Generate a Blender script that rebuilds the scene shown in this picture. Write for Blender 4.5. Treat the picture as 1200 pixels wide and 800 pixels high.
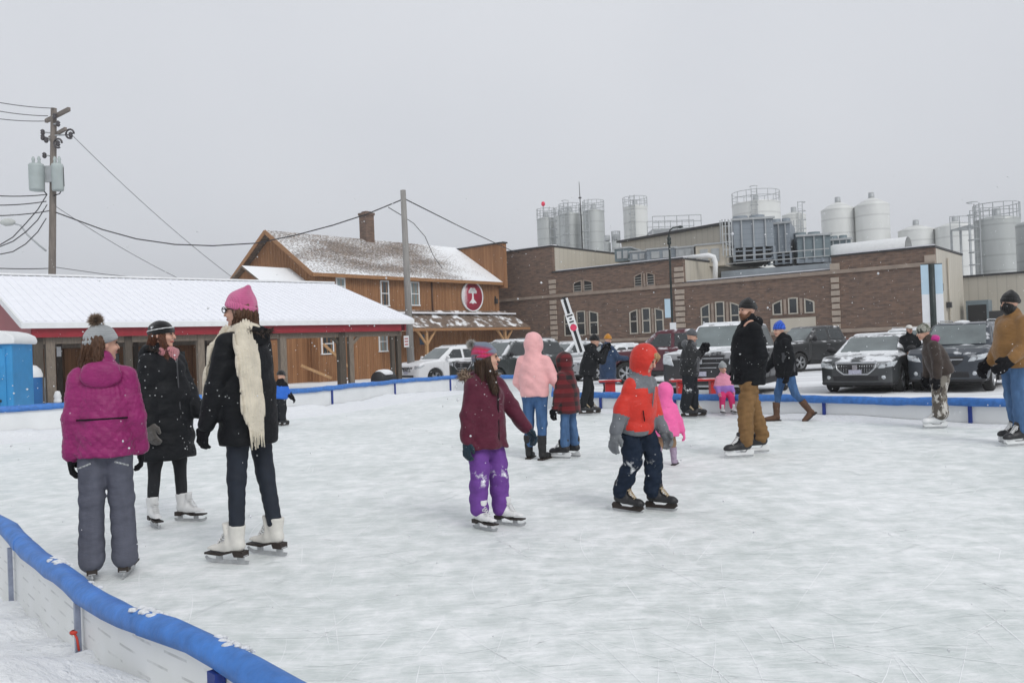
import bpy, bmesh, math, random
import numpy as np
from mathutils import Vector, Matrix, Quaternion, Euler

# ------------------------------------------------------------------ scene reset
for o in list(bpy.data.objects):
    bpy.data.objects.remove(o, do_unlink=True)
scene = bpy.context.scene
COL = scene.collection
random.seed(7); rng = np.random.default_rng(7)
R_ = math.radians

# ------------------------------------------------------------------ camera
CAM_Z = 1.42
FPX = 968.0                      # focal length in photo pixels (1200 wide)
PITCH, ROLL = 0.414, -2.2
cam_data = bpy.data.cameras.new('camera')
cam_data.sensor_width = 36.0
cam_data.lens = FPX / 1200.0 * 36.0
cam_data.clip_start = 0.05
cam_data.clip_end = 2000.0
cam = bpy.data.objects.new('camera', cam_data)
COL.objects.link(cam)
CAM_Q = Quaternion((1, 0, 0), R_(90 + PITCH)) @ Quaternion((0, 0, 1), R_(ROLL))
cam.rotation_mode = 'QUATERNION'
cam.rotation_quaternion = CAM_Q
cam.location = (0, 0, CAM_Z)
scene.camera = cam

# ------------------------------------------------------------------ sky (overcast) and weak diffuse sun
SUN_EL, SUN_AZ = 42.0, 150.0     # high, behind the camera to the right, veiled by cloud
world = bpy.data.worlds.new('World')
scene.world = world
world.use_nodes = True
wn, wl = world.node_tree.nodes, world.node_tree.links
wn.clear()
w_out = wn.new('ShaderNodeOutputWorld')
w_bg = wn.new('ShaderNodeBackground')
w_sky = wn.new('ShaderNodeTexSky')
w_sky.sky_type = 'NISHITA'
w_sky.sun_disc = False
w_sky.sun_elevation = R_(SUN_EL)
w_sky.sun_rotation = R_(SUN_AZ)
w_sky.dust_density = 6.0
w_hsv = wn.new('ShaderNodeHueSaturation')
w_hsv.inputs['Saturation'].default_value = 0.12
w_tc = wn.new('ShaderNodeTexCoord')
w_no = wn.new('ShaderNodeTexNoise')
w_no.inputs['Scale'].default_value = 1.6
w_no.inputs['Detail'].default_value = 3.0
w_cr = wn.new('ShaderNodeValToRGB')
w_cr.color_ramp.elements[0].position = 0.3
w_cr.color_ramp.elements[0].color = (6.8, 7.1, 7.7, 1)
w_cr.color_ramp.elements[1].position = 0.75
w_cr.color_ramp.elements[1].color = (7.8, 8.05, 8.55, 1)
w_mx = wn.new('ShaderNodeMix'); w_mx.data_type = 'RGBA'
w_mx.inputs['Factor'].default_value = 0.93      # cloud deck in front of the clear sky
wl.new(w_sky.outputs[0], w_hsv.inputs['Color'])
wl.new(w_tc.outputs['Generated'], w_no.inputs['Vector'])
wl.new(w_no.outputs[0], w_cr.inputs[0])
wl.new(w_hsv.outputs[0], w_mx.inputs['A'])
wl.new(w_cr.outputs[0], w_mx.inputs['B'])
wl.new(w_mx.outputs['Result'], w_bg.inputs['Color'])
w_bg.inputs['Strength'].default_value = 0.1
wl.new(w_bg.outputs[0], w_out.inputs['Surface'])

sun_d = bpy.data.lights.new('sun', 'SUN')
sun_d.energy = 1.3
sun_d.angle = R_(25)
sun_d.color = (1.0, 0.985, 0.96)
sun = bpy.data.objects.new('sun', sun_d)
COL.objects.link(sun)
_az, _el = R_(SUN_AZ), R_(SUN_EL)
_sd = Vector((math.sin(_az) * math.cos(_el), math.cos(_az) * math.cos(_el), math.sin(_el)))
sun.rotation_mode = 'QUATERNION'
sun.rotation_quaternion = _sd.to_track_quat('Z', 'Y')

scene.view_settings.view_transform = 'Standard'
scene.view_settings.look = 'None'
scene.view_settings.gamma = 1.0
scene.view_settings.use_curve_mapping = False
scene.view_settings.exposure = 0.0

# ------------------------------------------------------------------ survey helpers: photo measurements -> metres
_CM = CAM_Q.to_matrix()
def ray(px, py):
    return _CM @ Vector(((px - 600.0) / FPX, -(py - 400.0) / FPX, -1.0))
def at(px, py, d):
    r = ray(px, py); return Vector((0, 0, CAM_Z)) + r * (d / r.y)
def gnd(px, py, z=0.0):
    r = ray(px, py); return Vector((0, 0, CAM_Z)) + r * ((z - CAM_Z) / r.z)
def on_wall(px, py, o, ang):
    """intersection with a vertical wall through o running along angle ang: (distance along, height)"""
    r = ray(px, py); ux, uy = math.cos(ang), math.sin(ang); nx, ny = -uy, ux
    t = (o[0] * nx + o[1] * ny) / (r.x * nx + r.y * ny)
    return ((r.x * t - o[0]) * ux + (r.y * t - o[1]) * uy, CAM_Z + r.z * t)

# ------------------------------------------------------------------ objects
def tag(o, label=None, cat=None, group=None, kind=None):
    if label: o['label'] = label
    if cat: o['category'] = cat
    if group: o['group'] = group
    if kind: o['kind'] = kind
    return o
def thing(name, label, cat, loc=(0, 0, 0), rotz=0.0, group=None):
    o = bpy.data.objects.new(name, None)
    o.empty_display_size = 0.2
    COL.objects.link(o)
    o.location = loc; o.rotation_euler = (0, 0, rotz)
    return tag(o, label, cat, group)
def link(name, me, parent=None, mats=()):
    o = bpy.data.objects.new(name, me); COL.objects.link(o)
    if parent is not None: o.parent = parent
    for m in mats: me.materials.append(m)
    return o
def copy_tree(o, parent=None):
    c = o.copy(); COL.objects.link(c); c.parent = parent
    for ch in o.children: copy_tree(ch, c)
    return c

class MB:
    """collects shapes into ONE mesh"""
    def __init__(s): s.v = []; s.f = []; s.m = []; s.sm = []
    def add(s, vs, fs, mi=0, smooth=False):
        b = len(s.v); s.v += [tuple(v) for v in vs]
        for f in fs: s.f.append([i + b for i in f]); s.m.append(mi); s.sm.append(smooth)
        return s
    def box(s, c, sz, rz=0.0, M=None, mi=0, taper=1.0):
        hx, hy, hz = sz[0] / 2, sz[1] / 2, sz[2] / 2; vs = []
        cr, sr = math.cos(rz), math.sin(rz)
        for z in (-hz, hz):
            t = taper if z > 0 else 1.0
            for x, y in ((-hx, -hy), (hx, -hy), (hx, hy), (-hx, hy)):
                p = Vector((x * t * cr - y * t * sr, x * t * sr + y * t * cr, z))
                if M: p = M @ p
                vs.append(p + Vector(c))
        return s.add(vs, [(3, 2, 1, 0), (4, 5, 6, 7), (0, 1, 5, 4), (1, 2, 6, 5), (2, 3, 7, 6), (3, 0, 4, 7)], mi)
    def bar(s, a, b, w, h=None, mi=0, up=(0, 0, 1)):
        a, b = Vector(a), Vector(b); d = b - a; L = d.length
        if L < 1e-6: return s
        d.normalize(); u = Vector(up)
        if abs(d.dot(u)) > .98: u = Vector((1, 0, 0))
        x = d.cross(u).normalized(); y = x.cross(d).normalized()
        h = h or w; vs = []
        for p in (a, b):
            for i, j in ((-1, -1), (1, -1), (1, 1), (-1, 1)): vs.append(p + x * (i * w / 2) + y * (j * h / 2))
        return s.add(vs, [(0, 1, 2, 3), (7, 6, 5, 4), (0, 4, 5, 1), (1, 5, 6, 2), (2, 6, 7, 3), (3, 7, 4, 0)], mi)
    def tube(s, pts, r, n=6, mi=0, cap=True, smooth=True):
        pts = [Vector(p) for p in pts]; N = len(pts); vs = []
        rr = r if hasattr(r, '__len__') else [r] * N
        for i, p in enumerate(pts):
            d = (pts[min(i + 1, N - 1)] - pts[max(i - 1, 0)]).normalized()
            u = Vector((0, 0, 1)) if abs(d.z) < .95 else Vector((1, 0, 0))
            x = d.cross(u).normalized(); y = x.cross(d)
            for k in range(n):
                a = 2 * math.pi * k / n; vs.append(p + x * (rr[i] * math.cos(a)) + y * (rr[i] * math.sin(a)))
        fs = [(i * n + k, i * n + (k + 1) % n, (i + 1) * n + (k + 1) % n, (i + 1) * n + k) for i in range(N - 1) for k in range(n)]
        s.add(vs, fs, mi, smooth)
        if cap:
            b = len(s.v) - len(vs)
            s.f.append([b + k for k in range(n)][::-1]); s.m.append(mi); s.sm.append(False)
            s.f.append([b + (N - 1) * n + k for k in range(n)]); s.m.append(mi); s.sm.append(False)
        return s
    def lathe(s, prof, n=24, c=(0, 0, 0), axis='z', mi=0, smooth=True):
        vs = []; N = len(prof)
        for r, z in prof:
            for k in range(n):
                a = 2 * math.pi * k / n; p = (r * math.cos(a), r * math.sin(a), z)
                if axis == 'x': p = (p[2], p[0], p[1])
                if axis == 'y': p = (p[0], p[2], p[1])
                vs.append((p[0] + c[0], p[1] + c[1], p[2] + c[2]))
        fs = [(i * n + k, i * n + (k + 1) % n, (i + 1) * n + (k + 1) % n, (i + 1) * n + k) for i in range(N - 1) for k in range(n)]
        return s.add(vs, fs, mi, smooth)
    def prism(s, poly, a, b, plane='xz', mi=0):
        """poly in a plane, extruded along the third axis from a to b"""
        n = len(poly); vs = []
        for t in (a, b):
            for p, q in poly:
                vs.append({'xz': (p, t, q), 'yz': (t, p, q), 'xy': (p, q, t)}[plane])
        fs = [tuple(range(n)), tuple(range(2 * n - 1, n - 1, -1))]
        fs += [(i, i + n, (i + 1) % n + n, (i + 1) % n) for i in range(n)]
        return s.add(vs, fs, mi)
    def build(s, name, mats, parent=None, bevel=0.0):
        me = bpy.data.meshes.new(name)
        me.from_pydata(s.v, [], s.f)
        mats = mats if isinstance(mats, (list, tuple)) else [mats]
        me.polygons.foreach_set('material_index', s.m)
        me.polygons.foreach_set('use_smooth', s.sm)
        bm = bmesh.new(); bm.from_mesh(me)
        bmesh.ops.recalc_face_normals(bm, faces=bm.faces)
        bm.to_mesh(me); bm.free()
        o = link(name, me, parent, mats)
        if bevel:
            md = o.modifiers.new('bevel', 'BEVEL'); md.width = bevel; md.segments = 2; md.limit_method = 'ANGLE'
        return o

# ------------------------------------------------------------------ materials
MATS = {}
def nt(m):
    m.use_nodes = True
    return m.node_tree.nodes, m.node_tree.links, m.node_tree.nodes['Principled BSDF']
def mixc(n, l, fac, a, b, mode='MIX'):
    mx = n.new('ShaderNodeMix'); mx.data_type = 'RGBA'; mx.blend_type = mode
    for key, v in (('Factor', fac), ('A', a), ('B', b)):
        if hasattr(v, 'is_output') or hasattr(v, 'links'): l.new(v, mx.inputs[key])
        elif key == 'Factor': mx.inputs[key].default_value = v
        else: mx.inputs[key].default_value = (*v, 1) if len(v) == 3 else v
    return mx.outputs['Result']
def noise(n, l, vec, scale, detail=4, rough=.55):
    t = n.new('ShaderNodeTexNoise'); t.inputs['Scale'].default_value = scale
    t.inputs['Detail'].default_value = detail; t.inputs['Roughness'].default_value = rough
    if vec is not None: l.new(vec, t.inputs['Vector'])
    return t.outputs[0]
def ramp(n, l, fac, p0, p1, c0=0.0, c1=1.0):
    t = n.new('ShaderNodeMapRange'); t.inputs['From Min'].default_value = p0; t.inputs['From Max'].default_value = p1
    t.inputs['To Min'].default_value = c0; t.inputs['To Max'].default_value = c1
    l.new(fac, t.inputs['Value']); return t.outputs[0]
def mathn(n, l, op, a, b=None):
    t = n.new('ShaderNodeMath'); t.operation = op
    for i, v in enumerate((a, b)):
        if v is None: continue
        if isinstance(v, (int, float)): t.inputs[i].default_value = v
        else: l.new(v, t.inputs[i])
    return t.outputs[0]
def mapping(n, l, vec, scale=(1, 1, 1), rot=(0, 0, 0)):
    t = n.new('ShaderNodeMapping'); t.inputs['Scale'].default_value = scale; t.inputs['Rotation'].default_value = rot
    l.new(vec, t.inputs['Vector']); return t.outputs[0]
def bumpn(n, l, h, strength, dist, bsdf, prev=None):
    b = n.new('ShaderNodeBump'); b.inputs['Strength'].default_value = strength; b.inputs['Distance'].default_value = dist
    l.new(h, b.inputs['Height'])
    if prev is not None: l.new(prev, b.inputs['Normal'])
    l.new(b.outputs[0], bsdf.inputs['Normal']); return b.outputs[0]
def snowmask(n, l, amt, scale, vec):
    """snow lying on surfaces that face up"""
    g = n.new('ShaderNodeNewGeometry'); sp = n.new('ShaderNodeSeparateXYZ'); l.new(g.outputs['Normal'], sp.inputs[0])
    up = ramp(n, l, sp.outputs['Z'], .25, .8)
    no = noise(n, l, vec, scale, 6, .6)
    return mathn(n, l, 'MULTIPLY', up, ramp(n, l, no, .62 - amt * .5, .72 - amt * .5))
SNOWC = (.87, .885, .90)
def pm(name, col, rough=.65, var=.12, scale=6.0, bump=0.0, bscale=60.0, metal=0.0, spec=.4, coat=0.0,
       snow=0.0, snow_scale=3.0, flecks=0.0, fleck_scale=28.0, sheen=0.0, stretch=(1, 1, 1), fold=0.0, fold_scale=11.0):
    if name in MATS: return MATS[name]
    m = bpy.data.materials.new(name); n, l, b = nt(m)
    tc = n.new('ShaderNodeTexCoord').outputs['Object']
    v = mapping(n, l, tc, stretch)
    f = noise(n, l, v, scale)
    lo = tuple(c * (1 - var) for c in col); hi = tuple(min(1, c * (1 + var)) for c in col)
    c = mixc(n, l, ramp(n, l, f, .3, .7), lo, hi)
    if flecks:
        vo = n.new('ShaderNodeTexVoronoi'); vo.inputs['Scale'].default_value = fleck_scale; l.new(tc, vo.inputs['Vector'])
        gate = noise(n, l, tc, 5.0, 3)
        fm = mathn(n, l, 'MULTIPLY', ramp(n, l, vo.outputs['Distance'], .10 + flecks * .12, .04), ramp(n, l, gate, .62 - .25 * flecks, .70 - .25 * flecks))
        c = mixc(n, l, fm, c, SNOWC)
    if snow:
        sm = snowmask(n, l, snow, snow_scale, tc)
        c = mixc(n, l, sm, c, SNOWC)
    l.new(c, b.inputs['Base Color'])
    b.inputs['Roughness'].default_value = rough; b.inputs['Metallic'].default_value = metal
    b.inputs['Specular IOR Level'].default_value = spec; b.inputs['Coat Weight'].default_value = coat
    b.inputs['Coat Roughness'].default_value = .08
    if sheen: b.inputs['Sheen Weight'].default_value = sheen
    pv = None
    if fold: pv = bumpn(n, l, noise(n, l, mapping(n, l, tc, (1, 1, 1.7)), fold_scale, 4, .6), fold, .03, b)
    if bump: bumpn(n, l, noise(n, l, v, bscale, 3), bump, .01, b, pv)
    MATS[name] = m; return m
# ================================================================== snow, ice and ground
def mat_snow(name, tint=SNOWC, dirt=0.0, bump=.5, bs=9.0):
    m = bpy.data.materials.new(name); n, l, b = nt(m)
    g = n.new('ShaderNodeNewGeometry').outputs['Position']
    a = noise(n, l, g, .6, 6); f = noise(n, l, g, bs, 8, .62); f2 = noise(n, l, g, 70.0, 3)
    c = mixc(n, l, ramp(n, l, f, .3, .7), tuple(t * .94 for t in tint), tint)
    if dirt:
        tr = noise(n, l, mapping(n, l, g, (.10, .9, 1), (0, 0, R_(-38))), 1.3, 6, .65)
        dm = mathn(n, l, 'MULTIPLY', ramp(n, l, tr, .45, .68), dirt)
        c = mixc(n, l, dm, c, (.36, .37, .39))
    l.new(c, b.inputs['Base Color']); b.inputs['Roughness'].default_value = .85
    b.inputs['Specular IOR Level'].default_value = .2
    b.inputs['Subsurface Weight'].default_value = .0
    p = bumpn(n, l, f, bump, .06, b); bumpn(n, l, f2, bump * .5, .006, b, p)
    MATS[name] = m; return m
M_SNOW = mat_snow('snow', bump=.9, bs=12.0); M_LOT = mat_snow('lot_snow', dirt=.55, bump=.35, bs=4.0)
M_ROOFSNOW = mat_snow('roof_snow', (.87, .88, .92), bump=.15, bs=3.0)
M_SHAVE = mat_snow('ice_shavings', (.84, .87, .90), bump=.8, bs=22.0)

def mat_ice():
    m = bpy.data.materials.new('rink_ice'); n, l, b = nt(m)
    g = n.new('ShaderNodeNewGeometry').outputs['Position']
    big = noise(n, l, g, .45, 5, .6)
    wob = n.new('ShaderNodeVectorMath'); wob.operation = 'MULTIPLY_ADD'
    nv = n.new('ShaderNodeTexNoise'); nv.inputs['Scale'].default_value = .8; nv.inputs['Detail'].default_value = 2
    l.new(g, nv.inputs['Vector']); l.new(nv.outputs['Color'], wob.inputs[0]); wob.inputs[1].default_value = (.35, .35, 0); l.new(g, wob.inputs[2])
    gw = wob.outputs[0]
    s1 = noise(n, l, mapping(n, l, gw, (1.5, 9.5, 1), (0, 0, R_(8))), 2.6, 10, .74)
    s2 = noise(n, l, mapping(n, l, gw, (10.0, 1.6, 1), (0, 0, R_(62))), 2.2, 9, .74)
    s3 = noise(n, l, mapping(n, l, gw, (2.0, 16.0, 1), (0, 0, R_(-24))), 3.0, 9, .74)
    blot = noise(n, l, g, 4.5, 9, .70)
    st = mathn(n, l, 'MAXIMUM', ramp(n, l, s1, .42, .72), ramp(n, l, s2, .50, .76))
    st = mathn(n, l, 'MAXIMUM', st, ramp(n, l, s3, .48, .78))
    st = mathn(n, l, 'ADD', mathn(n, l, 'MULTIPLY', st, .68), mathn(n, l, 'MULTIPLY', ramp(n, l, blot, .38, .70), .9))
    st = mathn(n, l, 'ADD', st, ramp(n, l, big, .3, .75, -.42, .26))
    st = mathn(n, l, 'MINIMUM', mathn(n, l, 'MAXIMUM', st, 0.0), 1.0)
    c = mixc(n, l, st, (.645, .695, .675), (.93, .94, .94))
    # thin dark blade cuts
    cuts = None
    for i, (rz, sc, sx) in enumerate(((20, .9, .10), (-35, 1.1, .08), (75, .8, .10), (-70, 1.0, .09))):
        w = n.new('ShaderNodeTexVoronoi'); w.feature = 'DISTANCE_TO_EDGE'; w.inputs['Scale'].default_value = sc
        l.new(mapping(n, l, gw, (sx * 3, 1.0, 1), (0, 0, R_(rz))), w.inputs['Vector'])
        k = ramp(n, l, w.outputs['Distance'], .007, .002)
        gate = ramp(n, l, noise(n, l, g, 1.7 + i, 3), .5, .62)
        k = mathn(n, l, 'MULTIPLY', k, gate)
        cuts = k if cuts is None else mathn(n, l, 'MAXIMUM', cuts, k)
    c = mixc(n, l, mathn(n, l, 'MULTIPLY', cuts, .35), c, (.50, .54, .53))
    l.new(c, b.inputs['Base Color'])
    l.new(ramp(n, l, st, 0, 1, .34, .75), b.inputs['Roughness'])
    b.inputs['Specular IOR Level'].default_value = .35
    h = mathn(n, l, 'SUBTRACT', mathn(n, l, 'ADD', s1, mathn(n, l, 'MULTIPLY', blot, .8)), mathn(n, l, 'MULTIPLY', cuts, .6))
    bumpn(n, l, h, .4, .03, b)
    return m
M_ICE = mat_ice()

def sheet(name, x0, x1, y0, y1, z, mat, step=None, kind='structure'):
    mb = MB(); mb.add([(x0, y0, z), (x1, y0, z), (x1, y1, z), (x0, y1, z)], [(0, 1, 2, 3)])
    return tag(mb.build(name, mat), kind=kind)
sheet('ground', -450, 450, -60, 700, -.10, M_LOT)

# ------------------------------------------------------------------ rink outline (rail line, clockwise from behind the camera)
def railpt(px, py, h): p = gnd(px, py, h); return (p.x, p.y, h)
NEAR = [railpt(345, 810, .49), railpt(300, 786, .49), railpt(250, 760, .49), railpt(183, 737, .49), railpt(133, 709, .49), railpt(83, 675, .49), railpt(40, 643, .49), railpt(10, 620, .49), railpt(-12, 606, .49)]
FAR = [railpt(0, 478.5, .60), railpt(120, 471, .59), railpt(234, 464.5, .58), railpt(330, 459, .56), railpt(400, 452.5, .55),
       railpt(462, 446.5, .52), railpt(530, 441, .5), railpt(596, 440.5, .5), railpt(650, 440, .5)]
RIGHT = [railpt(650, 461, .36), railpt(785, 463.5, .34), railpt(880, 465, .34), railpt(960, 466.5, .34), railpt(1080, 469, .34), railpt(1200, 471, .35)]
n0, n1 = Vector(NEAR[0]), Vector(NEAR[2]); nd = (n0 - n1).normalized()
start = n0 + nd * 3.2
far0 = Vector(FAR[0]); fd = (far0 - Vector(FAR[2])).normalized()
l0, ld = Vector(NEAR[-1]), (Vector(NEAR[-1]) - Vector(NEAR[-3])).normalized()
CORNER = [tuple(l0 + ld * 3), tuple(l0 + ld * 6.5), tuple(l0 + ld * 9.5), tuple(far0 + fd * 4.0), tuple(far0 + fd * 2)]
re, rd = Vector(RIGHT[-1]), (Vector(RIGHT[-1]) - Vector(RIGHT[-3])).normalized()
RINK = [tuple(start)] + NEAR + CORNER + FAR + RIGHT + [tuple(re + rd * 2.5), tuple(re + rd * 5)]

# ice sheet inside the boards
icep = [(p[0], p[1]) for p in RINK] + [(12, 2), (9, -3.5), (2.5, -3.5)]
bm = bmesh.new()
fc = bm.faces.new([bm.verts.new((x, y, 0)) for x, y in icep])
bmesh.ops.triangulate(bm, faces=[fc]); bmesh.ops.recalc_face_normals(bm, faces=bm.faces)
for f in bm.faces:
    if f.normal.z < 0: f.normal_flip()
me = bpy.data.meshes.new('ice'); bm.to_mesh(me); bm.free()
tag(link('ice', me, None, [M_ICE]), kind='structure')

# ------------------------------------------------------------------ boards: blue rail cap, white panels, posts
M_RAIL = pm('rail_blue_plastic', (.04, .17, .50), .5, .22, 13, .3, 35, snow=.0, spec=.5)
M_POST = pm('post_blue', (.012, .035, .22), .45, .15, 8, .05, 60)
def mat_panel():
    m = bpy.data.materials.new('white_liner_panel'); n, l, b = nt(m)
    uvn = n.new('ShaderNodeUVMap').outputs[0]
    f = noise(n, l, uvn, 3.0, 5)
    c = mixc(n, l, ramp(n, l, f, .3, .7), (.74, .75, .72), (.82, .83, .82))
    # rows of short printed dashes
    br = n.new('ShaderNodeTexBrick'); br.inputs['Scale'].default_value = 1.0
    br.inputs['Brick Width'].default_value = .20; br.inputs['Row Height'].default_value = .055
    br.inputs['Mortar Size'].default_value = .0; br.offset = .5
    sp = n.new('ShaderNodeSeparateXYZ'); l.new(uvn, sp.inputs[0])
    row = mathn(n, l, 'FLOOR', mathn(n, l, 'DIVIDE', sp.outputs['Y'], .062))
    xx = mathn(n, l, 'ADD', sp.outputs['X'], mathn(n, l, 'MULTIPLY', row, .137))
    fx = mathn(n, l, 'FRACT', mathn(n, l, 'DIVIDE', xx, .26)); fy = mathn(n, l, 'FRACT', mathn(n, l, 'DIVIDE', sp.outputs['Y'], .062))
    dash = mathn(n, l, 'MULTIPLY', mathn(n, l, 'LESS_THAN', fx, .62), mathn(n, l, 'LESS_THAN', mathn(n, l, 'ABSOLUTE', mathn(n, l, 'SUBTRACT', fy, .5)), .075))
    wear = ramp(n, l, noise(n, l, uvn, 7.0, 4), .40, .60)
    c = mixc(n, l, mathn(n, l, 'MULTIPLY', dash, mathn(n, l, 'MULTIPLY', wear, .55)), c, (.34, .35, .34))
    l.new(c, b.inputs['Base Color']); b.inputs['Roughness'].default_value = .45
    return m
M_PANEL = mat_panel()
M_PANEL_IN = pm('white_liner_inside', (.74, .755, .755), .5, .05, 2.0, .05, 10)

def resample(path, step):
    pts = [Vector(p) for p in path]; out = [pts[0].copy()]; 
    dist = [0.0]
    for a, b in zip(pts, pts[1:]): dist.append(dist[-1] + (b - a).length)
    n_ = max(1, round(dist[-1] / step)); 
    for k in range(1, n_ + 1):
        s = dist[-1] * k / n_
        for i in range(len(pts) - 1):
            if s <= dist[i + 1] + 1e-6:
                t = (s - dist[i]) / max(1e-6, dist[i + 1] - dist[i])
                p0, p1, p2, p3 = pts[max(i - 1, 0)], pts[i], pts[i + 1], pts[min(i + 2, len(pts) - 1)]
                lin = p1.lerp(p2, t); out.append(lin); break
    return out

def smooth_path(p, it=2):
    p = [q.copy() for q in p]
    for _ in range(it):
        p = [p[0]] + [(p[i - 1] + p[i] * 2 + p[i + 1]) / 4 for i in range(1, len(p) - 1)] + [p[-1]]
    return p

def rail_section(thing_o, path, panel_len, seed, wob=.012, outside_first=True, cap=.052, ht=1.0, pm_=None):
    r = random.Random(seed)
    pts = smooth_path(resample(path, .18), 3)
    total = [0.0]
    for a, b in zip(pts, pts[1:]): total.append(total[-1] + (b - a).length)
    # slight sag and wobble of the foam cap
    pw = []
    for i, p in enumerate(pts):
        s = total[i]; q = p.copy(); q.z += wob * math.sin(s * 1.9 + seed) + wob * .6 * math.sin(s * 4.7 + seed * 2); pw.append(q)
    npan = max(1, round(total[-1] / panel_len)); per = len(pts) / npan
    # cap cross-section: inverted U, wider at the bottom
    prof = [(-cap, -.075), (-cap * 1.02, -.02), (-cap * .86, .018), (-cap * .42, .042), (0, .05), (cap * .42, .042), (cap * .86, .018), (cap * 1.02, -.02), (cap, -.075)]
    for k in range(npan):
        i0, i1 = int(k * per), min(len(pts) - 1, int((k + 1) * per))
        if i1 <= i0: continue
        seg = pw[i0:i1 + 1]
        mb = MB(); vs = []; nn = len(prof)
        for i, p in enumerate(seg):
            j = i0 + i; d = (pw[min(j + 1, len(pw) - 1)] - pw[max(j - 1, 0)]); d.z = 0; d.normalize(); nrm = Vector((-d.y, d.x, 0))
            e = 1.0 + (.05 if i in (0, len(seg) - 1) and k % 2 else 0)
            for u, w in prof: vs.append(p + nrm * (u * e) + Vector((0, 0, w * e * ht + .007 * math.sin(total[j] * 19 + u * 60) * math.sin(total[j] * 6.1))))
        fs = [(i * nn + q, i * nn + q + 1, (i + 1) * nn + q + 1, (i + 1) * nn + q) for i in range(len(seg) - 1) for q in range(nn - 1)]
        fs += [(i * nn + nn - 1, i * nn, (i + 1) * nn, (i + 1) * nn + nn - 1) for i in range(len(seg) - 1)]
        mb.add(vs, fs, 0, True); mb.add(vs[:nn], [tuple(range(nn))]); mb.add(vs[-nn:], [tuple(range(nn))])
        mb.build('rail_cap', M_RAIL, thing_o)
        # panel below it, with UVs in metres
        me = bpy.data.meshes.new('board_panel'); vs = []; uv = []
        for i, p in enumerate(seg):
            j = i0 + i; d = (pw[min(j + 1, len(pw) - 1)] - pw[max(j - 1, 0)]); d.z = 0; d.normalize(); nrm = Vector((-d.y, d.x, 0))
            for t in (-.012, .012):
                vs += [(p.x + nrm.x * t, p.y + nrm.y * t, -.1), (p.x + nrm.x * t, p.y + nrm.y * t, p.z - .02)]
                uv += [(total[j], 0), (total[j], p.z + .08)]
        fs = []
        for i in range(len(seg) - 1):
            a = i * 4; fs += [(a, a + 4, a + 5, a + 1), (a + 2, a + 3, a + 7, a + 6)]
        fs += [(0, 1, 3, 2), (len(vs) - 4, len(vs) - 2, len(vs) - 1, len(vs) - 3)]
        me.from_pydata(vs, [], fs); ul = me.uv_layers.new(name='UVMap')
        for lp in me.loops: ul.data[lp.index].uv = uv[lp.vertex_index]
        link('board_panel', me, thing_o, [pm_ or M_PANEL_IN])
    return pw, total

def posts(thing_o, spots, side, h0=-.1, w=.05):
    for (x, y, z, ang) in spots:
        mb = MB(); nx, ny = -math.sin(ang) * side, math.cos(ang) * side
        mb.box((x + nx * .034, y + ny * .034, (h0 + z - .05) / 2), (w, .035, z - .05 - h0), ang)
        mb.build('post', M_POST, thing_o)
def along(pw, x=None, idx=None):
    i = idx; d = pw[min(i + 1, len(pw) - 1)] - pw[max(i - 1, 0)]
    return (pw[i].x, pw[i].y, pw[i].z, math.atan2(d.y, d.x))
def nearest(pw, px, h):
    best = min(range(len(pw)), key=lambda i: abs(600 + FPX * (pw[i].x / max(.5, pw[i].y)) - px))
    return best
near_b = thing('rink_boards', 'wavy blue-capped white rink boards in the near left corner, dusted with snow', 'rink boards', (0, 0, 0))
pwN, _ = rail_section(near_b, [tuple(start)] + NEAR + CORNER[:3], 2.1, 1, .016, cap=.045, ht=.52, pm_=M_PANEL)
def post_px(pw, px): i = nearest(pw, px, .5); return along(pw, idx=i)
posts(near_b, [post_px(pwN, 255)], 1)
far_b = thing('rink_boards', 'long blue-capped white rink boards running from the blue toilet to the white car', 'rink boards', (0, 0, 0))
pwF, _ = rail_section(far_b, [CORNER[3], CORNER[4]] + FAR, 2.4, 2, .008)
posts(far_b, [post_px(pwF, p) for p in (95, 210, 300, 387, 460, 527, 588, 640)], -1)
side_b = thing('rink_boards', 'short end of blue-capped rink boards pointing at the camera beside the pink-hooded woman', 'rink boards', (0, 0, 0))
rail_section(side_b, [(FAR[-1][0] + .02, FAR[-1][1] - .12, .5), (RIGHT[0][0] - .02, RIGHT[0][1] + .15, .36)], 2.4, 3, .004)
right_b = thing('rink_boards', 'blue-capped white rink boards in front of the parked dark cars', 'rink boards', (0, 0, 0))
pwR, _ = rail_section(right_b, RIGHT + [tuple(re + rd * 2.5)], 2.2, 4, .006)
posts(right_b, [post_px(pwR, p) for p in (700, 786, 958, 1130)], -1)
# thin steel stakes with a tie on the outside of the near boards
M_STEEL = pm('stake_steel', (.30, .33, .42), .4, .2, 20, metal=.6)
M_TIE = pm('red_tie', (.55, .05, .03), .6, .2, 20)
for px, tie in ((84, True), (9, False)):
    x, y, z, a = post_px(pwN, px); nx, ny = -math.sin(a), math.cos(a)
    st = MB().box((x + nx * .035, y + ny * .035, .18), (.022, .022, .5), a).build('stake', M_STEEL, near_b)
    if tie:
        mb = MB(); c = Vector((x + nx * .05, y + ny * .05, .31))
        mb.lathe([(.010, -.008), (.016, -.004), (.016, .005), (.010, .009)], 10, c)
        mb.tube([c, c + Vector((.02, -.015, -.02)), c + Vector((.03, -.02, -.07))], .005, 5)
        mb.build('tie', M_TIE, st)

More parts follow.
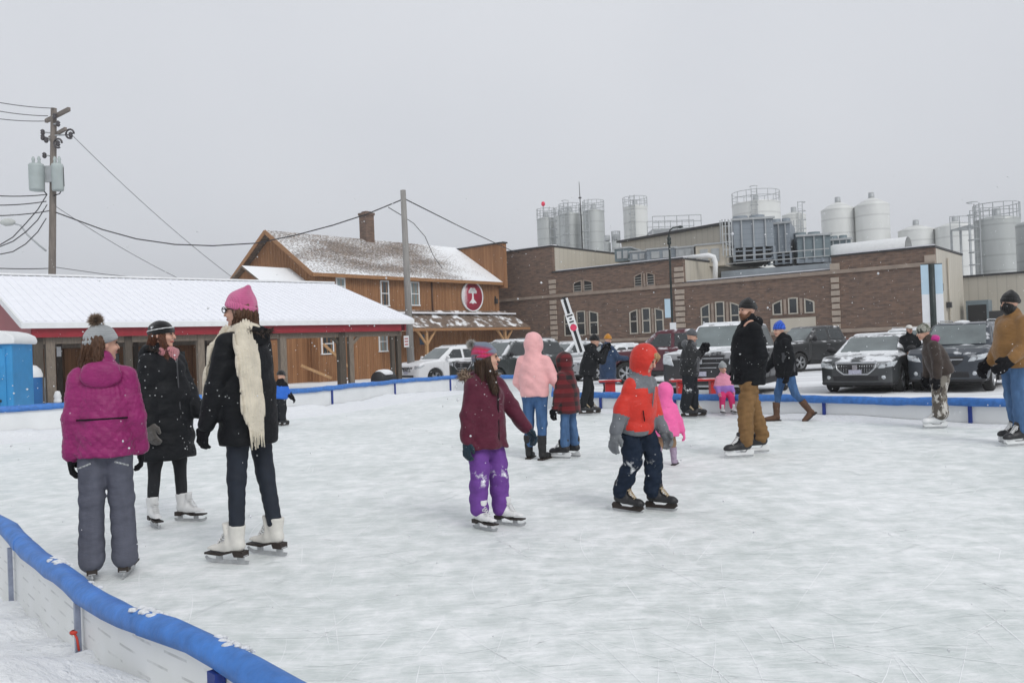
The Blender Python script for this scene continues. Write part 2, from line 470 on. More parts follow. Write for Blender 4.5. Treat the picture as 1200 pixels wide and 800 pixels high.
# ------------------------------------------------------------------ snow banks: real heightfields
def fbm(x, y, seed, octs=5, sc=1.0):
    r = np.random.default_rng(seed); out = 0; a = 1.0
    for o in range(octs):
        for _ in range(3):
            th = r.uniform(0, 6.28); f = sc * 2 ** o * r.uniform(.8, 1.3); ph = r.uniform(0, 6.28)
            out = out + a * np.sin((x * np.cos(th) + y * np.sin(th)) * f + ph + 1.3 * np.sin((x * np.sin(th) - y * np.cos(th)) * f * .7 + ph * 2))
        a *= .5
    return out / 3
def bank(name, path, w, hfun, mat, seed, label=None, nu=None, nv=16, lump=.03, z0=0.0, kind='stuff', skirt=-.04, offs=0.0, step=.06):
    pts = smooth_path(resample(path, step), 2); N = len(pts); vs = []
    xs = np.zeros((N, nv)); ys = np.zeros((N, nv)); hs = np.zeros((N, nv)); s = 0
    for i, p in enumerate(pts):
        d = pts[min(i + 1, N - 1)] - pts[max(i - 1, 0)]; d.z = 0; d.normalize(); nx, ny = -d.y, d.x
        ws = w(s) if callable(w) else w
        for j in range(nv):
            v = j / (nv - 1); xs[i, j] = p.x + nx * (offs + v * ws); ys[i, j] = p.y + ny * (offs + v * ws); hs[i, j] = hfun(s, v)
        if i < N - 1: s += (pts[i + 1] - p).length
    f = fbm(xs, ys, seed, 5, 3.0)
    zs = z0 + hs * (1 + (.18 if nv > 40 else .35) * f) + lump * fbm(xs, ys, seed + 5, 4, 9.0) * np.clip(hs * 8, 0, 1) + np.where(hs <= 0.001, skirt, 0)
    vs = np.stack([xs, ys, zs], -1).reshape(-1, 3)
    fs = [(i * nv + j, i * nv + j + 1, (i + 1) * nv + j + 1, (i + 1) * nv + j) for i in range(N - 1) for j in range(nv - 1)]
    mb = MB(); mb.add(vs.tolist(), fs, 0, True)
    o = mb.build(name, mat); tag(o, kind=kind)
    if label: tag(o, label, 'snow')
    return o
nearpath = [tuple(start)] + NEAR + CORNER[:2]
# normal of a path heading left-away is to its LEFT = outside of the rink for the near boards
# outer snow: a mound by the board base, sloping back to trodden snow
def outer(s, v):
    base = .20 + .06 * math.sin(s * 1.7)
    mound = .30 * math.exp(-((s - 4.15) / .45) ** 2) * math.exp(-((v - .10) / .10) ** 2)
    mound += .16 * math.exp(-((s - 5.9) / .5) ** 2) * math.exp(-((v - .12) / .12) ** 2)
    return base + mound + .05 * math.sin(v * 9) * v
bank('snow_bank', nearpath, 4.5, outer, M_SNOW, 3, 'lumpy trodden snow heaped outside the near blue boards', nv=80, lump=.030, z0=-.06, offs=.004, step=.05)
# inner side: scraped snow along the near boards
bank('snow_ridge', nearpath, -.34, lambda s, v: .05 * (1 - v) ** 1.5 * (1.1 + math.sin(s * 3.1)) * (.5 + .5 * math.sin(s * 1.3)) if v < .95 else 0, M_SHAVE, 11,
     'scraped ice shavings along the inside of the near boards', nv=12, lump=.012, z0=.004, offs=-.06)
bank('snow_ridge', [CORNER[4]] + FAR[:-1], -1.5, lambda s, v: (min(1, max(0, (17.5 - s) / 4)) * .15 * math.exp(-((v - .12) / .42) ** 2) * (.85 + .2 * math.sin(s * .9 + 1))) if v < .96 else 0, M_SNOW, 17,
     'snow pushed up against the inside of the long far boards', nv=16, lump=.025, z0=.002, offs=-.03, step=.12)
bank('snow_ridge', RIGHT + [tuple(re + rd * 2)], -.5, lambda s, v: (.05 * (1 - v) * (.8 + .4 * math.sin(s * 1.3))) if v < .95 else 0, M_SNOW, 23,
     'thin line of snow along the inside of the right boards', nv=8, lump=.01, z0=.002, offs=-.03, step=.12)
# clumps of snow lying on the near blue cap
def snow_cap(pw, total_range, seed):
    r = random.Random(seed)
    mb = MB()
    for _ in range(1500):
        i = r.randrange(*total_range); p = pw[i]
        d = pw[min(i + 1, len(pw) - 1)] - pw[max(i - 1, 0)]; d.normalize(); nx, ny = -d.y, d.x
        if math.sin(i * 1.7) + math.sin(i * .61 + 1) + math.sin(i * .23) < r.uniform(-.2, 2.2): continue
        u = r.gauss(-.022, .016); a = r.uniform(.003, .013); t = r.uniform(-.09, .09)
        c = Vector((p.x + nx * u + d.x * t, p.y + ny * u + d.y * t, p.z + .024 - 8 * u * u))
        vs = []; 
        for zz, rr in ((-.3, .9), (.25, 1.0), (.7, .6)):
            for k in range(7):
                an = 6.283 * k / 7; q = rr * a * r.uniform(.75, 1.25)
                vs.append(c + Vector((q * math.cos(an) * 1.5, q * math.sin(an), zz * a)))
        vs.append(c + Vector((0, 0, a * .85)))
        fs = [(b * 7 + k, b * 7 + (k + 1) % 7, (b + 1) * 7 + (k + 1) % 7, (b + 1) * 7 + k) for b in (0, 1) for k in range(7)]
        fs += [(14 + k, 14 + (k + 1) % 7, 21) for k in range(7)]
        mb.add(vs, fs, 0, True)
    o = mb.build('snow_clumps', M_SNOW); tag(o, 'crumbs of snow lying on the near blue rail', 'snow', kind='stuff')
i_a, i_b = nearest(pwN, 370, .5), nearest(pwN, 45, .5)
snow_cap(pwN, (min(i_a, i_b), max(i_a, i_b)), 5)
# ================================================================== buildings
def mat_planks(name, c0, c1, width=.14, gap=.06, snow=0):
    """vertical boards: per-board tone, dark joints, grain"""
    m = bpy.data.materials.new(name); n, l, b = nt(m)
    tc = n.new('ShaderNodeTexCoord').outputs['Object']
    sp = n.new('ShaderNodeSeparateXYZ'); l.new(tc, sp.inputs[0])
    u = mathn(n, l, 'DIVIDE', mathn(n, l, 'ADD', sp.outputs['X'], sp.outputs['Y']), width)
    idx = mathn(n, l, 'FLOOR', u); fr = mathn(n, l, 'FRACT', u)
    wn_ = n.new('ShaderNodeTexWhiteNoise'); wn_.noise_dimensions = '1D'; l.new(idx, wn_.inputs['W'])
    g = noise(n, l, mapping(n, l, tc, (14, 14, .8)), 3.0, 6)
    t = mathn(n, l, 'ADD', mathn(n, l, 'MULTIPLY', wn_.outputs[0], .6), mathn(n, l, 'MULTIPLY', ramp(n, l, g, .3, .7), .4))
    c = mixc(n, l, t, c0, c1)
    st = ramp(n, l, noise(n, l, mapping(n, l, tc, (1.2, 1.2, .25)), 1.5, 5), .45, .75)
    c = mixc(n, l, mathn(n, l, 'MULTIPLY', st, .4), c, tuple(x * .55 for x in c0))
    joint = mathn(n, l, 'LESS_THAN', fr, gap)
    c = mixc(n, l, mathn(n, l, 'MULTIPLY', joint, .75), c, tuple(x * .25 for x in c0))
    l.new(c, b.inputs['Base Color']); b.inputs['Roughness'].default_value = .7; b.inputs['Specular IOR Level'].default_value = .25
    bumpn(n, l, mathn(n, l, 'SUBTRACT', mathn(n, l, 'MULTIPLY', g, .3), joint), .5, .02, b)
    return m
M_WOOD = mat_planks('cedar_boards', (.225, .105, .048), (.38, .195, .092))
M_WOOD_D = mat_planks('shed_boards', (.19, .09, .045), (.34, .17, .08), .18)
M_TRIM = pm('cedar_trim', (.32, .165, .075), .65, .2, 10, .2, 80, stretch=(1, 1, 1))
M_TIMBER = pm('new_timber', (.44, .26, .125), .65, .15, 8, .2, 60)
M_GREYPOST = pm('weathered_post', (.20, .165, .13), .8, .25, 9, .3, 60, stretch=(4, 4, .5))
M_DARKPOST = pm('dark_treated_post', (.085, .07, .055), .8, .25, 9, .3, 60, stretch=(4, 4, .5))
M_WHITE = pm('white_paint', (.76, .77, .77), .5, .05, 5)
M_RED = pm('red_metal', (.27, .018, .028), .45, .12, 5)
def mat_glass(name, col=(.025, .032, .036), rough=.08):
    return pm(name, col, rough, .3, .9, spec=.7)
M_GLASS = mat_glass('dark_window_glass')
M_GLASS_L = mat_glass('pale_window_glass', (.22, .27, .27), .15)
M_SEAL = pm('dark_recess', (.02, .02, .02), .9)
def mat_brick():
    m = bpy.data.materials.new('brown_brick'); n, l, b = nt(m)
    tc = n.new('ShaderNodeTexCoord').outputs['Object']
    sp = n.new('ShaderNodeSeparateXYZ'); l.new(tc, sp.inputs[0])
    cb = n.new('ShaderNodeCombineXYZ'); l.new(mathn(n, l, 'ADD', sp.outputs['X'], sp.outputs['Y']), cb.inputs[0]); l.new(sp.outputs['Z'], cb.inputs[1])
    br = n.new('ShaderNodeTexBrick'); l.new(cb.outputs[0], br.inputs['Vector'])
    br.inputs['Scale'].default_value = 1.0; br.inputs['Brick Width'].default_value = .42; br.inputs['Row Height'].default_value = .105
    br.inputs['Mortar Size'].default_value = .010; br.inputs['Mortar Smooth'].default_value = .3
    br.inputs['Color1'].default_value = (.19, .115, .078, 1); br.inputs['Color2'].default_value = (.105, .069, .052, 1)
    br.inputs['Mortar'].default_value = (.17, .14, .12, 1); br.inputs['Bias'].default_value = -.1
    big = noise(n, l, tc, .5, 5); med = noise(n, l, mapping(n, l, cb.outputs[0], (2.4, 9.5, 1)), 1.0, 1)
    c = mixc(n, l, ramp(n, l, med, .52, .74), br.outputs['Color'], (.23, .15, .108))
    c = mixc(n, l, ramp(n, l, med, .42, .28), c, (.08, .056, .046))
    c = mixc(n, l, ramp(n, l, big, .35, .75, 0, .35), c, (.14, .105, .09))
    l.new(c, b.inputs['Base Color']); b.inputs['Roughness'].default_value = .85
    bumpn(n, l, br.outputs['Fac'], -.4, .01, b)
    return m
M_BRICK = mat_brick()
M_STONE = pm('limestone', (.40, .335, .275), .8, .12, 3, .2, 40)
M_STONE2 = pm('limestone_band', (.30, .24, .195), .8, .15, 2, .2, 40)
M_CREAM = pm('cream_cladding', (.50, .46, .385), .55, .06, .8, stretch=(1, 1, .3))
M_COPING = pm('dark_coping', (.035, .035, .037), .5)
def mat_ribbed(name, col, per, metal=.0, rough=.45, var=.06, depth=.02, axis='X'):
    m = bpy.data.materials.new(name); n, l, b = nt(m)
    tc = n.new('ShaderNodeTexCoord').outputs['Object']; sp = n.new('ShaderNodeSeparateXYZ'); l.new(tc, sp.inputs[0])
    f = noise(n, l, mapping(n, l, tc, (1, 1, .25)), 1.2, 5)
    c = mixc(n, l, ramp(n, l, f, .3, .7), tuple(x * (1 - var) for x in col), tuple(min(1, x * (1 + var)) for x in col))
    u = mathn(n, l, 'FRACT', mathn(n, l, 'DIVIDE', sp.outputs[axis] if axis != 'XY' else mathn(n, l, 'ADD', sp.outputs['X'], sp.outputs['Y']), per))
    line = mathn(n, l, 'LESS_THAN', u, .12)
    c = mixc(n, l, mathn(n, l, 'MULTIPLY', line, .3), c, tuple(x * .5 for x in col))
    l.new(c, b.inputs['Base Color']); b.inputs['Roughness'].default_value = rough; b.inputs['Metallic'].default_value = metal
    bumpn(n, l, line, -.4, depth, b)
    MATS[name] = m; return m
M_CREAMRIB = mat_ribbed('cream_ribbed_cladding', (.48, .445, .375), .5, axis='XY')
M_REDRIB = mat_ribbed('red_ribbed_cladding', (.25, .017, .026), .23, axis='XY')
def mat_shingle():
    m = bpy.data.materials.new('shingles'); n, l, b = nt(m)
    tc = n.new('ShaderNodeTexCoord').outputs['Object']
    sp = n.new('ShaderNodeSeparateXYZ'); l.new(tc, sp.inputs[0])
    cb = n.new('ShaderNodeCombineXYZ'); l.new(sp.outputs['X'], cb.inputs[0]); l.new(mathn(n, l, 'MULTIPLY', sp.outputs['Z'], 1.75), cb.inputs[1])
    br = n.new('ShaderNodeTexBrick'); l.new(cb.outputs[0], br.inputs['Vector'])
    br.inputs['Scale'].default_value = 1.0; br.inputs['Brick Width'].default_value = .34; br.inputs['Row Height'].default_value = .20
    br.inputs['Mortar Size'].default_value = .012
    br.inputs['Color1'].default_value = (.22, .165, .125, 1); br.inputs['Color2'].default_value = (.13, .10, .08, 1); br.inputs['Mortar'].default_value = (.05, .04, .035, 1)
    fine = noise(n, l, mapping(n, l, cb.outputs[0], (2.6, 4.2, 1)), 2.4, 8, .8); big = noise(n, l, tc, .30, 4, .5)
    big2 = noise(n, l, mapping(n, l, cb.outputs[0], (.35, .8, 1), (0, 0, .7)), .9, 3)
    sn = mathn(n, l, 'ADD', mathn(n, l, 'ADD', mathn(n, l, 'MULTIPLY', fine, 1.5), mathn(n, l, 'MULTIPLY', big2, .45)), mathn(n, l, 'MULTIPLY', br.outputs['Fac'], .10))
    # drift towards the far end and the eaves
    sn = mathn(n, l, 'ADD', sn, ramp(n, l, sp.outputs['X'], 9.5, 14.5, 0, .26))
    sn = mathn(n, l, 'ADD', sn, ramp(n, l, sp.outputs['X'], 4.5, .5, 0, .06))
    sn = mathn(n, l, 'ADD', sn, ramp(n, l, sp.outputs['Z'], 6.7, 6.05, 0, .10))
    gz_ = n.new('ShaderNodeNewGeometry'); sz_ = n.new('ShaderNodeSeparateXYZ'); l.new(gz_.outputs['Normal'], sz_.inputs[0])
    mask = mathn(n, l, 'MULTIPLY', ramp(n, l, sn, 1.0, 1.16), ramp(n, l, sz_.outputs['Z'], .2, .5))
    c = mixc(n, l, mathn(n, l, 'MULTIPLY', mask, .96), br.outputs['Color'], SNOWC)
    l.new(c, b.inputs['Base Color']); b.inputs['Roughness'].default_value = .9
    bumpn(n, l, mathn(n, l, 'ADD', br.outputs['Fac'], mathn(n, l, 'MULTIPLY', mask, -1.2)), -.5, .02, b)
    return m
M_SHINGLE = mat_shingle()

# ------------------------------------------------------------------ two-storey wooden shop
HA = R_(90 - 41.0)                                  # direction of the long wall
H0 = at(369, 318, 46.0); H0z = H0.z
house = thing('wooden_shop', 'two-storey brown wooden shop with snow-streaked shingle roof and round red sign', 'building', (H0.x, H0.y, -.1), HA)
HL, HW = 15.3, 8.2
EZ, RZ = H0z + .1, H0z + .1 + 2.62
def hw(px, py): s, z = on_wall(px, py, H0, HA); return s, z + .1
mb = MB()
mb.prism([(0, 0), (HW, 0), (HW, EZ), (HW / 2, RZ - .12), (0, EZ)], 0, HL, 'yz')
wall = mb.build('wall', M_WOOD, house)
bt = MB()                                            # battens: too thin to pick apart singly
x = .07
while x < HL: bt.box((x, -.012, EZ / 2), (.045, .024, EZ - .02)); x += .28
y = .2
while y < HW:
    h = EZ + (RZ - EZ) * (1 - abs(y - HW / 2) / (HW / 2)) - .15
    bt.box((-.012, y, h / 2), (.024, .045, h - .02)); y += .28
tag(bt.build('batten', M_TRIM, wall), kind='stuff')
ov = .38
mb = MB(); sl = (RZ - EZ) / (HW / 2)
for s in (0, 1):
    def Y(y): return y if s == 0 else HW - y
    vs = []
    for xx in (-.45, HL + .05):
        vs += [(xx, Y(-ov), EZ - ov * sl + .02), (xx, Y(HW / 2), RZ + .02), (xx, Y(HW / 2), RZ + .16), (xx, Y(-ov), EZ - ov * sl + .14)]
    mb.add(vs, [(0, 1, 2, 3), (4, 7, 6, 5), (0, 4, 5, 1), (3, 2, 6, 7), (0, 3, 7, 4), (1, 5, 6, 2)])
roof = mb.build('roof', M_SHINGLE, house)
mb = MB()
mb.box((HL / 2 - .2, -ov - .02, EZ - ov * sl + .03), (HL + .5, .04, .2))
for s in (-1, 1):
    mb.bar((-.47, HW / 2 + s * (HW / 2 + ov), EZ - ov * sl + .04), (-.47, HW / 2, RZ + .05), .05, .24)
mb.build('fascia', M_TRIM, roof)
# gutter pipe and chimney
ct = hw(430, 283)[0]
cx, cy = on_wall(430, 270, (H0.x - math.sin(HA) * HW / 2, H0.y + math.cos(HA) * HW / 2), HA)
mb = MB(); mb.box((cx, HW / 2, RZ + .6), (.68, .68, 2.3)); mb.box((cx, HW / 2, RZ + 1.8), (.78, .78, .16)); mb.box((cx, HW / 2, RZ + 1.93), (.45, .45, .1))
mb.build('chimney', M_BRICK, roof)
# false front at the far end
FX = HL + .05; mb = MB(); ftop = hw(584, 286)[1]
mb.prism([(-.5, EZ - .5), (HW + .5, EZ - .5), (HW + .5, ftop), (-.5, ftop)], FX, FX + .35, 'yz')
mb.build('false_front', M_WOOD, house)
MB().box((FX + .175, HW / 2, ftop + .05), (.5, HW + 1.15, .1)).build('cap_board', M_COPING, house)
def window(parent, s0, s1, z0, z1, glass, y=0.0, frame=.07, mull=True, fm=None, horiz=True):
    fm = fm or M_WHITE
    w = MB(); cx, cz, W, Hh = (s0 + s1) / 2, (z0 + z1) / 2, s1 - s0, z1 - z0
    w.box((cx, y - .035, z1 - frame / 2), (W, .07, frame)); w.box((cx, y - .045, z0 + frame / 2), (W + .08, .09, frame))
    w.box((s0 + frame / 2, y - .035, cz), (frame, .068, Hh - 2 * frame)); w.box((s1 - frame / 2, y - .035, cz), (frame, .068, Hh - 2 * frame))
    if mull: w.box((cx, y - .03, cz), (W - 2 * frame, .056, .05))
    f = w.build('window', fm, parent)
    MB().box((cx, y - .012, cz), (W - 2 * frame, .02, Hh - 2 * frame)).build('pane', glass, f)
for (a, b, c, d, g) in ((393, 404.5, 325, 346, M_GLASS_L), (445, 456, 328.5, 359, M_GLASS), (480, 491.5, 330, 358.5, M_GLASS_L),
                        (375.5, 391, 390, 415, M_GLASS), (443, 454, 388, 412, M_GLASS_L)):
    s0, z1 = hw(a, c); s1, z0 = hw(b, d); window(house, s0, s1, z0, z1, g)
s0, z1 = hw(347, 325); MB().box((-.03, 2.4, EZ - .4), (.06, .9, .7)).build('gable_window', M_SEAL, house)
# downpipe and little wall lamp
sx, sz = hw(505, 332); MB().tube([(sx, -.07, EZ - .3), (sx, -.07, 3.95)], .05, 8).build('downpipe', pm('brown_pipe', (.10, .05, .03), .5), house)
sx, sz = hw(580, 353); MB().box((sx, -.12, sz), (.16, .2, .34)).box((sx, -.05, sz + .1), (.06, .1, .5)).build('wall_lamp', M_COPING, house)
# round red sign with a white tree
sx, sz = hw(552.5, 347.5)
M_SIGNRED = pm('sign_red', (.36, .018, .05), .5, .08, 2.0, snow=0)
def mat_signface():
    m = bpy.data.materials.new('sign_face'); n, l, b = nt(m)
    tc = n.new('ShaderNodeTexCoord').outputs['Object']; sp = n.new('ShaderNodeSeparateXYZ'); l.new(tc, sp.inputs[0])
    no = noise(n, l, tc, 2.2, 6, .65)
    e = mathn(n, l, 'ADD', ramp(n, l, sp.outputs['X'], -.25, -.95), mathn(n, l, 'MULTIPLY', no, .9))
    c = mixc(n, l, ramp(n, l, e, .75, 1.25, 0, .85), (.36, .018, .05), SNOWC)
    l.new(c, b.inputs['Base Color']); b.inputs['Roughness'].default_value = .5; return m
sg = bpy.data.objects.new('round_sign', None); COL.objects.link(sg); sg.parent = house; sg.location = (sx, -.05, sz)
def disc(r, y0, y1, n=40): return [(r, y0), (r, y1), (0.0001, y1)]
MB().lathe([(0.001, .02), (.98, .02), (.98, -.06), (.001, -.06)], 44, axis='y').build('face', mat_signface(), sg)
MB().lathe([(.94, .03), (1.03, .03), (1.03, -.09), (.94, -.09), (.94, .03)], 44, axis='y').build('rim', M_WHITE, sg)
tb = MB()
def blob(cx, cz, r, n=12): tb.prism([(cx + r * math.cos(6.283 * k / n), cz + r * .72 * math.sin(6.283 * k / n)) for k in range(n)], -.085, -.0605 - .0002 * len(tb.f) / 14, 'xz')
for (cx_, cz_, r) in ((0, .38, .26), (-.22, .33, .17), (.22, .33, .17), (-.1, .46, .17), (.12, .46, .16), (-.3, .27, .1), (.3, .27, .1)): blob(cx_, cz_, r)
tb.prism([(-.07, .28), (.07, .28), (.06, .0), (.1, -.2), (.3, -.38), (.34, -.46), (.12, -.42), (.0, -.5), (-.16, -.43), (-.36, -.46), (-.3, -.38), (-.1, -.2), (-.06, 0)], -.09, -.0608, 'xz')
tb.build('tree_emblem', pm('emblem_white', (.78, .78, .78), .5), sg)
# porch roof along the front
sA, zA = hw(440, 366.5); sB, zB = hw(586, 366.5)
pz = zB; pe = 2.72 + .1; pd = 1.9
mb = MB()
vs = [(sA, -.02, pz), (HL + .6, -.02, pz), (HL + 1.0, -pd, pe), (sA, -pd, pe), (sA, -.02, pz + .12), (HL + .6, -.02, pz + .12), (HL + 1.0, -pd, pe + .12), (sA, -pd, pe + .12)]
mb.add(vs, [(0, 3, 2, 1), (4, 5, 6, 7), (0, 1, 5, 4), (1, 2, 6, 5), (2, 3, 7, 6), (3, 0, 4, 7)])
porch = mb.build('porch_roof', pm('porch_shingles', (.17, .125, .095), .9, .35, 5, .5, 20, snow=.22, snow_scale=1.6), house)
MB().box(((sA + HL + 1) / 2, -.42, pz - .09), (HL + .7 - sA, .72, .09), M=None).build('snow_strip', M_ROOFSNOW, porch).rotation_euler = (0, 0, 0)
porch.children[0].location = (0, 0, 0.0)
MB().box(((sA + HL + 1) / 2, -pd + .04, pe - .03), (HL + 1 - sA, .09, .16)).build('porch_beam', M_TRIM, house)
for px in (500, 592):
    s, z = on_wall(px, 400, (H0.x + math.sin(HA) * (pd - .2), H0.y - math.cos(HA) * (pd - .2)), HA)
    mb = MB(); yy = -pd + .2
    mb.box((s, yy, pe / 2), (.16, .16, pe)); mb.bar((s, yy, pe - .95), (s - .75, yy, pe - .08), .12); mb.bar((s, yy, pe - .95), (s + .75, yy, pe - .08), .12)
    mb.build('porch_post', M_TIMBER, house)
s, z = hw(495, 398); MB().box((s, -.04, z), (.5, .06, .62)).build('notice_board', pm('notice', (.05, .09, .15), .5, .4, 6), house)
# leaning timbers in front of the wall
for (p0, p1, nm) in (((365, 404), (395, 431), 'lower end hidden behind the grey shelter post'), ((339, 428.5), (374, 443), 'low, sloping down to the snow')):
    a = hw(*p0); b = hw(*p1)
    o = MB().bar((0, 0, 0), (b[0] - a[0], .0, b[1] - a[1]), .09, .14).build('timber_brace', M_TIMBER)
    wp = Matrix.Rotation(HA, 4, 'Z') @ Vector((a[0], -1.1, a[1]))
    o.location = (H0.x + wp.x, H0.y + wp.y, wp.z - .1); o.rotation_euler = (0, 0, HA)
    tag(o, 'pale timber brace before the wooden wall, ' + nm, 'timber')
# small gabled stair tower against the gable end
T0 = at(289, 314, 45.5)
tw = thing('stair_tower', 'small gabled wooden stair tower with snowy roof left of the shop', 'building', (T0.x, T0.y, -.1), HA)
tz = T0.z + .1; tl, thw = 2.75, 1.45
MB().prism([(-thw, 0), (thw, 0), (thw, tz - .8), (0, tz - .05), (-thw, tz - .8)], 0, tl, 'yz').build('wall', M_WOOD, tw)
mb = MB()
for s in (-1, 1):
    vs = []
    for xx in (-.3, tl): vs += [(xx, s * (thw + .35), tz - .98), (xx, 0, tz), (xx, 0, tz + .12), (xx, s * (thw + .35), tz - .86)]
    mb.add(vs, [(0, 1, 2, 3), (4, 7, 6, 5), (0, 4, 5, 1), (3, 2, 6, 7), (0, 3, 7, 4), (1, 5, 6, 2)])
mb.build('roof', pm('tower_shingles', (.16, .12, .09), .9, .3, 5, .4, 20, snow=.8, snow_scale=.8), tw)
MB().box((-.02, .0, tz - 1.3), (.05, .5, .5)).build('vent', M_SEAL, tw)

# ------------------------------------------------------------------ open shelter with white metal roof
SL = at(26, 379, 22.0); SR = at(484, 375.5, 30.3)
SA = math.atan2(SR.y - SL.y, SR.x - SL.x); SLEN = math.hypot(SR.x - SL.x, SR.y - SL.y)
sh = thing('open_shelter', 'long open shelter with snow-covered white metal roof and red fascia', 'shelter', (SL.x, SL.y, -.1), SA)
sez = (SL.z + SR.z) / 2 + .1
RW, RH = 5.8, 1.78
def sw(px, py, yl): return on_wall(px, py, (SL.x - math.sin(SA) * yl, SL.y + math.cos(SA) * yl), SA)[0]
mb = MB()
for s in (0, 1):
    vs = []
    for xx in (0, SLEN):
        ye, yr = (0, RW) if s == 0 else (2 * RW, RW)
        vs += [(xx, ye, sez), (xx, yr, sez + RH), (xx, yr, sez + RH + .07), (xx, ye, sez + .07)]
    mb.add(vs, [(0, 1, 2, 3), (4, 7, 6, 5), (0, 4, 5, 1), (3, 2, 6, 7), (0, 3, 7, 4), (1, 5, 6, 2)])
sroof = mb.build('roof', M_ROOFSNOW, sh)
mb = MB(); k = 0; L_ = math.hypot(RW, RH)
x = .1
while x < SLEN:
    mb.bar((x, -.015, sez + .075), (x, RW, sez + RH + .075), .05, .022); x += .23
tag(mb.build('roof_rib', M_ROOFSNOW, sroof), kind='stuff')
MB().box((SLEN / 2, RW, sez + RH + .09), (SLEN + .05, .3, .06)).build('ridge_cap', M_WHITE, sroof)
mb = MB(); mb.box((SLEN / 2, -.02, sez - .055), (SLEN + .06, .05, .15)); mb.build('white_fascia', M_WHITE, sroof)
for xx in (-.02, SLEN + .02):
    mb = MB()
    for s in (0, 1): mb.bar((xx, 0 if s == 0 else 2 * RW, sez - .03), (xx, RW, sez + RH - .03), .05, .17)
    mb.build('rake_trim', M_WHITE, sroof)
mb = MB(); mb.box((SLEN / 2 - .12, .10, sez - .25), (SLEN - .7, .05, .25)); mb.build('red_fascia', M_RED, sroof)
for xx in (.22, SLEN - .3):
    MB().prism([(.1, sez - .36), (2 * RW - .1, sez - .36), (2 * RW - .1, sez - .1), (RW, sez + RH - .12), (.1, sez - .1)], xx, xx + .06, 'yz').build('gable_panel', M_REDRIB, sh)
mb = MB(); mb.box((SLEN / 2, .32, sez - .42), (SLEN - .7, .14, .26)); mb.box((SLEN / 2, 2 * RW - .3, sez - .35), (SLEN - .7, .14, .26))
mb.build('beam', M_GREYPOST, sh)
for px, m_, w in ((45, M_DARKPOST, .2), (58.5, M_GREYPOST, .22), (150, M_DARKPOST, .2), (235, M_GREYPOST, .2), (331, M_GREYPOST, .22), (400, M_DARKPOST, .24), (411, M_GREYPOST, .17), (460, M_DARKPOST, .13), (467, M_DARKPOST, .16)):
    s = sw(px, 420, .33); mb = MB(); mb.box((s, .33, (sez - .3) / 2), (w, w, sez - .34))
    if px in (400, 411):
        d = -1 if px == 400 else 1
        mb.bar((s, .33, sez - .85), (s + d * .5, .33, sez - .4), .1)
    mb.build('post', m_, sh)
for k in range(5):
    s = .5 + k * (SLEN - 1) / 4; MB().box((s, 2 * RW - .3, (sez - .3) / 2), (.18, .18, sez - .3)).build('post', M_DARKPOST, sh)
mb = MB(); mb.box((SLEN / 2, 2 * RW - .1, (sez - .4) / 2 + .1), (SLEN - .6, .08, sez - .3)); mb.build('rear_wall', M_WOOD_D, sh)
for k, xx in enumerate((1.2, 4.1, 6.4, 9.2)):
    mb = MB(); mb.box((xx, 2 * RW - .17, 1.1), (1.0, .05, 2.1)); mb.build('door' if k % 2 == 0 else 'wall_panel', M_WOOD, sh)
for k, xx in enumerate((5.3, 8.0)):
    MB().box((xx, 2 * RW - .17, 1.5), (.7, .05, .8)).build('shed_window', M_GLASS, sh)
# things under the shelter
def small(name, label, cat, loc, mb, mat, rz=0.0):
    o = mb.build(name, mat); o.location = loc; o.rotation_euler = (0, 0, rz); return tag(o, label, cat)
p = at(69, 412, 28.0); small('wall_notice', 'small pale notice hanging under the shelter near the grey post', 'notice', p, MB().box((0, 0, 0), (.13, .03, .33)).box((0, -.02, .08), (.09, .01, .08)), M_WHITE, SA)
p = at(67.5, 466, 22.5)
small('water_standpipe', 'white capped standpipe in the snow beside the grey shelter post', 'standpipe', (p.x, p.y, -.1), MB().lathe([(.07, 0), (.07, .5), (.1, .5), (.1, .56), (.08, .62), (.1, .66), (.075, .75), (.06, .8), (0.001, .82)], 14).box((.12, 0, .45), (.12, .06, .06)).box((-.11, 0, .38), (.1, .06, .06)), M_WHITE)
p = at(51.5, 470, 20.5)
small('plastic_bucket', 'small white bucket at the foot of the dark shelter post', 'bucket', (p.x, p.y, -.1), MB().lathe([(.001, 0), (.10, 0), (.125, .3), (.13, .3), (.13, .33), (.115, .33), (.10, .28), (.001, .28)], 16), M_WHITE)
p = at(51, 434, 24.0)
small('electrical_box', 'grey electrical box on a stand between the shelter posts', 'box', (p.x, p.y, -.1), MB().box((0, 0, 1.0), (.3, .15, .34)).box((0, 0, .42), (.06, .06, .84)).box((0, -.085, 1.0), (.22, .02, .26)), pm('box_grey', (.28, .31, .33), .5))
# grill / bin with snow near the right end of the shelter
p = at(450, 447, 27.5)
bn = thing('barrel_grill', 'dark barrel grill topped with snow beside the shelter end post', 'grill', (p.x, p.y, -.1), SA + .3)
M_BLK = pm('black_enamel', (.022, .023, .025), .4, .2, 8)
MB().lathe([(.001, -.36), (.26, -.36), (.28, -.33), (.28, .33), (.26, .36), (.001, .36)], 20, (0, 0, .62), 'x').build('drum', M_BLK, bn)
for sx_ in (-.25, .25):
    for sy_ in (-.16, .16): MB().bar((sx_, sy_ * 1.3, 0), (sx_, sy_, .5), .04).build('leg', M_BLK, bn)
MB().lathe([(.001, .10), (.16, .085), (.26, .04), (.31, -.03), (.30, -.08)], 14, (0, 0, .86)).build('snow_cap', M_SNOW, bn)
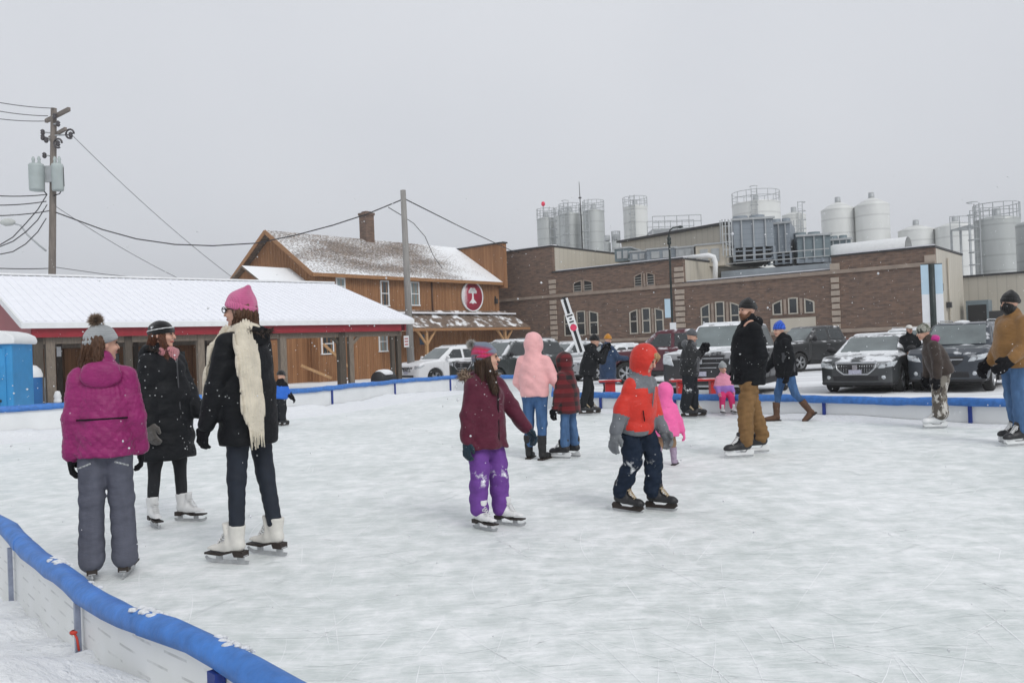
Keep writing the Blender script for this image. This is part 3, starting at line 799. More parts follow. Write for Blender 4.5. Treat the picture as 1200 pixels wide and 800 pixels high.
# bench with hooped legs under the shelter
p = at(352, 452, 26.0)
bc = thing('bench', 'low weathered bench with hooped legs under the shelter', 'bench', (p.x, p.y, -.1), SA)
for k in range(3): MB().box((0, -.12 + .12 * k, .47), (1.6, .11, .04)).build('slat', M_GREYPOST, bc)
for s in (-.5, .5): MB().tube([(s - .2, 0, 0.46), (s - .19, 0, .15), (s - .1, 0, .02), (s + .1, 0, .02), (s + .19, 0, .15), (s + .2, 0, .46)], .025, 6).build('leg', M_BLK, bc)

# ------------------------------------------------------------------ portable toilets
M_TBLUE = pm('toilet_blue', (.04, .27, .56), .4, .1, 3, .1, 30)
M_TBLUE2 = pm('toilet_blue_dark', (.018, .12, .32), .45, .1, 3)
pt_c = at(0, 470, 18.6)
pt = thing('portable_toilet', 'bright blue portable toilet with white roof at the left edge', 'portable toilet', (pt_c.x - .02, pt_c.y, -.1), R_(8))
MB().box((0, 0, .06), (1.12, 1.12, .12)).build('base', M_TBLUE2, pt)
MB().box((0, 0, 1.08), (1.06, 1.06, 1.94)).build('wall', M_TBLUE, pt, bevel=.03)
dr = MB(); dr.box((0, -.545, 1.05), (.80, .03, 1.76)); dr.lathe([(.40, -.02), (.40, .02)], 24, (0, -.545, 1.72), 'y')
door = dr.build('door', M_TBLUE, pt, bevel=.012)
for k in range(9):
    a = R_(20 + k * 17.5); MB().bar((math.cos(a) * .06, -.565, 1.35 + math.sin(a) * .06 - .25), (math.cos(a) * .36, -.565, 1.35 + math.sin(a) * .5 - .25), .022, .02).build('rib', M_TBLUE, door)
MB().tube([(-.3, -.575, .55), (-.1, -.58, .75), (.12, -.58, .82), (.3, -.58, .62), (.34, -.575, .45)], .022, 6).build('rib', pm('toilet_pale', (.12, .38, .58), .4), door)
MB().box((.24, -.575, .78), (.12, .03, .05)).build('latch', M_BLK, door)
MB().box((0.02, -.575, 1.62), (.36, .02, .13)).box((.02, -.58, 1.66), (.26, .02, .13)).build('sign_plate', pm('plate', (.62, .60, .55), .5, .2, 12), door)
rf = MB(); rf.prism([(-.6, 2.02), (.6, 2.02), (.62, 2.1), (.58, 2.2), (.42, 2.28), (.2, 2.33), (-.2, 2.33), (-.42, 2.28), (-.58, 2.2), (-.62, 2.1)], -.6, .6, 'xz')
rf.build('roof', M_WHITE, pt, bevel=.03)
p = at(36.5, 470, 21.5)
t2 = thing('recycling_bin', 'tall blue bin with snowy domed lid behind the blue toilet', 'bin', (p.x, p.y, -.1), R_(20))
MB().lathe([(.001, 0), (.25, 0), (.27, .1), (.28, 1.2), (.27, 1.25), (.001, 1.25)], 20).build('body', M_TBLUE2, t2)
MB().lathe([(.29, 1.22), (.29, 1.30), (.25, 1.42), (.15, 1.52), (.001, 1.56)], 20).build('lid', M_WHITE, t2)

# ------------------------------------------------------------------ brick plant
BC = at(1095, 389, 42.0); BA = R_(-39.2)
b0 = BC - Vector((math.cos(BA), math.sin(BA), 0)) * 40
def bw(px, py): s, z = on_wall(px, py, b0, BA); return s, z + .1
plant = thing('brick_plant', 'long brown brick factory with limestone bands and arched windows', 'building', (b0.x, b0.y, -.1), BA)
sA0 = bw(560, 350)[0]; sAB, zA = bw(646.6, 289); sBC, zB = bw(800, 304.4); sCD, zC = bw(974.5, 317); sE, zD = bw(1095, 290.5)
zB2 = bw(647, 319)[1]; zC2 = bw(803, 333)[1]; zD2 = bw(975, 300.6)[1]
zB, zC, zD = (zB + zB2) / 2, (zC + zC2) / 2, (zD + zD2) / 2
zband = np.mean([bw(586.5, 352.3)[1], bw(740, 339.3)[1], bw(975, 318)[1], bw(1086, 310)[1]])
zbase = np.mean([bw(640, 401.5)[1], bw(740, 397.3)[1], bw(955, 389.6)[1]])
for (x0, x1, zt, dep) in ((sA0, sAB, zA, 16), (sAB + .002, sBC, zB, 15), (sBC + .002, sCD, zC, 15), (sCD + .002, sE, zD, 6.4)):
    # cladding faces: brick in front, cream on the sides above neighbours
    MB().box(((x0 + x1) / 2, .15, zt / 2), (x1 - x0, .3, zt)).build('brick_wall', M_BRICK, plant)
    MB().box(((x0 + x1) / 2, .3 + dep / 2, (zt - .02) / 2), (x1 - x0 - .01, dep, zt - .02)).build('cladding', M_CREAMRIB, plant)
    mb = MB(); mb.box(((x0 + x1) / 2, .14, zt + .05), (x1 - x0 + .1, .42, .1)); mb.box((x1 - .13, .36 + dep / 2, zt + .05), (.34, dep, .1)); mb.build('coping', M_COPING, plant)
    MB().box(((x0 + x1) / 2, .5, zt + .14), (x1 - x0 - .2, .5, .09)).build('snow_strip', M_ROOFSNOW, plant)
MB().box(((sA0 + sE) / 2, -.035, zband), (sE - sA0 - .02, .09, .2)).build('stone_band', M_STONE2, plant)
MB().box(((sA0 + sE) / 2, -.035, zbase), (sE - sA0 - .02, .1, .2)).build('stone_band', M_STONE2, plant)
# quoins, one stone each
qm = None
def quoin(px0, px1, py_top, py_bot, n):
    s0 = bw(px0, (py_top + py_bot) / 2)[0]; s1 = bw(px1, (py_top + py_bot) / 2)[0]
    zt = bw((px0 + px1) / 2, py_top)[1]; zb = bw((px0 + px1) / 2, py_bot)[1]; dz = (zt - zb) / n
    for k in range(n):
        z = zb + dz * (k + .5)
        if abs(z - zband) < .25: continue
        w_ = (s1 - s0) * (1.0 + .06 * ((k * 7) % 3 - 1))
        MB().box(((s0 + s1) / 2, -.03, z), (w_, .1, dz * .74)).build('quoin_stone', M_STONE, plant)
quoin(645, 652.5, 327, 399, 12); quoin(792, 802.5, 312, 398, 13); quoin(975, 984.5, 324, 386, 8)
s1_, z1_ = bw(1090, 304); MB().box((s1_, -.03, z1_), (.5, .1, .45)).build('quoin_stone', M_STONE, plant)
s1_, z1_ = bw(978.5, 312.5); MB().box((s1_, -.03, z1_), (.5, .1, .35)).build('quoin_stone', M_STONE, plant)
M_FRAME = pm('window_frame', (.45, .42, .36), .5)
def arched(px0, px1, py0, py1, n, gap=.32, arch=.22, louver=False, mull=True):
    s0, zt = bw(px0, py0); s1, zb = bw(px1, py1); zb2 = bw(px0, py1)[1]; zt2 = bw(px1, py0)[1]
    zt, zb = (zt + zt2) / 2, (zb + zb2) / 2
    W = (s1 - s0 - gap * (n - 1)) / n
    for k in range(n):
        a = s0 + k * (W + gap); b = a + W
        def top(x):                                   # one shallow arch over the whole set
            u = (x - (s0 + s1) / 2) / ((s1 - s0) / 2); return zt - (arch * u * u if n > 1 else 0)
        N = 6; xs = [a + (b - a) * i / N for i in range(N + 1)]
        fr = MB(); f_ = .07
        outer = [(a, zb)] + [(b, zb)] + [(x, top(x)) for x in reversed(xs)]
        inner = [(a + f_, zb + f_), (b - f_, zb + f_)] + [(min(max(x, a + f_), b - f_), top(x) - f_) for x in reversed(xs)]
        m_ = len(outer); vs = [(p_[0], -.06, p_[1]) for p_ in outer] + [(p_[0], -.06, p_[1]) for p_ in inner] + [(p_[0], .02, p_[1]) for p_ in inner] + [(p_[0], .02, p_[1]) for p_ in outer]
        fs = []
        for i in range(m_):
            j = (i + 1) % m_; fs += [(i, j, m_ + j, m_ + i), (m_ + i, m_ + j, 2 * m_ + j, 2 * m_ + i), (i, 3 * m_ + i, 3 * m_ + j, j)]
        fr.add(vs, fs)
        if mull and not louver: fr.box(((a + b) / 2, -.03, zb + (zt - zb) * .5), (W - 2 * f_, .05, .07))
        w_ = fr.build('louvre' if louver else 'window', M_FRAME if not louver else M_STONE2, plant)
        if louver:
            mb = MB(); z = zb + .12
            while z < zt - .25:
                mb.box(((a + b) / 2, -.03, z), (W - 2 * f_, .06, .05), M=None); z += .16
            mb.build('slats', pm('louvre_grey', (.26, .26, .24), .6), w_)
        g_ = MB(); g_.add([(p_[0], -.008, p_[1]) for p_ in inner], [tuple(range(m_))]); g_.build('pane', M_GLASS if not louver else M_SEAL, w_)
    if n > 1:
        for k in range(n - 1):
            a = s0 + (k + 1) * W + k * gap; MB().box((a + gap / 2, -.02, (zb + zt) / 2 - .02), (gap * .42, .07, zt - zb - .1)).build('mullion_stone', M_STONE2, plant)
arched(661, 702, 364, 393, 3); arched(737.5, 778.5, 360.5, 390.5, 3); arched(821, 868, 353, 387.5, 3, .36, .3)
arched(905, 955, 348.5, 368, 3, .36, .3, mull=False)
arched(671.5, 695, 328, 342.5, 2, .12, .18, True); arched(743, 768, 319, 336, 2, .3, .2, True)
s0, z0 = bw(904, 391); s1, z1 = bw(956, 371); MB().box(((s0 + s1) / 2, -.03, (z0 + z1) / 2), (s1 - s0, .1, z1 - z0)).build('cream_panel', M_CREAM, plant)
# cream pipes and fittings on the end wall
MB().tube([(sE + .08, 2.6, 1.0), (sE + .08, 2.6, zD - .4)], .06, 6).build('wall_pipe', M_CREAM, plant)
MB().box((sE + .06, 1.0, zD - 2.0), (.1, .3, .4)).build('wall_box', M_COPING, plant)
MB().box((sE + .12, 2.3, zD - 2.9), (.2, .35, .3)).build('wall_light', M_COPING, plant)
# cream upper storey set back on the roof
cu = at(728, 281, 65.0); cr_ = at(850, 267.5, 57.0)
ca = math.atan2(cr_.y - cu.y, cr_.x - cu.x); cl = math.hypot(cr_.x - cu.x, cr_.y - cu.y)
up = thing('upper_storey', 'cream-clad upper storey with dark eaves set back on the factory roof', 'building', (cu.x, cu.y, 0), ca)
zt = (cu.z + cr_.z) / 2
MB().box((cl / 2, 1.8, zt / 2), (cl, 3.6, zt)).build('cladding', M_CREAMRIB, up)
MB().box((cl / 2, 1.75, zt + .09), (cl + .5, 4.1, .16)).build('eaves', M_COPING, up)
# ================================================================== tanks, plant, poles, wires
M_TANKW = mat_ribbed('white_tank', (.66, .67, .65), 1.5, 0, .4, .05, .01, 'Z')
M_TANKS = mat_ribbed('stainless_tank', (.46, .48, .47), 1.1, .35, .42, .08, .01, 'Z')
M_GALV = pm('galvanised', (.40, .42, .43), .5, .12, 3, metal=.15)
M_PLANT = mat_ribbed('cooling_grey', (.25, .285, .32), .35, .2, .5, .12, .02, 'Z')
M_PLANTB = mat_ribbed('cooling_blue_grey', (.17, .215, .235), .3, .2, .5, .12, .02, 'Z')
def tank(px0, px1, pyt, d, mat, label, rail=False, dome=True, ladder=False, group=None, stripe=False, zbot=0.0, cone=.35, name='storage_tank'):
    a, b = at(px0, pyt, d), at(px1, pyt, d); r = (b.x - a.x) / 2; c = (a + b) / 2; zt = c.z
    t = thing(name, label, 'tank', (c.x, c.y, zbot), 0, group); Hh = zt - zbot
    MB().lathe([(r, 0), (r, Hh - .15), (r * .985, Hh)], 40).build('shell', mat, t)
    top = MB(); top.lathe([(r * 1.01, Hh - .12), (r * 1.01, Hh), (r * .5, Hh + cone * .6), (.001, Hh + cone)], 40).build('roof', mat, t)
    MB().lathe([(.001, Hh + cone + .5), (.28, Hh + cone + .45), (.3, Hh + cone - .1)], 12).build('vent', M_GALV, t)
    if rail:
        mb = MB(); n = 14
        for zz in (.55, 1.1): mb.tube([(r * 1.0 * math.cos(6.283 * k / 28), r * math.sin(6.283 * k / 28), Hh + zz) for k in range(29)], .028, 4, cap=False)
        for k in range(n): a_ = 6.283 * k / n; mb.bar((r * math.cos(a_), r * math.sin(a_), Hh - .1), (r * math.cos(a_), r * math.sin(a_), Hh + 1.1), .045)
        mb.build('railing', M_GALV, t)
    if ladder:
        mb = MB(); an = R_(250 if ladder is True else ladder); cx, cy = math.cos(an), math.sin(an); tx, ty = -cy, cx
        for s in (-.25, .25): mb.bar((cx * (r + .12) + tx * s, cy * (r + .12) + ty * s, .3), (cx * (r + .12) + tx * s, cy * (r + .12) + ty * s, Hh + 1.2), .06)
        z = .5
        while z < Hh + 1: mb.bar((cx * (r + .12) - tx * .25, cy * (r + .12) - ty * .25, z), (cx * (r + .12) + tx * .25, cy * (r + .12) + ty * .25, z), .035); z += .35
        z = 2.5
        while z < Hh + 1.3:
            mb.tube([(cx * (r + .12 + .38 * (1 - math.cos(q))) + tx * .36 * math.sin(q), cy * (r + .12 + .38 * (1 - math.cos(q))) + ty * .36 * math.sin(q), z) for q in (-1.4, -.7, -2.2, 3.1415, 2.2, 1.4)] if False else
                    [(cx * (r + .12 + .36 + .36 * math.cos(q)) + tx * .36 * math.sin(q), cy * (r + .12 + .36 + .36 * math.cos(q)) + ty * .36 * math.sin(q), z) for q in np.linspace(-2.3, 2.3, 8)], .03, 4, cap=False); z += .9
        mb.build('ladder', M_GALV, t)
    if stripe: MB().tube([(0, -r - .08, .5), (0, -r - .08, Hh - .2)], .1, 6).build('pipe', pm('dark_pipe', (.05, .05, .05), .5), t)
    return t
G1 = 'stainless silos left of the mast'
tank(629, 651, 257, 92, M_TANKS, 'stainless silo under the red beacon, leftmost on the factory skyline', True, group=G1, ladder=300)
tank(649, 664, 255, 97, M_TANKS, 'narrow stainless silo half hidden second from left on the skyline', True, group=G1)
tank(655, 680, 251.5, 90, M_TANKS, 'stainless silo left of the thin mast, third along the skyline', True, group=G1, ladder=250)
tank(683, 708, 248, 88, M_TANKS, 'tallest stainless silo just right of the thin mast', True, group=G1, ladder=230)
tank(672, 690, 251, 98, M_TANKS, 'stainless silo behind the thin mast between two larger ones', False, group=G1)
tank(730, 758.5, 243, 95, M_TANKW, 'tall white tank with top railing standing alone above the cream storey', True, ladder=250)
tank(708, 716, 285, 85, M_TANKS, 'short thin stainless vessel beside the silos', False, group='small vessels')
tank(717, 727, 284, 84, M_TANKS, 'short stainless vessel next to the cream storey', True, group='small vessels')
tank(858.5, 913, 239, 82, M_TANKW, 'wide white tank with railing behind the grey cooling tower', True, ladder=250)
tank(917, 943.5, 252, 86, M_TANKW, 'white tank with caged ladder right of the cooling tower', False, ladder=280)
tank(963, 1001, 246, 88, M_TANKW, 'left of the twin tall white tanks with small top vents', False, cone=.9, group='twin white tanks')
tank(1002.5, 1040.5, 241, 86, M_TANKW, 'right of the twin tall white tanks with small top vents', False, cone=.9, group='twin white tanks')
tank(1054, 1093, 270, 84, M_TANKW, 'short white tank above the brick end wall', False, cone=.6, group='short white tanks')
tank(1097.5, 1141, 266, 82, M_TANKW, 'short white tank next to the big silver tank', False, cone=.6, group='short white tanks')
tank(1144, 1192, 257.5, 60, M_TANKS, 'big silver tank with railing behind the dark parked car', True, ladder=190)
tank(1193, 1235, 262, 52, M_TANKS, 'silver tank cut off by the right edge behind the brown-coated man', False)
def platform(px0, px1, py, d, label, h=1.1):
    a, b = at(px0, py, d), at(px1, py, d); t = thing('roof_platform', label, 'railing', (a.x, a.y, a.z), 0)
    L = b.x - a.x; mb = MB(); n = max(2, int(L / 1.1))
    for y in (0, 3):
        mb = MB()
        for z in (h * .5, h): mb.bar((0, y, z), (L, y, z), .06)
        for k in range(n + 1): mb.bar((L * k / n, y, 0), (L * k / n, y, h), .06)
        mb.build('railing', M_GALV, t)
    MB().box((L / 2, 1.5, -.06), (L, 3.1, .12)).build('deck', M_GALV, t)
    mb = MB()
    for k in (0, n // 2, n): mb.bar((L * k / n, .1, -.1), (L * k / n, .1, -a.z), .14); mb.bar((L * k / n, 2.9, -.1), (L * k / n, 2.9, -a.z), .14)
    mb.build('leg', M_GALV, t)
platform(765, 822, 268, 75, 'galvanised railing platform showing above the cream storey')
platform(1137, 1160, 263, 66, 'railing walkway beside the big silver tank')
def ladder_frame(px0, px1, pyt, pyb, d, label):
    a, b, c = at(px0, pyt, d), at(px1, pyt, d), at(px0, pyb, d); t = thing('access_ladder', label, 'ladder', (a.x, a.y, c.z), 0); W, Hh = b.x - a.x, a.z - c.z
    mb = MB()
    for k in range(4): mb.bar((W * k / 3, 0, 0), (W * k / 3, 0, Hh), .06)
    z = .4
    while z < Hh: mb.bar((0, 0, z), (W, 0, z), .05); z += .5
    for y in (.5,):
        for k in (0, 3): mb.bar((W * k / 3, y, 0), (W * k / 3, y, Hh), .06)
    mb.build('frame', M_GALV, t); return t
ladder_frame(846, 857, 257, 300, 53, 'caged steel ladder at the end of the cream storey')
ladder_frame(930, 941, 258, 292, 68, 'steel ladder between the cooling tower and white tank')
# cooling tower: casing, louvre bays, platform
def cooling(px0, px1, pyt, pyb, d, mat, label, ang, bays=4, dep=5.0, lou=.32, name='cooling_tower'):
    a, b = at(px0, pyt, d), at(px1, pyb, d); t = thing(name, label, 'cooling tower', (a.x, a.y, b.z), ang)
    W = (b.x - a.x); Hh = a.z - b.z; hl = Hh * lou
    MB().box((W / 2, dep / 2, hl + (Hh - hl) / 2), (W, dep, Hh - hl)).build('casing', mat, t)
    for k in range(3): MB().box((W * (.2 + .3 * k), -.06, hl + (Hh - hl) * .5), (.07, .12, (Hh - hl) * .98)).build('rib', M_GALV, t)
    MB().box((W / 2, -.05, hl + (Hh - hl) * .98), (W + .2, .2, .14)).build('top_rim', M_GALV, t)
    MB().box((W / 2, dep / 2, hl / 2), (W - .5, dep - .5, hl)).build('dark_core', M_SEAL, t)
    mb = MB()
    for k in range(bays + 1): mb.box((W * k / bays, .08, hl / 2), (.16, .16, hl)); mb.box((W, dep * k / bays, hl / 2), (.15, .15, hl))
    for k in range(3): mb.box((W / 2, .1, hl * (k + .3) / 3), (W, .1, .09)); mb.box((W - .02, dep / 2, hl * (k + .3) / 3), (.1, dep, .09))
    mb.build('frame', M_PLANT, t)
    n = 2
    for k in range(n): MB().lathe([(W * .2, Hh), (W * .2, Hh + .5), (W * .19, Hh + .5), (W * .19, Hh + .05)], 20, (W * (.28 + .44 * k), dep / 2, 0)).build('fan_stack', mat, t)
    return t
cooling(859, 906, 257, 305, 54.5, M_PLANT, 'big grey louvred cooling tower on the factory roof', R_(-10))
cooling(899, 926, 262, 310, 56.5, M_PLANT, 'narrower grey cooling cell right behind the big cooling tower', R_(-24), 3, 4, .28)
cooling(934, 972, 276, 307, 55.5, M_PLANTB, 'low blue-grey cooling unit in front of the twin white tanks', R_(-12), 4, 6, .16)
cooling(971, 996, 281, 307, 57, M_PLANTB, 'small blue-grey cooling unit against the left twin tank', R_(-20), 3, 5, .12)
# steel deck carrying them
a, b = at(845, 318, 54), at(972, 308, 51.5)
dk = thing('steel_deck', 'grey steel deck carrying the cooling towers above the brick roof', 'deck', (0, 0, 0))
MB().add([tuple(a), tuple(b), (b.x + 3, b.y + 6, b.z), (a.x + 3, a.y + 6, a.z), (a.x, a.y, a.z - .7), (b.x, b.y, b.z - .7), (b.x + 3, b.y + 6, b.z - .7), (a.x + 3, a.y + 6, a.z - .7)],
         [(0, 1, 2, 3), (4, 7, 6, 5), (0, 4, 5, 1), (1, 5, 6, 2), (2, 6, 7, 3), (3, 7, 4, 0)]).build('deck_plate', M_PLANT, dk)
for k in range(5):
    q = a.lerp(b, (k + .3) / 5); MB().box((q.x, q.y + .4, q.z / 2 - .4), (.22, .22, q.z - .7)).build('column', M_GALV, dk)
MB().bar((a.x, a.y - .05, a.z + .9), (b.x, b.y - .05, b.z + .9), .07).bar((a.x, a.y - .05, a.z + .45), (b.x, b.y - .05, b.z + .45), .05).build('handrail', M_GALV, dk)
# grey duct boxes and white pipe along the brick roof
def ductbox(px0, px1, py0, py1, d, mat, label, name='roof_unit', dep=3.0):
    a, b = at(px0, py0, d), at(px1, py1, d); t = thing(name, label, 'roof unit', (a.x, a.y, b.z), R_(-25)); W, Hh = (b.x - a.x) * 1.08, a.z - b.z
    MB().box((W / 2, dep / 2, Hh / 2), (W, dep, Hh)).build('casing', mat, t)
    MB().box((W / 2, dep / 2, Hh + .04), (W + .15, dep + .15, .1)).build('lid', M_GALV, t)
    for k in range(2): MB().box((W * (.3 + .4 * k), -.03, Hh * .5), (W * .28, .06, Hh * .6)).build('access_panel', M_GALV, t)
    return t
ductbox(720, 738, 292, 306, 58, M_PLANTB, 'blue-grey roof unit beside the short cream wall')
ductbox(738, 758, 296, 306, 57, M_PLANT, 'grey duct box in the middle of the brick roof')
ductbox(758, 790, 293, 305, 56, M_PLANT, 'long grey duct box left of the street lamp top')
ductbox(792, 812, 291, 303, 55, M_GALV, 'pale grey roof unit right of the street lamp top')
ductbox(815, 846, 288, 312, 54, M_CREAM, 'cream roof unit with dark opening beside the white pipe')
a = at(800, 303, 53); b = at(838, 299, 51.5); c = at(838, 330, 51.5)
pw_ = thing('white_pipe', 'thick white pipe bending down to the brick roof', 'pipe', (0, 0, 0))
MB().tube([a, b + Vector((-.4, 0, 0)), b + Vector((-.1, 0, -.1)), b + Vector((0, 0, -.45)), c], .16, 12).build('pipe_run', M_WHITE, pw_)
# long horizontal white vessel with rounded end
a, b = at(978, 303, 56), at(1065, 296, 53); r = .95
hv = thing('horizontal_tank', 'long white horizontal tank with rounded end above the brick wall', 'tank', tuple(a), math.atan2(b.y - a.y, b.x - a.x))
L = (b - a).length
MB().lathe([(.001, -.75), (r * .5, -.65), (r * .85, -.35), (r, 0), (r, L)], 28, axis='x').build('shell', M_WHITE, hv)
mb = MB()
for k in (.15, .85): mb.box((L * k, 0, -a.z / 2 - .4), (.3, 1.2, a.z - .8))
mb.build('saddle', M_GALV, hv)
# mast and beacon
mb = MB(); a, b = at(681, 255, 89), at(678.5, 213, 89)
o = thing('radio_mast', 'thin dark radio mast rising from the stainless silos', 'mast', tuple(a)); d = b - a
MB().tube([(0, 0, -8), (0, 0, 0), d], [.09, .07, .03], 6).build('pole', M_COPING, o); MB().box(d * .55, (.3, .3, .12)).build('bracket', M_COPING, o)
a, b = at(636.5, 258, 92), at(636.5, 239, 92)
o = thing('warning_beacon', 'small red beacon on a stick above the leftmost silo', 'beacon', tuple(a)); d = b - a
MB().tube([(0, 0, -.5), d], .06, 5).build('stick', M_GALV, o); MB().lathe([(.001, -.28), (.17, -.2), (.22, 0), (.17, .2), (.001, .28)], 12, d).build('lamp', pm('beacon_red', (.8, .04, .10), .4), o)
# ground-level equipment right of the brick wall
p = at(1148, 375, 46); o = thing('chiller_unit', 'dark boxy chiller beside the big silver tank', 'machine', (p.x, p.y, -.1), BA)
cz = at(1148, 352, 46).z + .1
MB().box((0, 0, cz / 2), (1.1, 1.1, cz)).build('casing', M_PLANTB, o); MB().box((0, -.57, cz * .72), (.9, .05, cz * .4)).build('grille', M_SEAL, o); MB().box((1.1, 0, cz * .4), (1.2, 1.0, cz * .8)).build('cabinet', M_COPING, o)
p = at(1120, 380, 40); o = thing('pipe_rack', 'snow-dusted pipe rack behind the dark parked car', 'pipe rack', (p.x, p.y, -.1), BA)
for k in range(3): MB().tube([(-.6, .3 * k, 1.1 + .2 * k), (1.6, .3 * k, 1.1 + .2 * k)], .06, 8).build('pipe', M_GALV, o)
for s in (-.5, 1.5): MB().box((s, .45, .85), (.12, 1.0, 1.7)).build('upright', M_PLANTB, o)
MB().lathe([(.001, .35), (.3, .3), (.5, .12), (.55, 0)], 14, (.2, .4, 1.66)).build('snow_cap', M_SNOW, o)
a, b = at(1134, 325, 50), at(1150, 325, 50)
o = thing('cream_annex', 'low cream annex between the brick end wall and silver tank', 'building', (a.x, a.y, 0), BA)
MB().box((1.6, 3, a.z / 2), (5.2, 6, a.z)).build('wall', M_CREAMRIB, o); MB().box((1.6, 3, a.z + .06), (5.4, 6.2, .12)).build('roof_edge', M_COPING, o)

# ------------------------------------------------------------------ lamp posts with banners
M_LPOLE = pm('lamp_pole_green', (.02, .03, .028), .45, .2, 8)
M_BANW = pm('banner_white', (.66, .68, .70), .7, .05, 2); M_BANB = pm('banner_blue', (.42, .56, .66), .7, .05, 2); M_BANP = pm('banner_grey', (.52, .52, .51), .7, .05, 2)
p = at(1095, 400, 31); top = at(1094, 309, 31)
lp = thing('banner_post', 'dark post with two pale blue and white banners in front of the brick end', 'banner post', (p.x, p.y, -.1), R_(-6))
Hh = top.z + .1
MB().tube([(0, 0, 0), (0, 0, Hh)], [.12, .10], 10).build('pole', M_LPOLE, lp)
for s in (-1, 1):
    w = .27; x0 = s * .115; zb_ = .9; f1, f2 = Hh - (Hh - zb_) * .36, Hh - (Hh - zb_) * .70
    bn_ = MB().box((x0 + s * w / 2, 0, (Hh + f1) / 2), (w, .02, Hh - f1)).build('banner', M_BANB, lp)
    MB().box((x0 + s * w / 2, 0, (f1 + f2) / 2), (w, .019, f1 - f2 - .002)).build('banner_field', M_BANW, bn_)
    MB().box((x0 + s * w / 2, 0, (f2 + zb_) / 2), (w, .018, f2 - zb_ - .002)).build('banner_field', M_BANP, bn_)
    for zz in (Hh - .01, zb_): MB().bar((s * .02, 0, zz), (x0 + s * w, 0, zz), .03).build('bracket', M_LPOLE, lp)
p = at(789, 405, 40); top = at(787.5, 282, 40)
lp = thing('street_lamp', 'thin dark street lamp with curved arm and hanging banners before the brick wall', 'street lamp', (p.x, p.y, -.1), 0)
Hh = top.z + .1; z2 = at(787.5, 267, 40).z + .1
MB().tube([(0, 0, 0), (0, 0, Hh), (0, 0, z2 - .3), (.06, 0, z2 - .1), (.2, 0, z2), (.5, 0, z2 + .04)], [.06, .05, .035, .035, .035, .03], 8).build('pole', M_LPOLE, lp)
MB().lathe([(.001, .10), (.10, .08), (.16, 0), (.001, -.04)], 12, (.56, 0, z2)).build('lamp_head', M_LPOLE, lp)
MB().lathe([(.05, -.2), (.10, -.16), (.10, -.04), (.07, 0), (.10, .04), (.10, .16), (.05, .2)], 12, (0, 0, Hh)).build('collar', M_LPOLE, lp)
za, zb_ = at(788, 350, 40).z + .1, at(788, 372, 40).z + .1
MB().box((-.2, 0, (za + zb_) / 2), (.28, .02, za - zb_)).build('banner', M_BANB, lp)
za, zb_ = at(788, 378, 40).z + .1, at(788, 387, 40).z + .1
MB().box((-.0, -.13, (za + zb_) / 2), (.3, .02, za - zb_)).build('notice', M_BANW, lp)
za, zb_ = at(788, 389, 40).z + .1, at(788, 400, 40).z + .1
MB().box((.02, -.13, (za + zb_) / 2), (.3, .02, za - zb_)).build('notice', M_BANW, lp)

# ------------------------------------------------------------------ utility poles
M_UPOLE = pm('utility_pole_wood', (.19, .165, .145), .85, .25, 5, .3, 40, stretch=(5, 5, .3))
M_WIRE = pm('black_cable', (.025, .025, .028), .6); M_WIREG = pm('grey_cable', (.13, .13, .14), .6)
M_CAN = pm('transformer_green_grey', (.40, .45, .44), .45, .08, 3)
P1b, P1t = at(58, 420, 36), at(63, 127, 36)
up1 = thing('utility_pole', 'tall wooden utility pole with two transformers and a street light behind the shelter', 'utility pole', (P1b.x, P1b.y, -.1))
tp = Vector((P1t.x - P1b.x, 0, P1t.z + .1))
MB().tube([(0, 0, 0), tp], [.17, .12], 12).build('pole', M_UPOLE, up1)
def p1(px, py, dy=0.0): q = at(px, py, 36 + dy); return Vector((q.x - P1b.x, dy, q.z + .1))
MB().bar(p1(54, 142, .7), p1(81, 128, -.7), .12, .16).build('crossarm', M_UPOLE, up1)
MB().bar(p1(58, 162, .5), p1(77, 151, -.5), .1, .14).build('crossarm', M_UPOLE, up1)
M_INS = pm('insulator', (.06, .055, .06), .3)
for (px, py) in ((50, 155), (50, 161), (54, 164), (68, 145), (52, 182), (64, 136), (83, 158), (68, 168)):
    io = MB().lathe([(.001, -.14), (.06, -.12), (.1, -.04), (.06, 0), (.1, .05), (.06, .1), (.001, .14)], 8, p1(px, py, -.25)).build('insulator', M_INS, up1)
    MB().bar(p1(px, py, -.25), p1(60, py + 1), .05).build('bracket', M_GALV, io)
for (px, py) in ((82, 157), (68, 168)):
    c = p1(px, py, -.3); MB().tube([c + Vector((.17 * math.cos(a), 0, .2 * math.sin(a))) for a in np.linspace(0, 5.2, 12)], .045, 5).build('cutout_switch', M_INS, up1)
for (x0, x1) in ((34, 52), (60.5, 74.5)):
    a, b = p1(x0, 193, -.35), p1(x1, 223, -.35); r = (b.x - a.x) / 2; c = (a + b) / 2
    cn = MB().lathe([(.001, -.6), (r * .92, -.58), (r, -.5), (r, .45), (r * 1.04, .5), (r * .9, .58), (.001, .62)], 18, (c.x, -.35, c.z)).build('transformer', M_CAN, up1)
    for s in (-.4, .4): MB().lathe([(.05, .55), (.08, .62), (.05, .7), (.08, .78), (.04, .9), (.001, .92)], 8, (c.x + s * r, -.35, c.z)).build('bushing', M_CAN, cn)
MB().box((tp.x * .6 + .05, -.15, p1(58, 205).z), (.5, .16, .7)).build('bracket', M_GALV, up1)
MB().tube([p1(38, 197, -.3), p1(42, 212, -.5), p1(50, 222, -.3), p1(55, 228)], .025, 5).build('jumper', M_WIRE, up1)
MB().tube([p1(74, 196, -.3), p1(75, 218, -.3), p1(70, 227, -.2), p1(58, 231)], .025, 5).build('jumper', M_WIRE, up1)
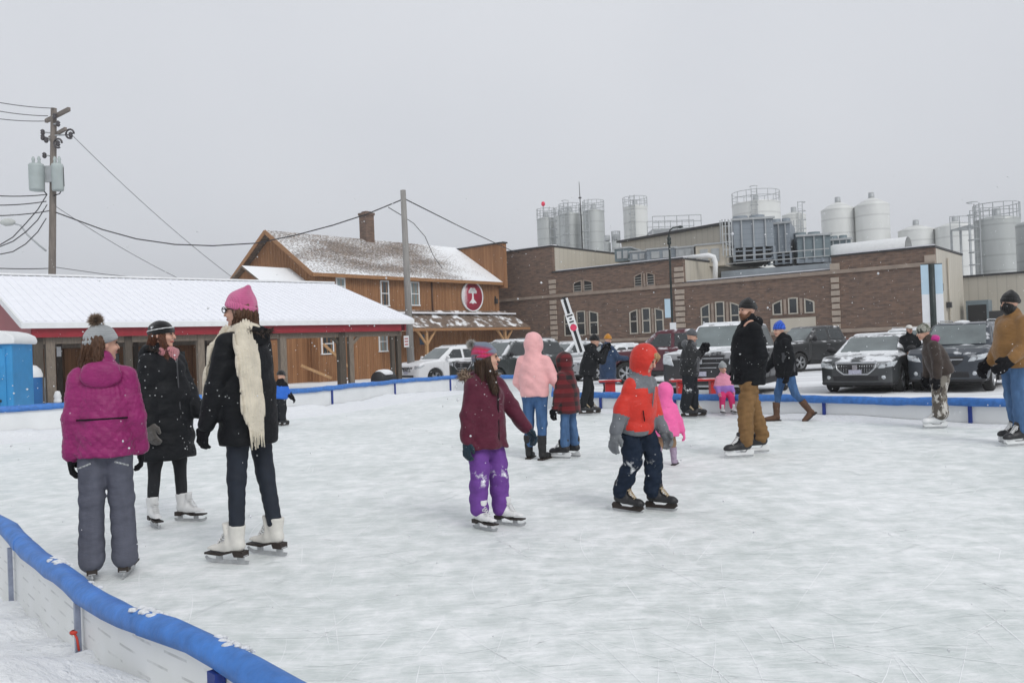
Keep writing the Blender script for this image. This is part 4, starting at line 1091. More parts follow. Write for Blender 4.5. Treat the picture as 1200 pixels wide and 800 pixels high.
arm = MB().tube([p1(54, 294), p1(44, 286), p1(32, 275), p1(24, 264), p1(16, 262)], .04, 6).build('lamp_arm', M_GALV, up1)
lh = p1(9, 260.5)
MB().lathe([(.001, -.32), (.09, -.28), (.17, -.1), (.16, .15), (.08, .3), (.001, .34)], 12, lh, 'x').build('lamp_head', pm('lamp_head_grey', (.5, .52, .5), .5), arm)
P2b, P2t = at(482, 432, 36), at(472.3, 223, 36)
up2 = thing('utility_pole', 'slim grey utility pole standing right of the shelter in front of the shop', 'utility pole', (P2b.x, P2b.y, -.1))
MB().tube([(0, 0, 0), (P2t.x - P2b.x, 0, P2t.z + .1)], [.17, .12], 12).build('pole', pm('utility_pole_grey', (.27, .26, .245), .85, .2, 5, .3, 40, stretch=(5, 5, .3)), up2)
q = at(477, 400, 36) - P2b
sn = MB().box((q.x - .0, -.2, q.z + P2b.z + .1), (.22, .03, .5)).build('sign_plate', M_WHITE, up2)
for zz in (.12, 0.0, -.13): MB().box((q.x, -.2165, q.z + P2b.z + .1 + zz), (.15, .004, .05)).build('sign_print', pm('sign_print_red', (.45, .06, .06), .6), sn)
MB().box((q.x + .16, -.05, q.z + P2b.z - .3), (.1, .1, .6)).build('meter_box', M_GALV, up2)

def wire(name, label, pts, r, mat, sag=0.0, n=14):
    """hang a cable through surveyed points (px, py, depth)"""
    w = [at(*p) for p in pts]
    if len(w) == 2:
        a, b = w; w = [a.lerp(b, i / n) - Vector((0, 0, sag * 4 * (i / n) * (1 - i / n))) for i in range(n + 1)]
    o = MB().tube([p - w[0] for p in w], r, 5).build(name, mat); o.location = w[0]
    return tag(o, label, 'cable', 'overhead cables')
wire('power_line', 'uppermost overhead line running left from the tall pole top', [(-40, 112, 30), (64, 127, 36)], .018, M_WIREG, .1)
wire('power_line', 'second overhead line running left from the tall pole top', [(-40, 122, 31), (56, 136, 36)], .018, M_WIREG, .1)
wire('power_line', 'third overhead line running left from the pole crossarm', [(-40, 133, 32), (54, 142, 36)], .018, M_WIREG, .1)
wire('service_cable', 'topmost of three level black cables left of the pole, at transformer foot', [(-40, 226, 30), (54, 228, 36)], .022, M_WIRE, .1)
wire('service_cable', 'middle of three level black cables left of the pole', [(-40, 239, 30), (54, 236, 36)], .022, M_WIRE, .1)
wire('service_cable', 'lowest of three level black cables left of the pole', [(-40, 252, 30), (58, 247, 36)], .022, M_WIRE, .1)
wire('drop_cable', 'upper drooping black cable curving down left from the pole', [(55, 228, 36), (44, 246, 35), (30, 262, 34), (15, 278, 33), (0, 287, 32), (-30, 292, 30)], .022, M_WIRE)
wire('drop_cable', 'middle drooping black cable curving down left from the pole', [(55, 240, 36), (44, 258, 35), (30, 272, 34), (15, 283, 33), (0, 289, 32), (-30, 296, 30)], .022, M_WIRE)
wire('drop_cable', 'lowest drooping black cable curving down left from the pole', [(54, 256, 36), (44, 272, 35), (30, 286, 34), (15, 295, 33), (0, 298, 32), (-30, 303, 30)], .022, M_WIRE)
wire('low_cable', 'low black cable running left just above the shelter roof', [(-40, 312, 30), (56, 314.5, 36)], .02, M_WIRE, .05)
wire('low_cable', 'low thin cable running right just above the shelter roof', [(64, 313, 36), (120, 321, 37), (190, 328, 39), (260, 333, 42)], .016, M_WIREG)
wire('long_cable', 'thick black cable sagging from the tall pole to the slim pole', [(63, 248, 36), (90, 258, 36), (120, 269, 36), (160, 280, 36), (205, 286.5, 36), (250, 288, 36), (300, 285, 36), (345, 276, 36), (390, 264, 36), (430, 251, 36), (470, 234.5, 36)], .026, M_WIRE)
wire('guy_wire', 'long thin guy wire slanting down right from the pole top', [(86, 160, 36), (275, 327, 43)], .014, M_WIREG, .25)
wire('guy_wire', 'short thin guy wire slanting down right from mid pole', [(64, 241, 36), (215, 329, 40)], .014, M_WIREG, .15)
wire('long_cable', 'black cable running right from the slim pole over the shop', [(476, 234, 36), (540, 266, 46), (600, 294, 58), (660, 312, 66)], .026, M_WIRE)
wire('drop_cable', 'thin cable dropping from the long cable to the shop roof', [(455, 243, 36), (470, 252, 37), (485, 262, 40), (498, 277, 44), (508, 300, 49), (518, 314, 52)], .018, M_WIRE)
# ================================================================== implicit shapes -> continuous meshes (surface nets)
def _len(x, y, z): return np.sqrt(x * x + y * y + z * z)
class Fr:
    """a local frame: origin o, 3x3 rotation R (columns = local axes in parent space)"""
    def __init__(s, o=(0, 0, 0), R=None):
        s.o = np.array(o, np.float32); s.R = np.eye(3, dtype=np.float32) if R is None else np.array(R, np.float32)
    def w(s, p): return s.R @ np.array(p, np.float32) + s.o
    def loc(s, X, Y, Z):
        dx, dy, dz = X - s.o[0], Y - s.o[1], Z - s.o[2]; R = s.R
        return (dx * R[0, 0] + dy * R[1, 0] + dz * R[2, 0], dx * R[0, 1] + dy * R[1, 1] + dz * R[2, 1], dx * R[0, 2] + dy * R[1, 2] + dz * R[2, 2])
ID = Fr()
def rc(a, b, r1, r2, F=ID, sc=(1, 1, 1), disp=None, mode='u', k=None):
    """round cone from a to b, optionally squashed by sc in frame F"""
    a = np.array(a, np.float32); b = np.array(b, np.float32); sc_ = np.array(sc, np.float32)
    aw, bw_ = F.w(a), F.w(b); rm = max(r1, r2) * max(sc) + .05
    lo = np.minimum(aw, bw_) - rm; hi = np.maximum(aw, bw_) + rm
    ms = min(sc); a_, b_ = a / sc_, b / sc_; ab = b_ - a_; L2 = max(1e-9, float(ab @ ab))
    def fn(X, Y, Z):
        x, y, z = F.loc(X, Y, Z) if F is not ID else (X, Y, Z)
        x, y, z = x / sc_[0] - a_[0], y / sc_[1] - a_[1], z / sc_[2] - a_[2]
        t = np.clip((x * ab[0] + y * ab[1] + z * ab[2]) / L2, 0, 1)
        qx, qy, qz = x - t * ab[0], y - t * ab[1], z - t * ab[2]
        d = (_len(qx, qy, qz) - (r1 + (r2 - r1) * t)) * ms
        if disp is not None: d = d - disp(t * math.sqrt(L2), qx, qy, qz)
        return d
    return (mode, fn, lo, hi, k)
def el(c, r, F=ID, mode='u', k=None, disp=None):
    c = np.array(c, np.float32); r = np.array(r, np.float32); cw = F.w(c); rm = float(max(r)) + .05
    def fn(X, Y, Z):
        x, y, z = F.loc(X, Y, Z); x, y, z = x - c[0], y - c[1], z - c[2]
        k0 = _len(x / r[0], y / r[1], z / r[2]); k1 = _len(x / r[0] ** 2, y / r[1] ** 2, z / r[2] ** 2)
        d = k0 * (k0 - 1) / np.maximum(k1, 1e-6)
        if disp is not None: d = d - disp(0, x, y, z)
        return d
    return (mode, fn, cw - rm, cw + rm, k)
def bx_(c, h, F=ID, r=.0, mode='u', k=None):
    c = np.array(c, np.float32); h = np.array(h, np.float32); cw = F.w(c); rm = float(np.linalg.norm(h)) + .05
    def fn(X, Y, Z):
        x, y, z = F.loc(X, Y, Z); qx, qy, qz = np.abs(x - c[0]) - h[0] + r, np.abs(y - c[1]) - h[1] + r, np.abs(z - c[2]) - h[2] + r
        return _len(np.maximum(qx, 0), np.maximum(qy, 0), np.maximum(qz, 0)) + np.minimum(np.maximum(qx, np.maximum(qy, qz)), 0) - r
    return (mode, fn, cw - rm, cw + rm, k)
def cut(p, n, F=ID, k=0.0):
    """keep the side against n"""
    p = np.array(p, np.float32); n = np.array(n, np.float32) / np.linalg.norm(n)
    def fn(X, Y, Z):
        x, y, z = F.loc(X, Y, Z); return (x - p[0]) * n[0] + (y - p[1]) * n[1] + (z - p[2]) * n[2]
    return ('i', fn, None, None, k)
def wrinkle(amp, f=(18, 18, 26), seed=0, F=ID):
    r = np.random.default_rng(seed); A = r.normal(size=(5, 3)) * np.array(f); ph = r.uniform(0, 6.28, 5); W = r.normal(size=(5, 3)) * 7
    def fn(X, Y, Z):
        o = 0
        for i in range(5):
            o = o + (.62 - np.abs(np.sin(.5 * (X * A[i, 0] + Y * A[i, 1] + Z * A[i, 2]) + ph[i] + .8 * np.sin(X * W[i, 0] + Y * W[i, 1] + Z * W[i, 2])))) * 1.6
        return o * (amp / 2.0)
    return ('d', fn, None, None, 0)
def surface(prims, vox, k=.03):
    us = [p for p in prims if p[0] == 'u']
    lo = np.min([p[2] for p in us], 0) - 2 * vox; hi = np.max([p[3] for p in us], 0) + 2 * vox
    n = np.maximum(4, np.ceil((hi - lo) / vox).astype(int) + 1)
    ax = [(lo[i] + vox * np.arange(n[i])).astype(np.float32) for i in range(3)]
    D = np.full(tuple(n), .12, np.float32)
    for mode, fn, l, h, kk in prims:
        kk = k if kk is None else kk
        if l is not None:
            s = [slice(max(0, int((l[i] - lo[i] - kk) / vox) - 1), min(n[i], int((h[i] - lo[i] + kk) / vox) + 2)) for i in range(3)]
        else: s = [slice(0, n[i]) for i in range(3)]
        X, Y, Z = ax[0][s[0]][:, None, None], ax[1][s[1]][None, :, None], ax[2][s[2]][None, None, :]
        if mode == 'd':
            sub = D[tuple(s)]; D[tuple(s)] = sub + fn(X, Y, Z); continue
        d = fn(X, Y, Z).astype(np.float32); sub = D[tuple(s)]
        if mode == 'u':
            if kk > 0:
                hh = np.clip(.5 + .5 * (sub - d) / kk, 0, 1); D[tuple(s)] = sub + (d - sub) * hh - kk * hh * (1 - hh)
            else: D[tuple(s)] = np.minimum(sub, d)
        else:
            d = -d if mode == 's' else d
            if kk > 0:
                hh = np.clip(.5 - .5 * (sub - d) / kk, 0, 1); D[tuple(s)] = sub + (d - sub) * hh + kk * hh * (1 - hh)
            else: D[tuple(s)] = np.maximum(sub, d)
    return nets(D, lo, vox)
def nets(D, lo, vox):
    D[0], D[-1], D[:, 0], D[:, -1], D[:, :, 0], D[:, :, -1] = (np.maximum(D[0], vox), np.maximum(D[-1], vox), np.maximum(D[:, 0], vox), np.maximum(D[:, -1], vox), np.maximum(D[:, :, 0], vox), np.maximum(D[:, :, -1], vox))
    S = D < 0
    cnt = sum(S[i:S.shape[0] - 1 + i, j:S.shape[1] - 1 + j, m:S.shape[2] - 1 + m].astype(np.int8) for i in (0, 1) for j in (0, 1) for m in (0, 1))
    act = (cnt > 0) & (cnt < 8)
    I, J, K = np.nonzero(act); N = len(I)
    idx = np.full(act.shape, -1, np.int64); idx[I, J, K] = np.arange(N)
    acc = np.zeros((N, 3)); c = np.zeros(N)
    cor = [(i, j, m) for i in (0, 1) for j in (0, 1) for m in (0, 1)]
    val = {o: D[I + o[0], J + o[1], K + o[2]] for o in cor}
    for a in cor:
        for axn in range(3):
            if a[axn]: continue
            b = list(a); b[axn] = 1; b = tuple(b); va, vb = val[a], val[b]; m = (va < 0) != (vb < 0)
            t = np.where(m, va / np.where(m, va - vb, 1), 0)
            p = np.array(a, float)[None, :].repeat(N, 0); p[:, axn] += t
            acc += p * m[:, None]; c += m
    V = (np.stack([I, J, K], 1) + acc / np.maximum(c, 1)[:, None]) * vox + lo
    F = []
    for axn in range(3):
        a = [slice(None)] * 3; b = [slice(None)] * 3; a[axn] = slice(0, -1); b[axn] = slice(1, None)
        ch = S[tuple(a)] != S[tuple(b)]; neg = S[tuple(a)]
        u, v = (axn + 1) % 3, (axn + 2) % 3
        E = np.stack(np.nonzero(ch), 1); E = E[(E[:, u] > 0) & (E[:, v] > 0) & (E[:, u] < act.shape[u]) & (E[:, v] < act.shape[v])]
        if len(E) == 0: continue
        fl = neg[E[:, 0], E[:, 1], E[:, 2]]
        def g(du, dv):
            q = E.copy(); q[:, u] += du; q[:, v] += dv; return idx[q[:, 0], q[:, 1], q[:, 2]]
        q = np.stack([g(-1, -1), g(0, -1), g(0, 0), g(-1, 0)], 1)
        q[~fl] = q[~fl][:, ::-1]; F.append(q)
    return V, (np.concatenate(F) if F else np.zeros((0, 4), int))
def mesh_from(name, V, F, mats, parent=None, region=None, smooth=True):
    me = bpy.data.meshes.new(name)
    F = F[(F >= 0).all(1)]
    me.vertices.add(len(V)); me.vertices.foreach_set('co', V.astype(np.float32).ravel())
    me.loops.add(F.size); me.loops.foreach_set('vertex_index', F.ravel().astype(np.int32))
    me.polygons.add(len(F)); me.polygons.foreach_set('loop_start', (np.arange(len(F)) * 4).astype(np.int32)); me.polygons.foreach_set('loop_total', np.full(len(F), 4, np.int32))
    me.update(calc_edges=True); me.validate()
    mats = mats if isinstance(mats, (list, tuple)) else [mats]
    if smooth: me.polygons.foreach_set('use_smooth', np.ones(len(me.polygons), bool))
    if region is not None and len(me.polygons) == len(F):
        me.polygons.foreach_set('material_index', np.asarray(region(V[F].mean(1)), np.int32))
    return link(name, me, parent, mats)
def sobj(name, prims, vox, mats, parent=None, k=.03, region=None):
    V, F = surface(prims, vox, k); return mesh_from(name, V, F, mats, parent, region)
def poly_sd(u, v, P):
    """signed distance to a closed 2-D polygon (arrays broadcast)"""
    P = np.array(P, np.float32); d = None; ins = np.zeros(np.broadcast(u, v).shape, bool)
    for i in range(len(P)):
        a, b = P[i], P[(i + 1) % len(P)]; e = b - a; wx, wy = u - a[0], v - a[1]
        t = np.clip((wx * e[0] + wy * e[1]) / max(1e-9, e @ e), 0, 1); q = (wx - e[0] * t) ** 2 + (wy - e[1] * t) ** 2
        d = q if d is None else np.minimum(d, q)
        c = ((a[1] > v) != (b[1] > v)); 
        with np.errstate(divide='ignore', invalid='ignore'):
            xx = (b[0] - a[0]) * (v - a[1]) / (b[1] - a[1] if abs(b[1] - a[1]) > 1e-9 else 1e-9) + a[0]
        ins ^= c & (u < xx)
    d = np.sqrt(d); return np.where(ins, -d, d)
# ================================================================== parked cars
def paint(name, col, snow=.35, metal=.3, dirt=.10):
    m = bpy.data.materials.new(name); n, l, b = nt(m)
    tc = n.new('ShaderNodeTexCoord').outputs['Object']; sp = n.new('ShaderNodeSeparateXYZ'); l.new(tc, sp.inputs[0])
    dn = noise(n, l, tc, 3.0, 6)
    dm = mathn(n, l, 'MULTIPLY', mathn(n, l, 'MULTIPLY', ramp(n, l, sp.outputs['Z'], 1.0, .25), ramp(n, l, dn, .3, .7, .4, 1)), dirt * 1.6)
    c = mixc(n, l, dm, col, (.30, .30, .30))
    c = mixc(n, l, snowmask(n, l, snow, 3.0, tc), c, SNOWC)
    l.new(c, b.inputs['Base Color']); b.inputs['Metallic'].default_value = metal; b.inputs['Roughness'].default_value = .35
    b.inputs['Coat Weight'].default_value = .35; b.inputs['Coat Roughness'].default_value = .1
    return m
M_TYRE = pm('tyre_rubber', (.02, .02, .02), .85, .2, 9, .2, 60); M_RIM = pm('alloy_rim', (.42, .43, .44), .35, .1, 9, metal=.7)
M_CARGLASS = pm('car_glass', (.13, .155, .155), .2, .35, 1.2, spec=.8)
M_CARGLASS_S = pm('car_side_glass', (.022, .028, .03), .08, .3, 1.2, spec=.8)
M_PLASTIC = pm('bumper_plastic', (.018, .018, .02), .55, .2, 10)
M_CHROME = pm('chrome', (.42, .43, .44), .25, .1, 4, metal=.9)
M_HEAD = pm('headlamp_lens', (.50, .53, .55), .12, .2, 12, spec=.8); M_TAIL = pm('tail_lens', (.25, .008, .01), .2)
M_PLATE = pm('number_plate', (.42, .42, .50), .5, .3, 40)
_wheel = {}
def wheel(parent, x, s, r, w=.22):
    key = (round(r, 2), w)
    if key not in _wheel:
        t = MB().lathe([(r * .66, -w / 2), (r * .9, -w / 2), (r * .985, -w * .38), (r, -w * .2), (r, w * .2), (r * .985, w * .38), (r * .9, w / 2), (r * .66, w / 2)], 30, axis='x').build('tyre', M_TYRE)
        mb = MB(); mb.lathe([(r * .67, -w * .46), (r * .62, -w * .40), (r * .60, w * .3), (r * .67, w * .46)], 30, axis='x')
        for k in range(5):
            a = 6.283 * k / 5
            for sg in (-1, 1):
                c0, c1 = a, a + sg * .16
                mb.bar((w * .36, math.cos(c0) * .05, math.sin(c0) * .05), (w * .40, math.cos(c1) * r * .62, math.sin(c1) * r * .62), .045, .03, up=(1, 0, 0))
        mb.lathe([(.07, w * .3), (.07, w * .42), (.001, w * .44)], 12, axis='x')
        rim = mb.build('rim', M_RIM)
        dk = MB().lathe([(r * .6, w * .1), (.001, w * .1)], 24, axis='x').build('brake_disc', M_PLASTIC)
        for o in (t, rim, dk): COL.objects.unlink(o)
        _wheel[key] = (t.data, rim.data, dk.data)
    td, rd_, dd = _wheel[key]
    t = link('wheel', td, parent); t.location = (x, s, r); t.rotation_euler = (0, 0, 0 if x > 0 else math.pi)
    link('rim', rd_, t); link('brake_disc', dd, t)
def car(label, px, py, d, yaw, kind, col, snow=.35, hoodsnow=True, name=None, metal=.3, gz=-.1, grille='bars', group='cars parked behind the rink', vox=None, face='chrome', stretch=(1, 1, 1)):
    """forward is local -Y; origin under the middle of the car; s runs from the nose backwards"""
    K = {
      'sedan':   dict(L=4.9, W=1.85, H=1.50, hood=.98, cowl=1.25, wst=2.15, roofe=3.35, deck=4.25, deckz=1.05, r=.34, ax=(.95, 3.80), gc=.20),
      'suv':     dict(L=4.6, W=1.86, H=1.68, hood=1.08, cowl=1.18, wst=1.95, roofe=3.95, deck=4.45, deckz=1.12, r=.36, ax=(.90, 3.60), gc=.24),
      'bigsuv':  dict(L=4.9, W=1.92, H=1.80, hood=1.15, cowl=1.30, wst=1.95, roofe=4.50, deck=4.82, deckz=1.15, r=.38, ax=(.95, 3.85), gc=.26),
      'pickup':  dict(L=5.8, W=2.02, H=1.95, hood=1.28, cowl=1.45, wst=2.15, roofe=3.55, deck=3.75, deckz=1.30, r=.41, ax=(1.0, 4.60), gc=.34)}[kind]
    L, W, Hh, r = K['L'], K['W'], K['H'], K['r']; vox = vox or max(.024, min(.05, d * .00125))
    p = at(px, py, d)
    t = thing(name or {'sedan': 'parked_car', 'suv': 'parked_car', 'bigsuv': 'parked_car', 'pickup': 'pickup_truck'}[kind], label, 'pickup truck' if kind == 'pickup' else 'car', (p.x, p.y, gz), yaw, group)
    t.scale = stretch
    gc, hz, dz = K['gc'], K['hood'], K['deckz']
    nose = hz - (.16 if kind in ('sedan', 'suv') else .07)
    prof = [(.06, gc + .05), (.0, gc + .22), (.02, nose - .18), (.10, nose), (.35, hz - .05), (K['cowl'], hz + .02), (K['wst'], Hh - .05), (K['wst'] + .35, Hh), ((K['wst'] + K['roofe']) / 2 + .3, Hh + .01), (K['roofe'], Hh - .05)]
    if kind == 'pickup': prof += [(K['deck'], dz + .02), (L - .03, dz), (L, gc + .3), (L - .1, gc + .08)]
    elif kind == 'sedan': prof += [(K['deck'], dz + .03), (L - .08, dz - .04), (L, .7), (L - .04, gc + .1), (L - .2, gc)]
    else: prof += [(K['deck'], dz + .2), (L - .04, dz - .1), (L, .7), (L - .03, gc + .1), (L - .2, gc)]
    belt = hz - .02
    fr = [(-W / 2 + .08, gc), (W / 2 - .08, gc), (W / 2 - .01, gc + .25), (W / 2, .75), (W / 2 - .03, belt - .02), (W / 2 - .10, belt + .03), (W / 2 - .27, Hh - .07), (W / 2 - .36, Hh + .03), (-W / 2 + .36, Hh + .03), (-W / 2 + .27, Hh - .07), (-W / 2 + .10, belt + .03), (-W / 2 + .03, belt - .02), (-W / 2, .75), (-W / 2 + .01, gc + .25)]
    nr = .30 if kind != 'pickup' else .14
    pl = [(-W / 2 + nr * 1.2, -.02), (W / 2 - nr * 1.2, -.02), (W / 2 - nr * .35, nr * .32), (W / 2, nr * 1.5), (W / 2, L - .35), (W / 2 - .12, L - .08), (W / 2 - .4, L + .02), (-W / 2 + .4, L + .02), (-W / 2 + .12, L - .08), (-W / 2, L - .35), (-W / 2, nr * 1.5), (-W / 2 + nr * .35, nr * .32)]
    xs = np.arange(-W / 2 - .1, W / 2 + .1, vox, np.float32); ss = np.arange(-.12, L + .12, vox, np.float32); zs = np.arange(gc - .12, Hh + .14, vox, np.float32)
    d1 = poly_sd(ss[:, None], zs[None, :], prof)[None]; d2 = poly_sd(xs[:, None], zs[None, :], fr)[:, None, :]; d3 = poly_sd(xs[:, None], ss[None, :], pl)[:, :, None]
    def smax(a, b, k):
        h = np.clip(.5 - .5 * (a - b) / k, 0, 1); return a + (b - a) * h + k * h * (1 - h)
    B = smax(smax(d1, d2, .09), d3, .07) - .012
    X, S_, Z = xs[:, None, None], ss[None, :, None], zs[None, None, :]
    D = B.copy()
    for a in K['ax']:
        D = np.maximum(D, -np.maximum(np.sqrt((S_ - a) ** 2 + (Z - r) ** 2) - (r + .06), (W / 2 - .30) - np.abs(X)))
    # character lines and door shuts: shallow grooves
    for g in ((K['cowl'] + .15), (K['cowl'] + 1.25), (K['cowl'] + 2.2)):
        D = np.maximum(D, -np.maximum(np.maximum(np.abs(S_ - g) - .011, (W / 2 - .06) - np.abs(X)), np.maximum(gc + .15 - Z, Z - belt)))
    if kind == 'pickup':   # open load bed
        D = np.maximum(D, -np.maximum(np.maximum(np.abs(X) - (W / 2 - .09), (K['deck'] + .12) - S_), np.maximum(S_ - (L - .08), .75 - Z)))
    lo = np.array([xs[0], ss[0], zs[0]]); off = np.array([0, -L / 2, 0])
    def put(name, E, mat, parent=t):
        V, F = nets(E.astype(np.float32).copy(), lo, vox)
        if len(F) == 0: return None
        return mesh_from(name, V + off, F, mat, parent)
    body = put('body', D, paint('paint_' + label[:24], col, snow, metal))
    shell = lambda reg, th=.012: np.maximum(np.maximum(B - th, reg), -(B + .05))
    # glass
    ws0, ws1 = K['cowl'] + .04, K['wst'] + .0
    wfun = (W / 2 - .17) - (Z - belt) / (Hh - belt) * .14
    wind = np.maximum(np.maximum(np.maximum(belt + .07 - Z, Z - (Hh - .07)), np.abs(X) - wfun + .03), S_ - (K['wst'] + .12))
    put('windscreen', shell(np.maximum(wind, (K['cowl'] - .1) - S_)), M_CARGLASS)
    re0 = K['roofe'] + .05
    rear = np.maximum(np.maximum(np.maximum(dz + .12 - Z, Z - (Hh - .12)), np.abs(X) - wfun + .03), re0 - S_)
    put('rear_window', shell(rear), M_CARGLASS_S)
    def front_edge(z): return K['cowl'] + .22 + (z - belt) / (Hh - belt) * (K['wst'] - K['cowl'] - .02)
    def rear_edge(z): return K['roofe'] + (.45 if kind == 'sedan' else .22 if kind != 'pickup' else .0) - (z - belt) / (Hh - belt) * (.55 if kind == 'sedan' else .25 if kind != 'pickup' else .12)
    zt = Hh - .13; nwin = 2 if kind in ('pickup', 'sedan') else 3
    cuts = [K['cowl'] + 1.28, K['cowl'] + 2.2]
    for sgn in (-1, 1):
        edges = [None] + cuts[:nwin - 1] + [None]
        for i in range(nwin):
            zz0, zz1 = belt + .06, zt
            a0 = front_edge(zz0) if i == 0 else edges[i] + .04; a1 = front_edge(zz1) if i == 0 else edges[i] + .04
            b0_ = rear_edge(zz0) if i == nwin - 1 else edges[i + 1] - .04; b1 = rear_edge(zz1) if i == nwin - 1 else edges[i + 1] - .04
            if b1 - a1 < .1: continue
            reg = np.maximum(poly_sd(ss[:, None], zs[None, :], [(a0, zz0), (b0_, zz0), (b1, zz1), (a1, zz1)])[None] - .03 + .03, (W / 2 - .45) - X * sgn)
            put('side_window', shell(reg), M_CARGLASS_S)
    # nose: grille, lamps, lower bumper
    gw = .46 if kind != 'pickup' else .62; gz0, gz1 = nose - (.30 if kind != 'pickup' else .42), nose - .05
    fr_ = S_ - .55
    gpoly = [(-gw, gz1), (-gw * .92, (gz0 + gz1) / 2), (-gw * .6, gz0), (gw * .6, gz0), (gw * .92, (gz0 + gz1) / 2), (gw, gz1)]
    gd = poly_sd(xs[:, None], zs[None, :], gpoly)[:, None, :]
    if face == 'chrome':
        put('grille_surround', np.maximum(shell(np.maximum(gd - .045, fr_), .022), -(gd + 0 * S_)), M_CHROME)
    gr = put('grille', shell(np.maximum(gd, fr_), .006), M_PLASTIC)
    gm = np.maximum(gd + .015, fr_)
    if grille == 'bars': bars = np.abs(((X / (.06)) % 1) - .5) * .06 - .012
    elif grille == 'slots': bars = np.abs(((X / (.125)) % 1) - .5) * .125 - .025
    else: bars = np.abs((((Z - gz0) / .11) % 1) - .5) * .11 - .022
    put('grille_bars', shell(np.maximum(gm, bars), .016), M_CHROME if grille != 'slots' else body.data.materials[0], t)
    MB().box((0, -L / 2 - .03, (gz0 + gz1) / 2 + .03), (.12, .04, .13)).build('badge', M_CHROME, t)
    for sgn in (-1, 1):
        hx0, hx1 = (.50, W / 2 - .06) if kind != 'pickup' else (.66, W / 2 - .03)
        hp = [(hx0, gz0 + .10), (hx1, gz0 + .17), (hx1 + .05, gz1 + .06), (hx0 + .1, gz1 + .0)]
        hd = poly_sd(xs[:, None] * sgn, zs[None, :], hp)[:, None, :]
        hl = put('headlight', shell(np.maximum(hd, S_ - .62), .014), M_HEAD)
        MB().lathe([(.075, 0), (.06, .012), (.001, .02)], 12, (sgn * (hx0 + .16), -L / 2 + .02, (gz0 + gz1) / 2 + .08), 'y').build('lamp_bulb', M_CHROME, t)
        fg = np.sqrt((X * sgn - (W / 2 - .28)) ** 2 + (Z - gc - .22) ** 2) - .055
        put('fog_lamp', shell(np.maximum(fg + 0 * S_, S_ - .5), .016), M_HEAD)
        tl = np.maximum(np.maximum(np.abs(X * sgn - (W / 2 - .12)) - .14, np.abs(Z - (dz - .12)) - .16), (L - .35) - S_)
        put('tail_light', shell(tl, .012), M_TAIL)
        MB().box((0, 0, 0), (.10, .04, .06)).build
        mz = belt + .10; ms_ = K['cowl'] + .32 - L / 2
        mir = sobj('mirror', [el((sgn * (W / 2 + .07), ms_, mz + .04), (.12, .07, .085 if kind != 'pickup' else .13)), rc((sgn * (W / 2 - .08), ms_, mz - .02), (sgn * (W / 2 + .03), ms_, mz), .03, .03)], .03, body.data.materials[0] if kind == 'suv' else M_PLASTIC, t, .03)
        MB().box((sgn * (W / 2 + .01), K['cowl'] + 1.1 - L / 2, belt - .12), (.03, .16, .03)).build('door_handle', M_CHROME, t)
    low = np.maximum(np.maximum(np.abs(X) - .55, np.abs(Z - gc - .20) - .075), fr_)
    put('air_intake', shell(low, .006), M_PLASTIC)
    lip = np.maximum(np.maximum(np.abs(X) - W / 2, np.abs(Z - gc - .04) - .045), S_ - .5)
    put('front_valance', shell(lip, .02), M_PLASTIC if kind != 'pickup' else M_CHROME)
    MB().box((0, -L / 2 - .035, gc + .36), (.30, .02, .11)).build('number_plate', M_PLATE, t)
    for sgn in (-1, 1):   # sill
        MB().box((sgn * (W / 2 - .03), (K['ax'][0] + K['ax'][1]) / 2 - L / 2, gc + .06), (.08, K['ax'][1] - K['ax'][0] - 2 * r - .2, .14)).build('sill', M_PLASTIC, t)
    MB().box((0, 0, gc + .08), (W - .35, L - .5, .25)).build('underbody', M_SEAL, t)
    for a in K['ax']:
        for sgn in (-1, 1): wheel(t, sgn * (W / 2 - .13), a - L / 2, r)
    if kind in ('suv', 'bigsuv'):
        for sgn in (-1, 1):
            mb = MB(); y0, y1 = K['wst'] + .25 - L / 2, K['roofe'] - .1 - L / 2; xx = sgn * (W / 2 - .36)
            mb.tube([(xx, y0, Hh), (xx, y0 + .15, Hh + .05), (xx, y1 - .15, Hh + .05), (xx, y1, Hh - .02)], .018, 6); mb.build('roof_rail', M_CHROME, t)
    # lying snow as its own thin layer
    nz = fbm(X * 1.0 + 0 * S_, S_ + 0 * X, int(px), 5, 2.6)
    if snow > .3:
        roofm = np.maximum(np.maximum(np.abs(X) - (W / 2 - .33), (K['wst'] + .2) - S_), np.maximum(S_ - (K['roofe'] - .05), (Hh - .12) - Z)) 
        put('roof_snow', np.maximum(np.maximum(B - .028 - .012 * nz, roofm), -(B + .02)), M_SNOW)
    if hoodsnow:
        cov = (.12 - nz * .5) * .2 if hoodsnow is True else (hoodsnow - nz * .8) * .2
        hm = np.maximum(np.maximum(np.abs(X) - (W / 2 - .18), .22 - S_), np.maximum(S_ - (K['cowl'] + .05), (nose - .05) - Z))
        put('hood_snow', np.maximum(np.maximum(B - .022 - .012 * nz, np.maximum(hm, cov)), -(B + .02)), M_SNOW)
    return t
CY = R_(-36)
car('dark sedan with oval chrome grille and snow-dusted hood facing the rink', 1031, 452, 23.0, R_(-37), 'sedan', (.032, .036, .038), .38, .3, grille='bars', stretch=(1.03, 1, 1.0))
car('dark grey off-roader with fog lamps beside the white-capped person', 1132, 452, 22.0, R_(-40), 'suv', (.026, .034, .046), .12, False, grille='rows', face='plain', stretch=(1.0, 1, 1.03))
car('black pickup with patchy snow on hood and windscreen behind the bearded man', 862, 462, 22.6, R_(-31), 'pickup', (.016, .017, .019), .5, .22, grille='rows', metal=.1, face='plain')
car('black pickup parked farther back between the blue-hatted woman and the sedan', 958, 430, 37.0, R_(-66), 'pickup', (.02, .021, .022), .2, False, grille='rows', metal=.1, vox=.045)
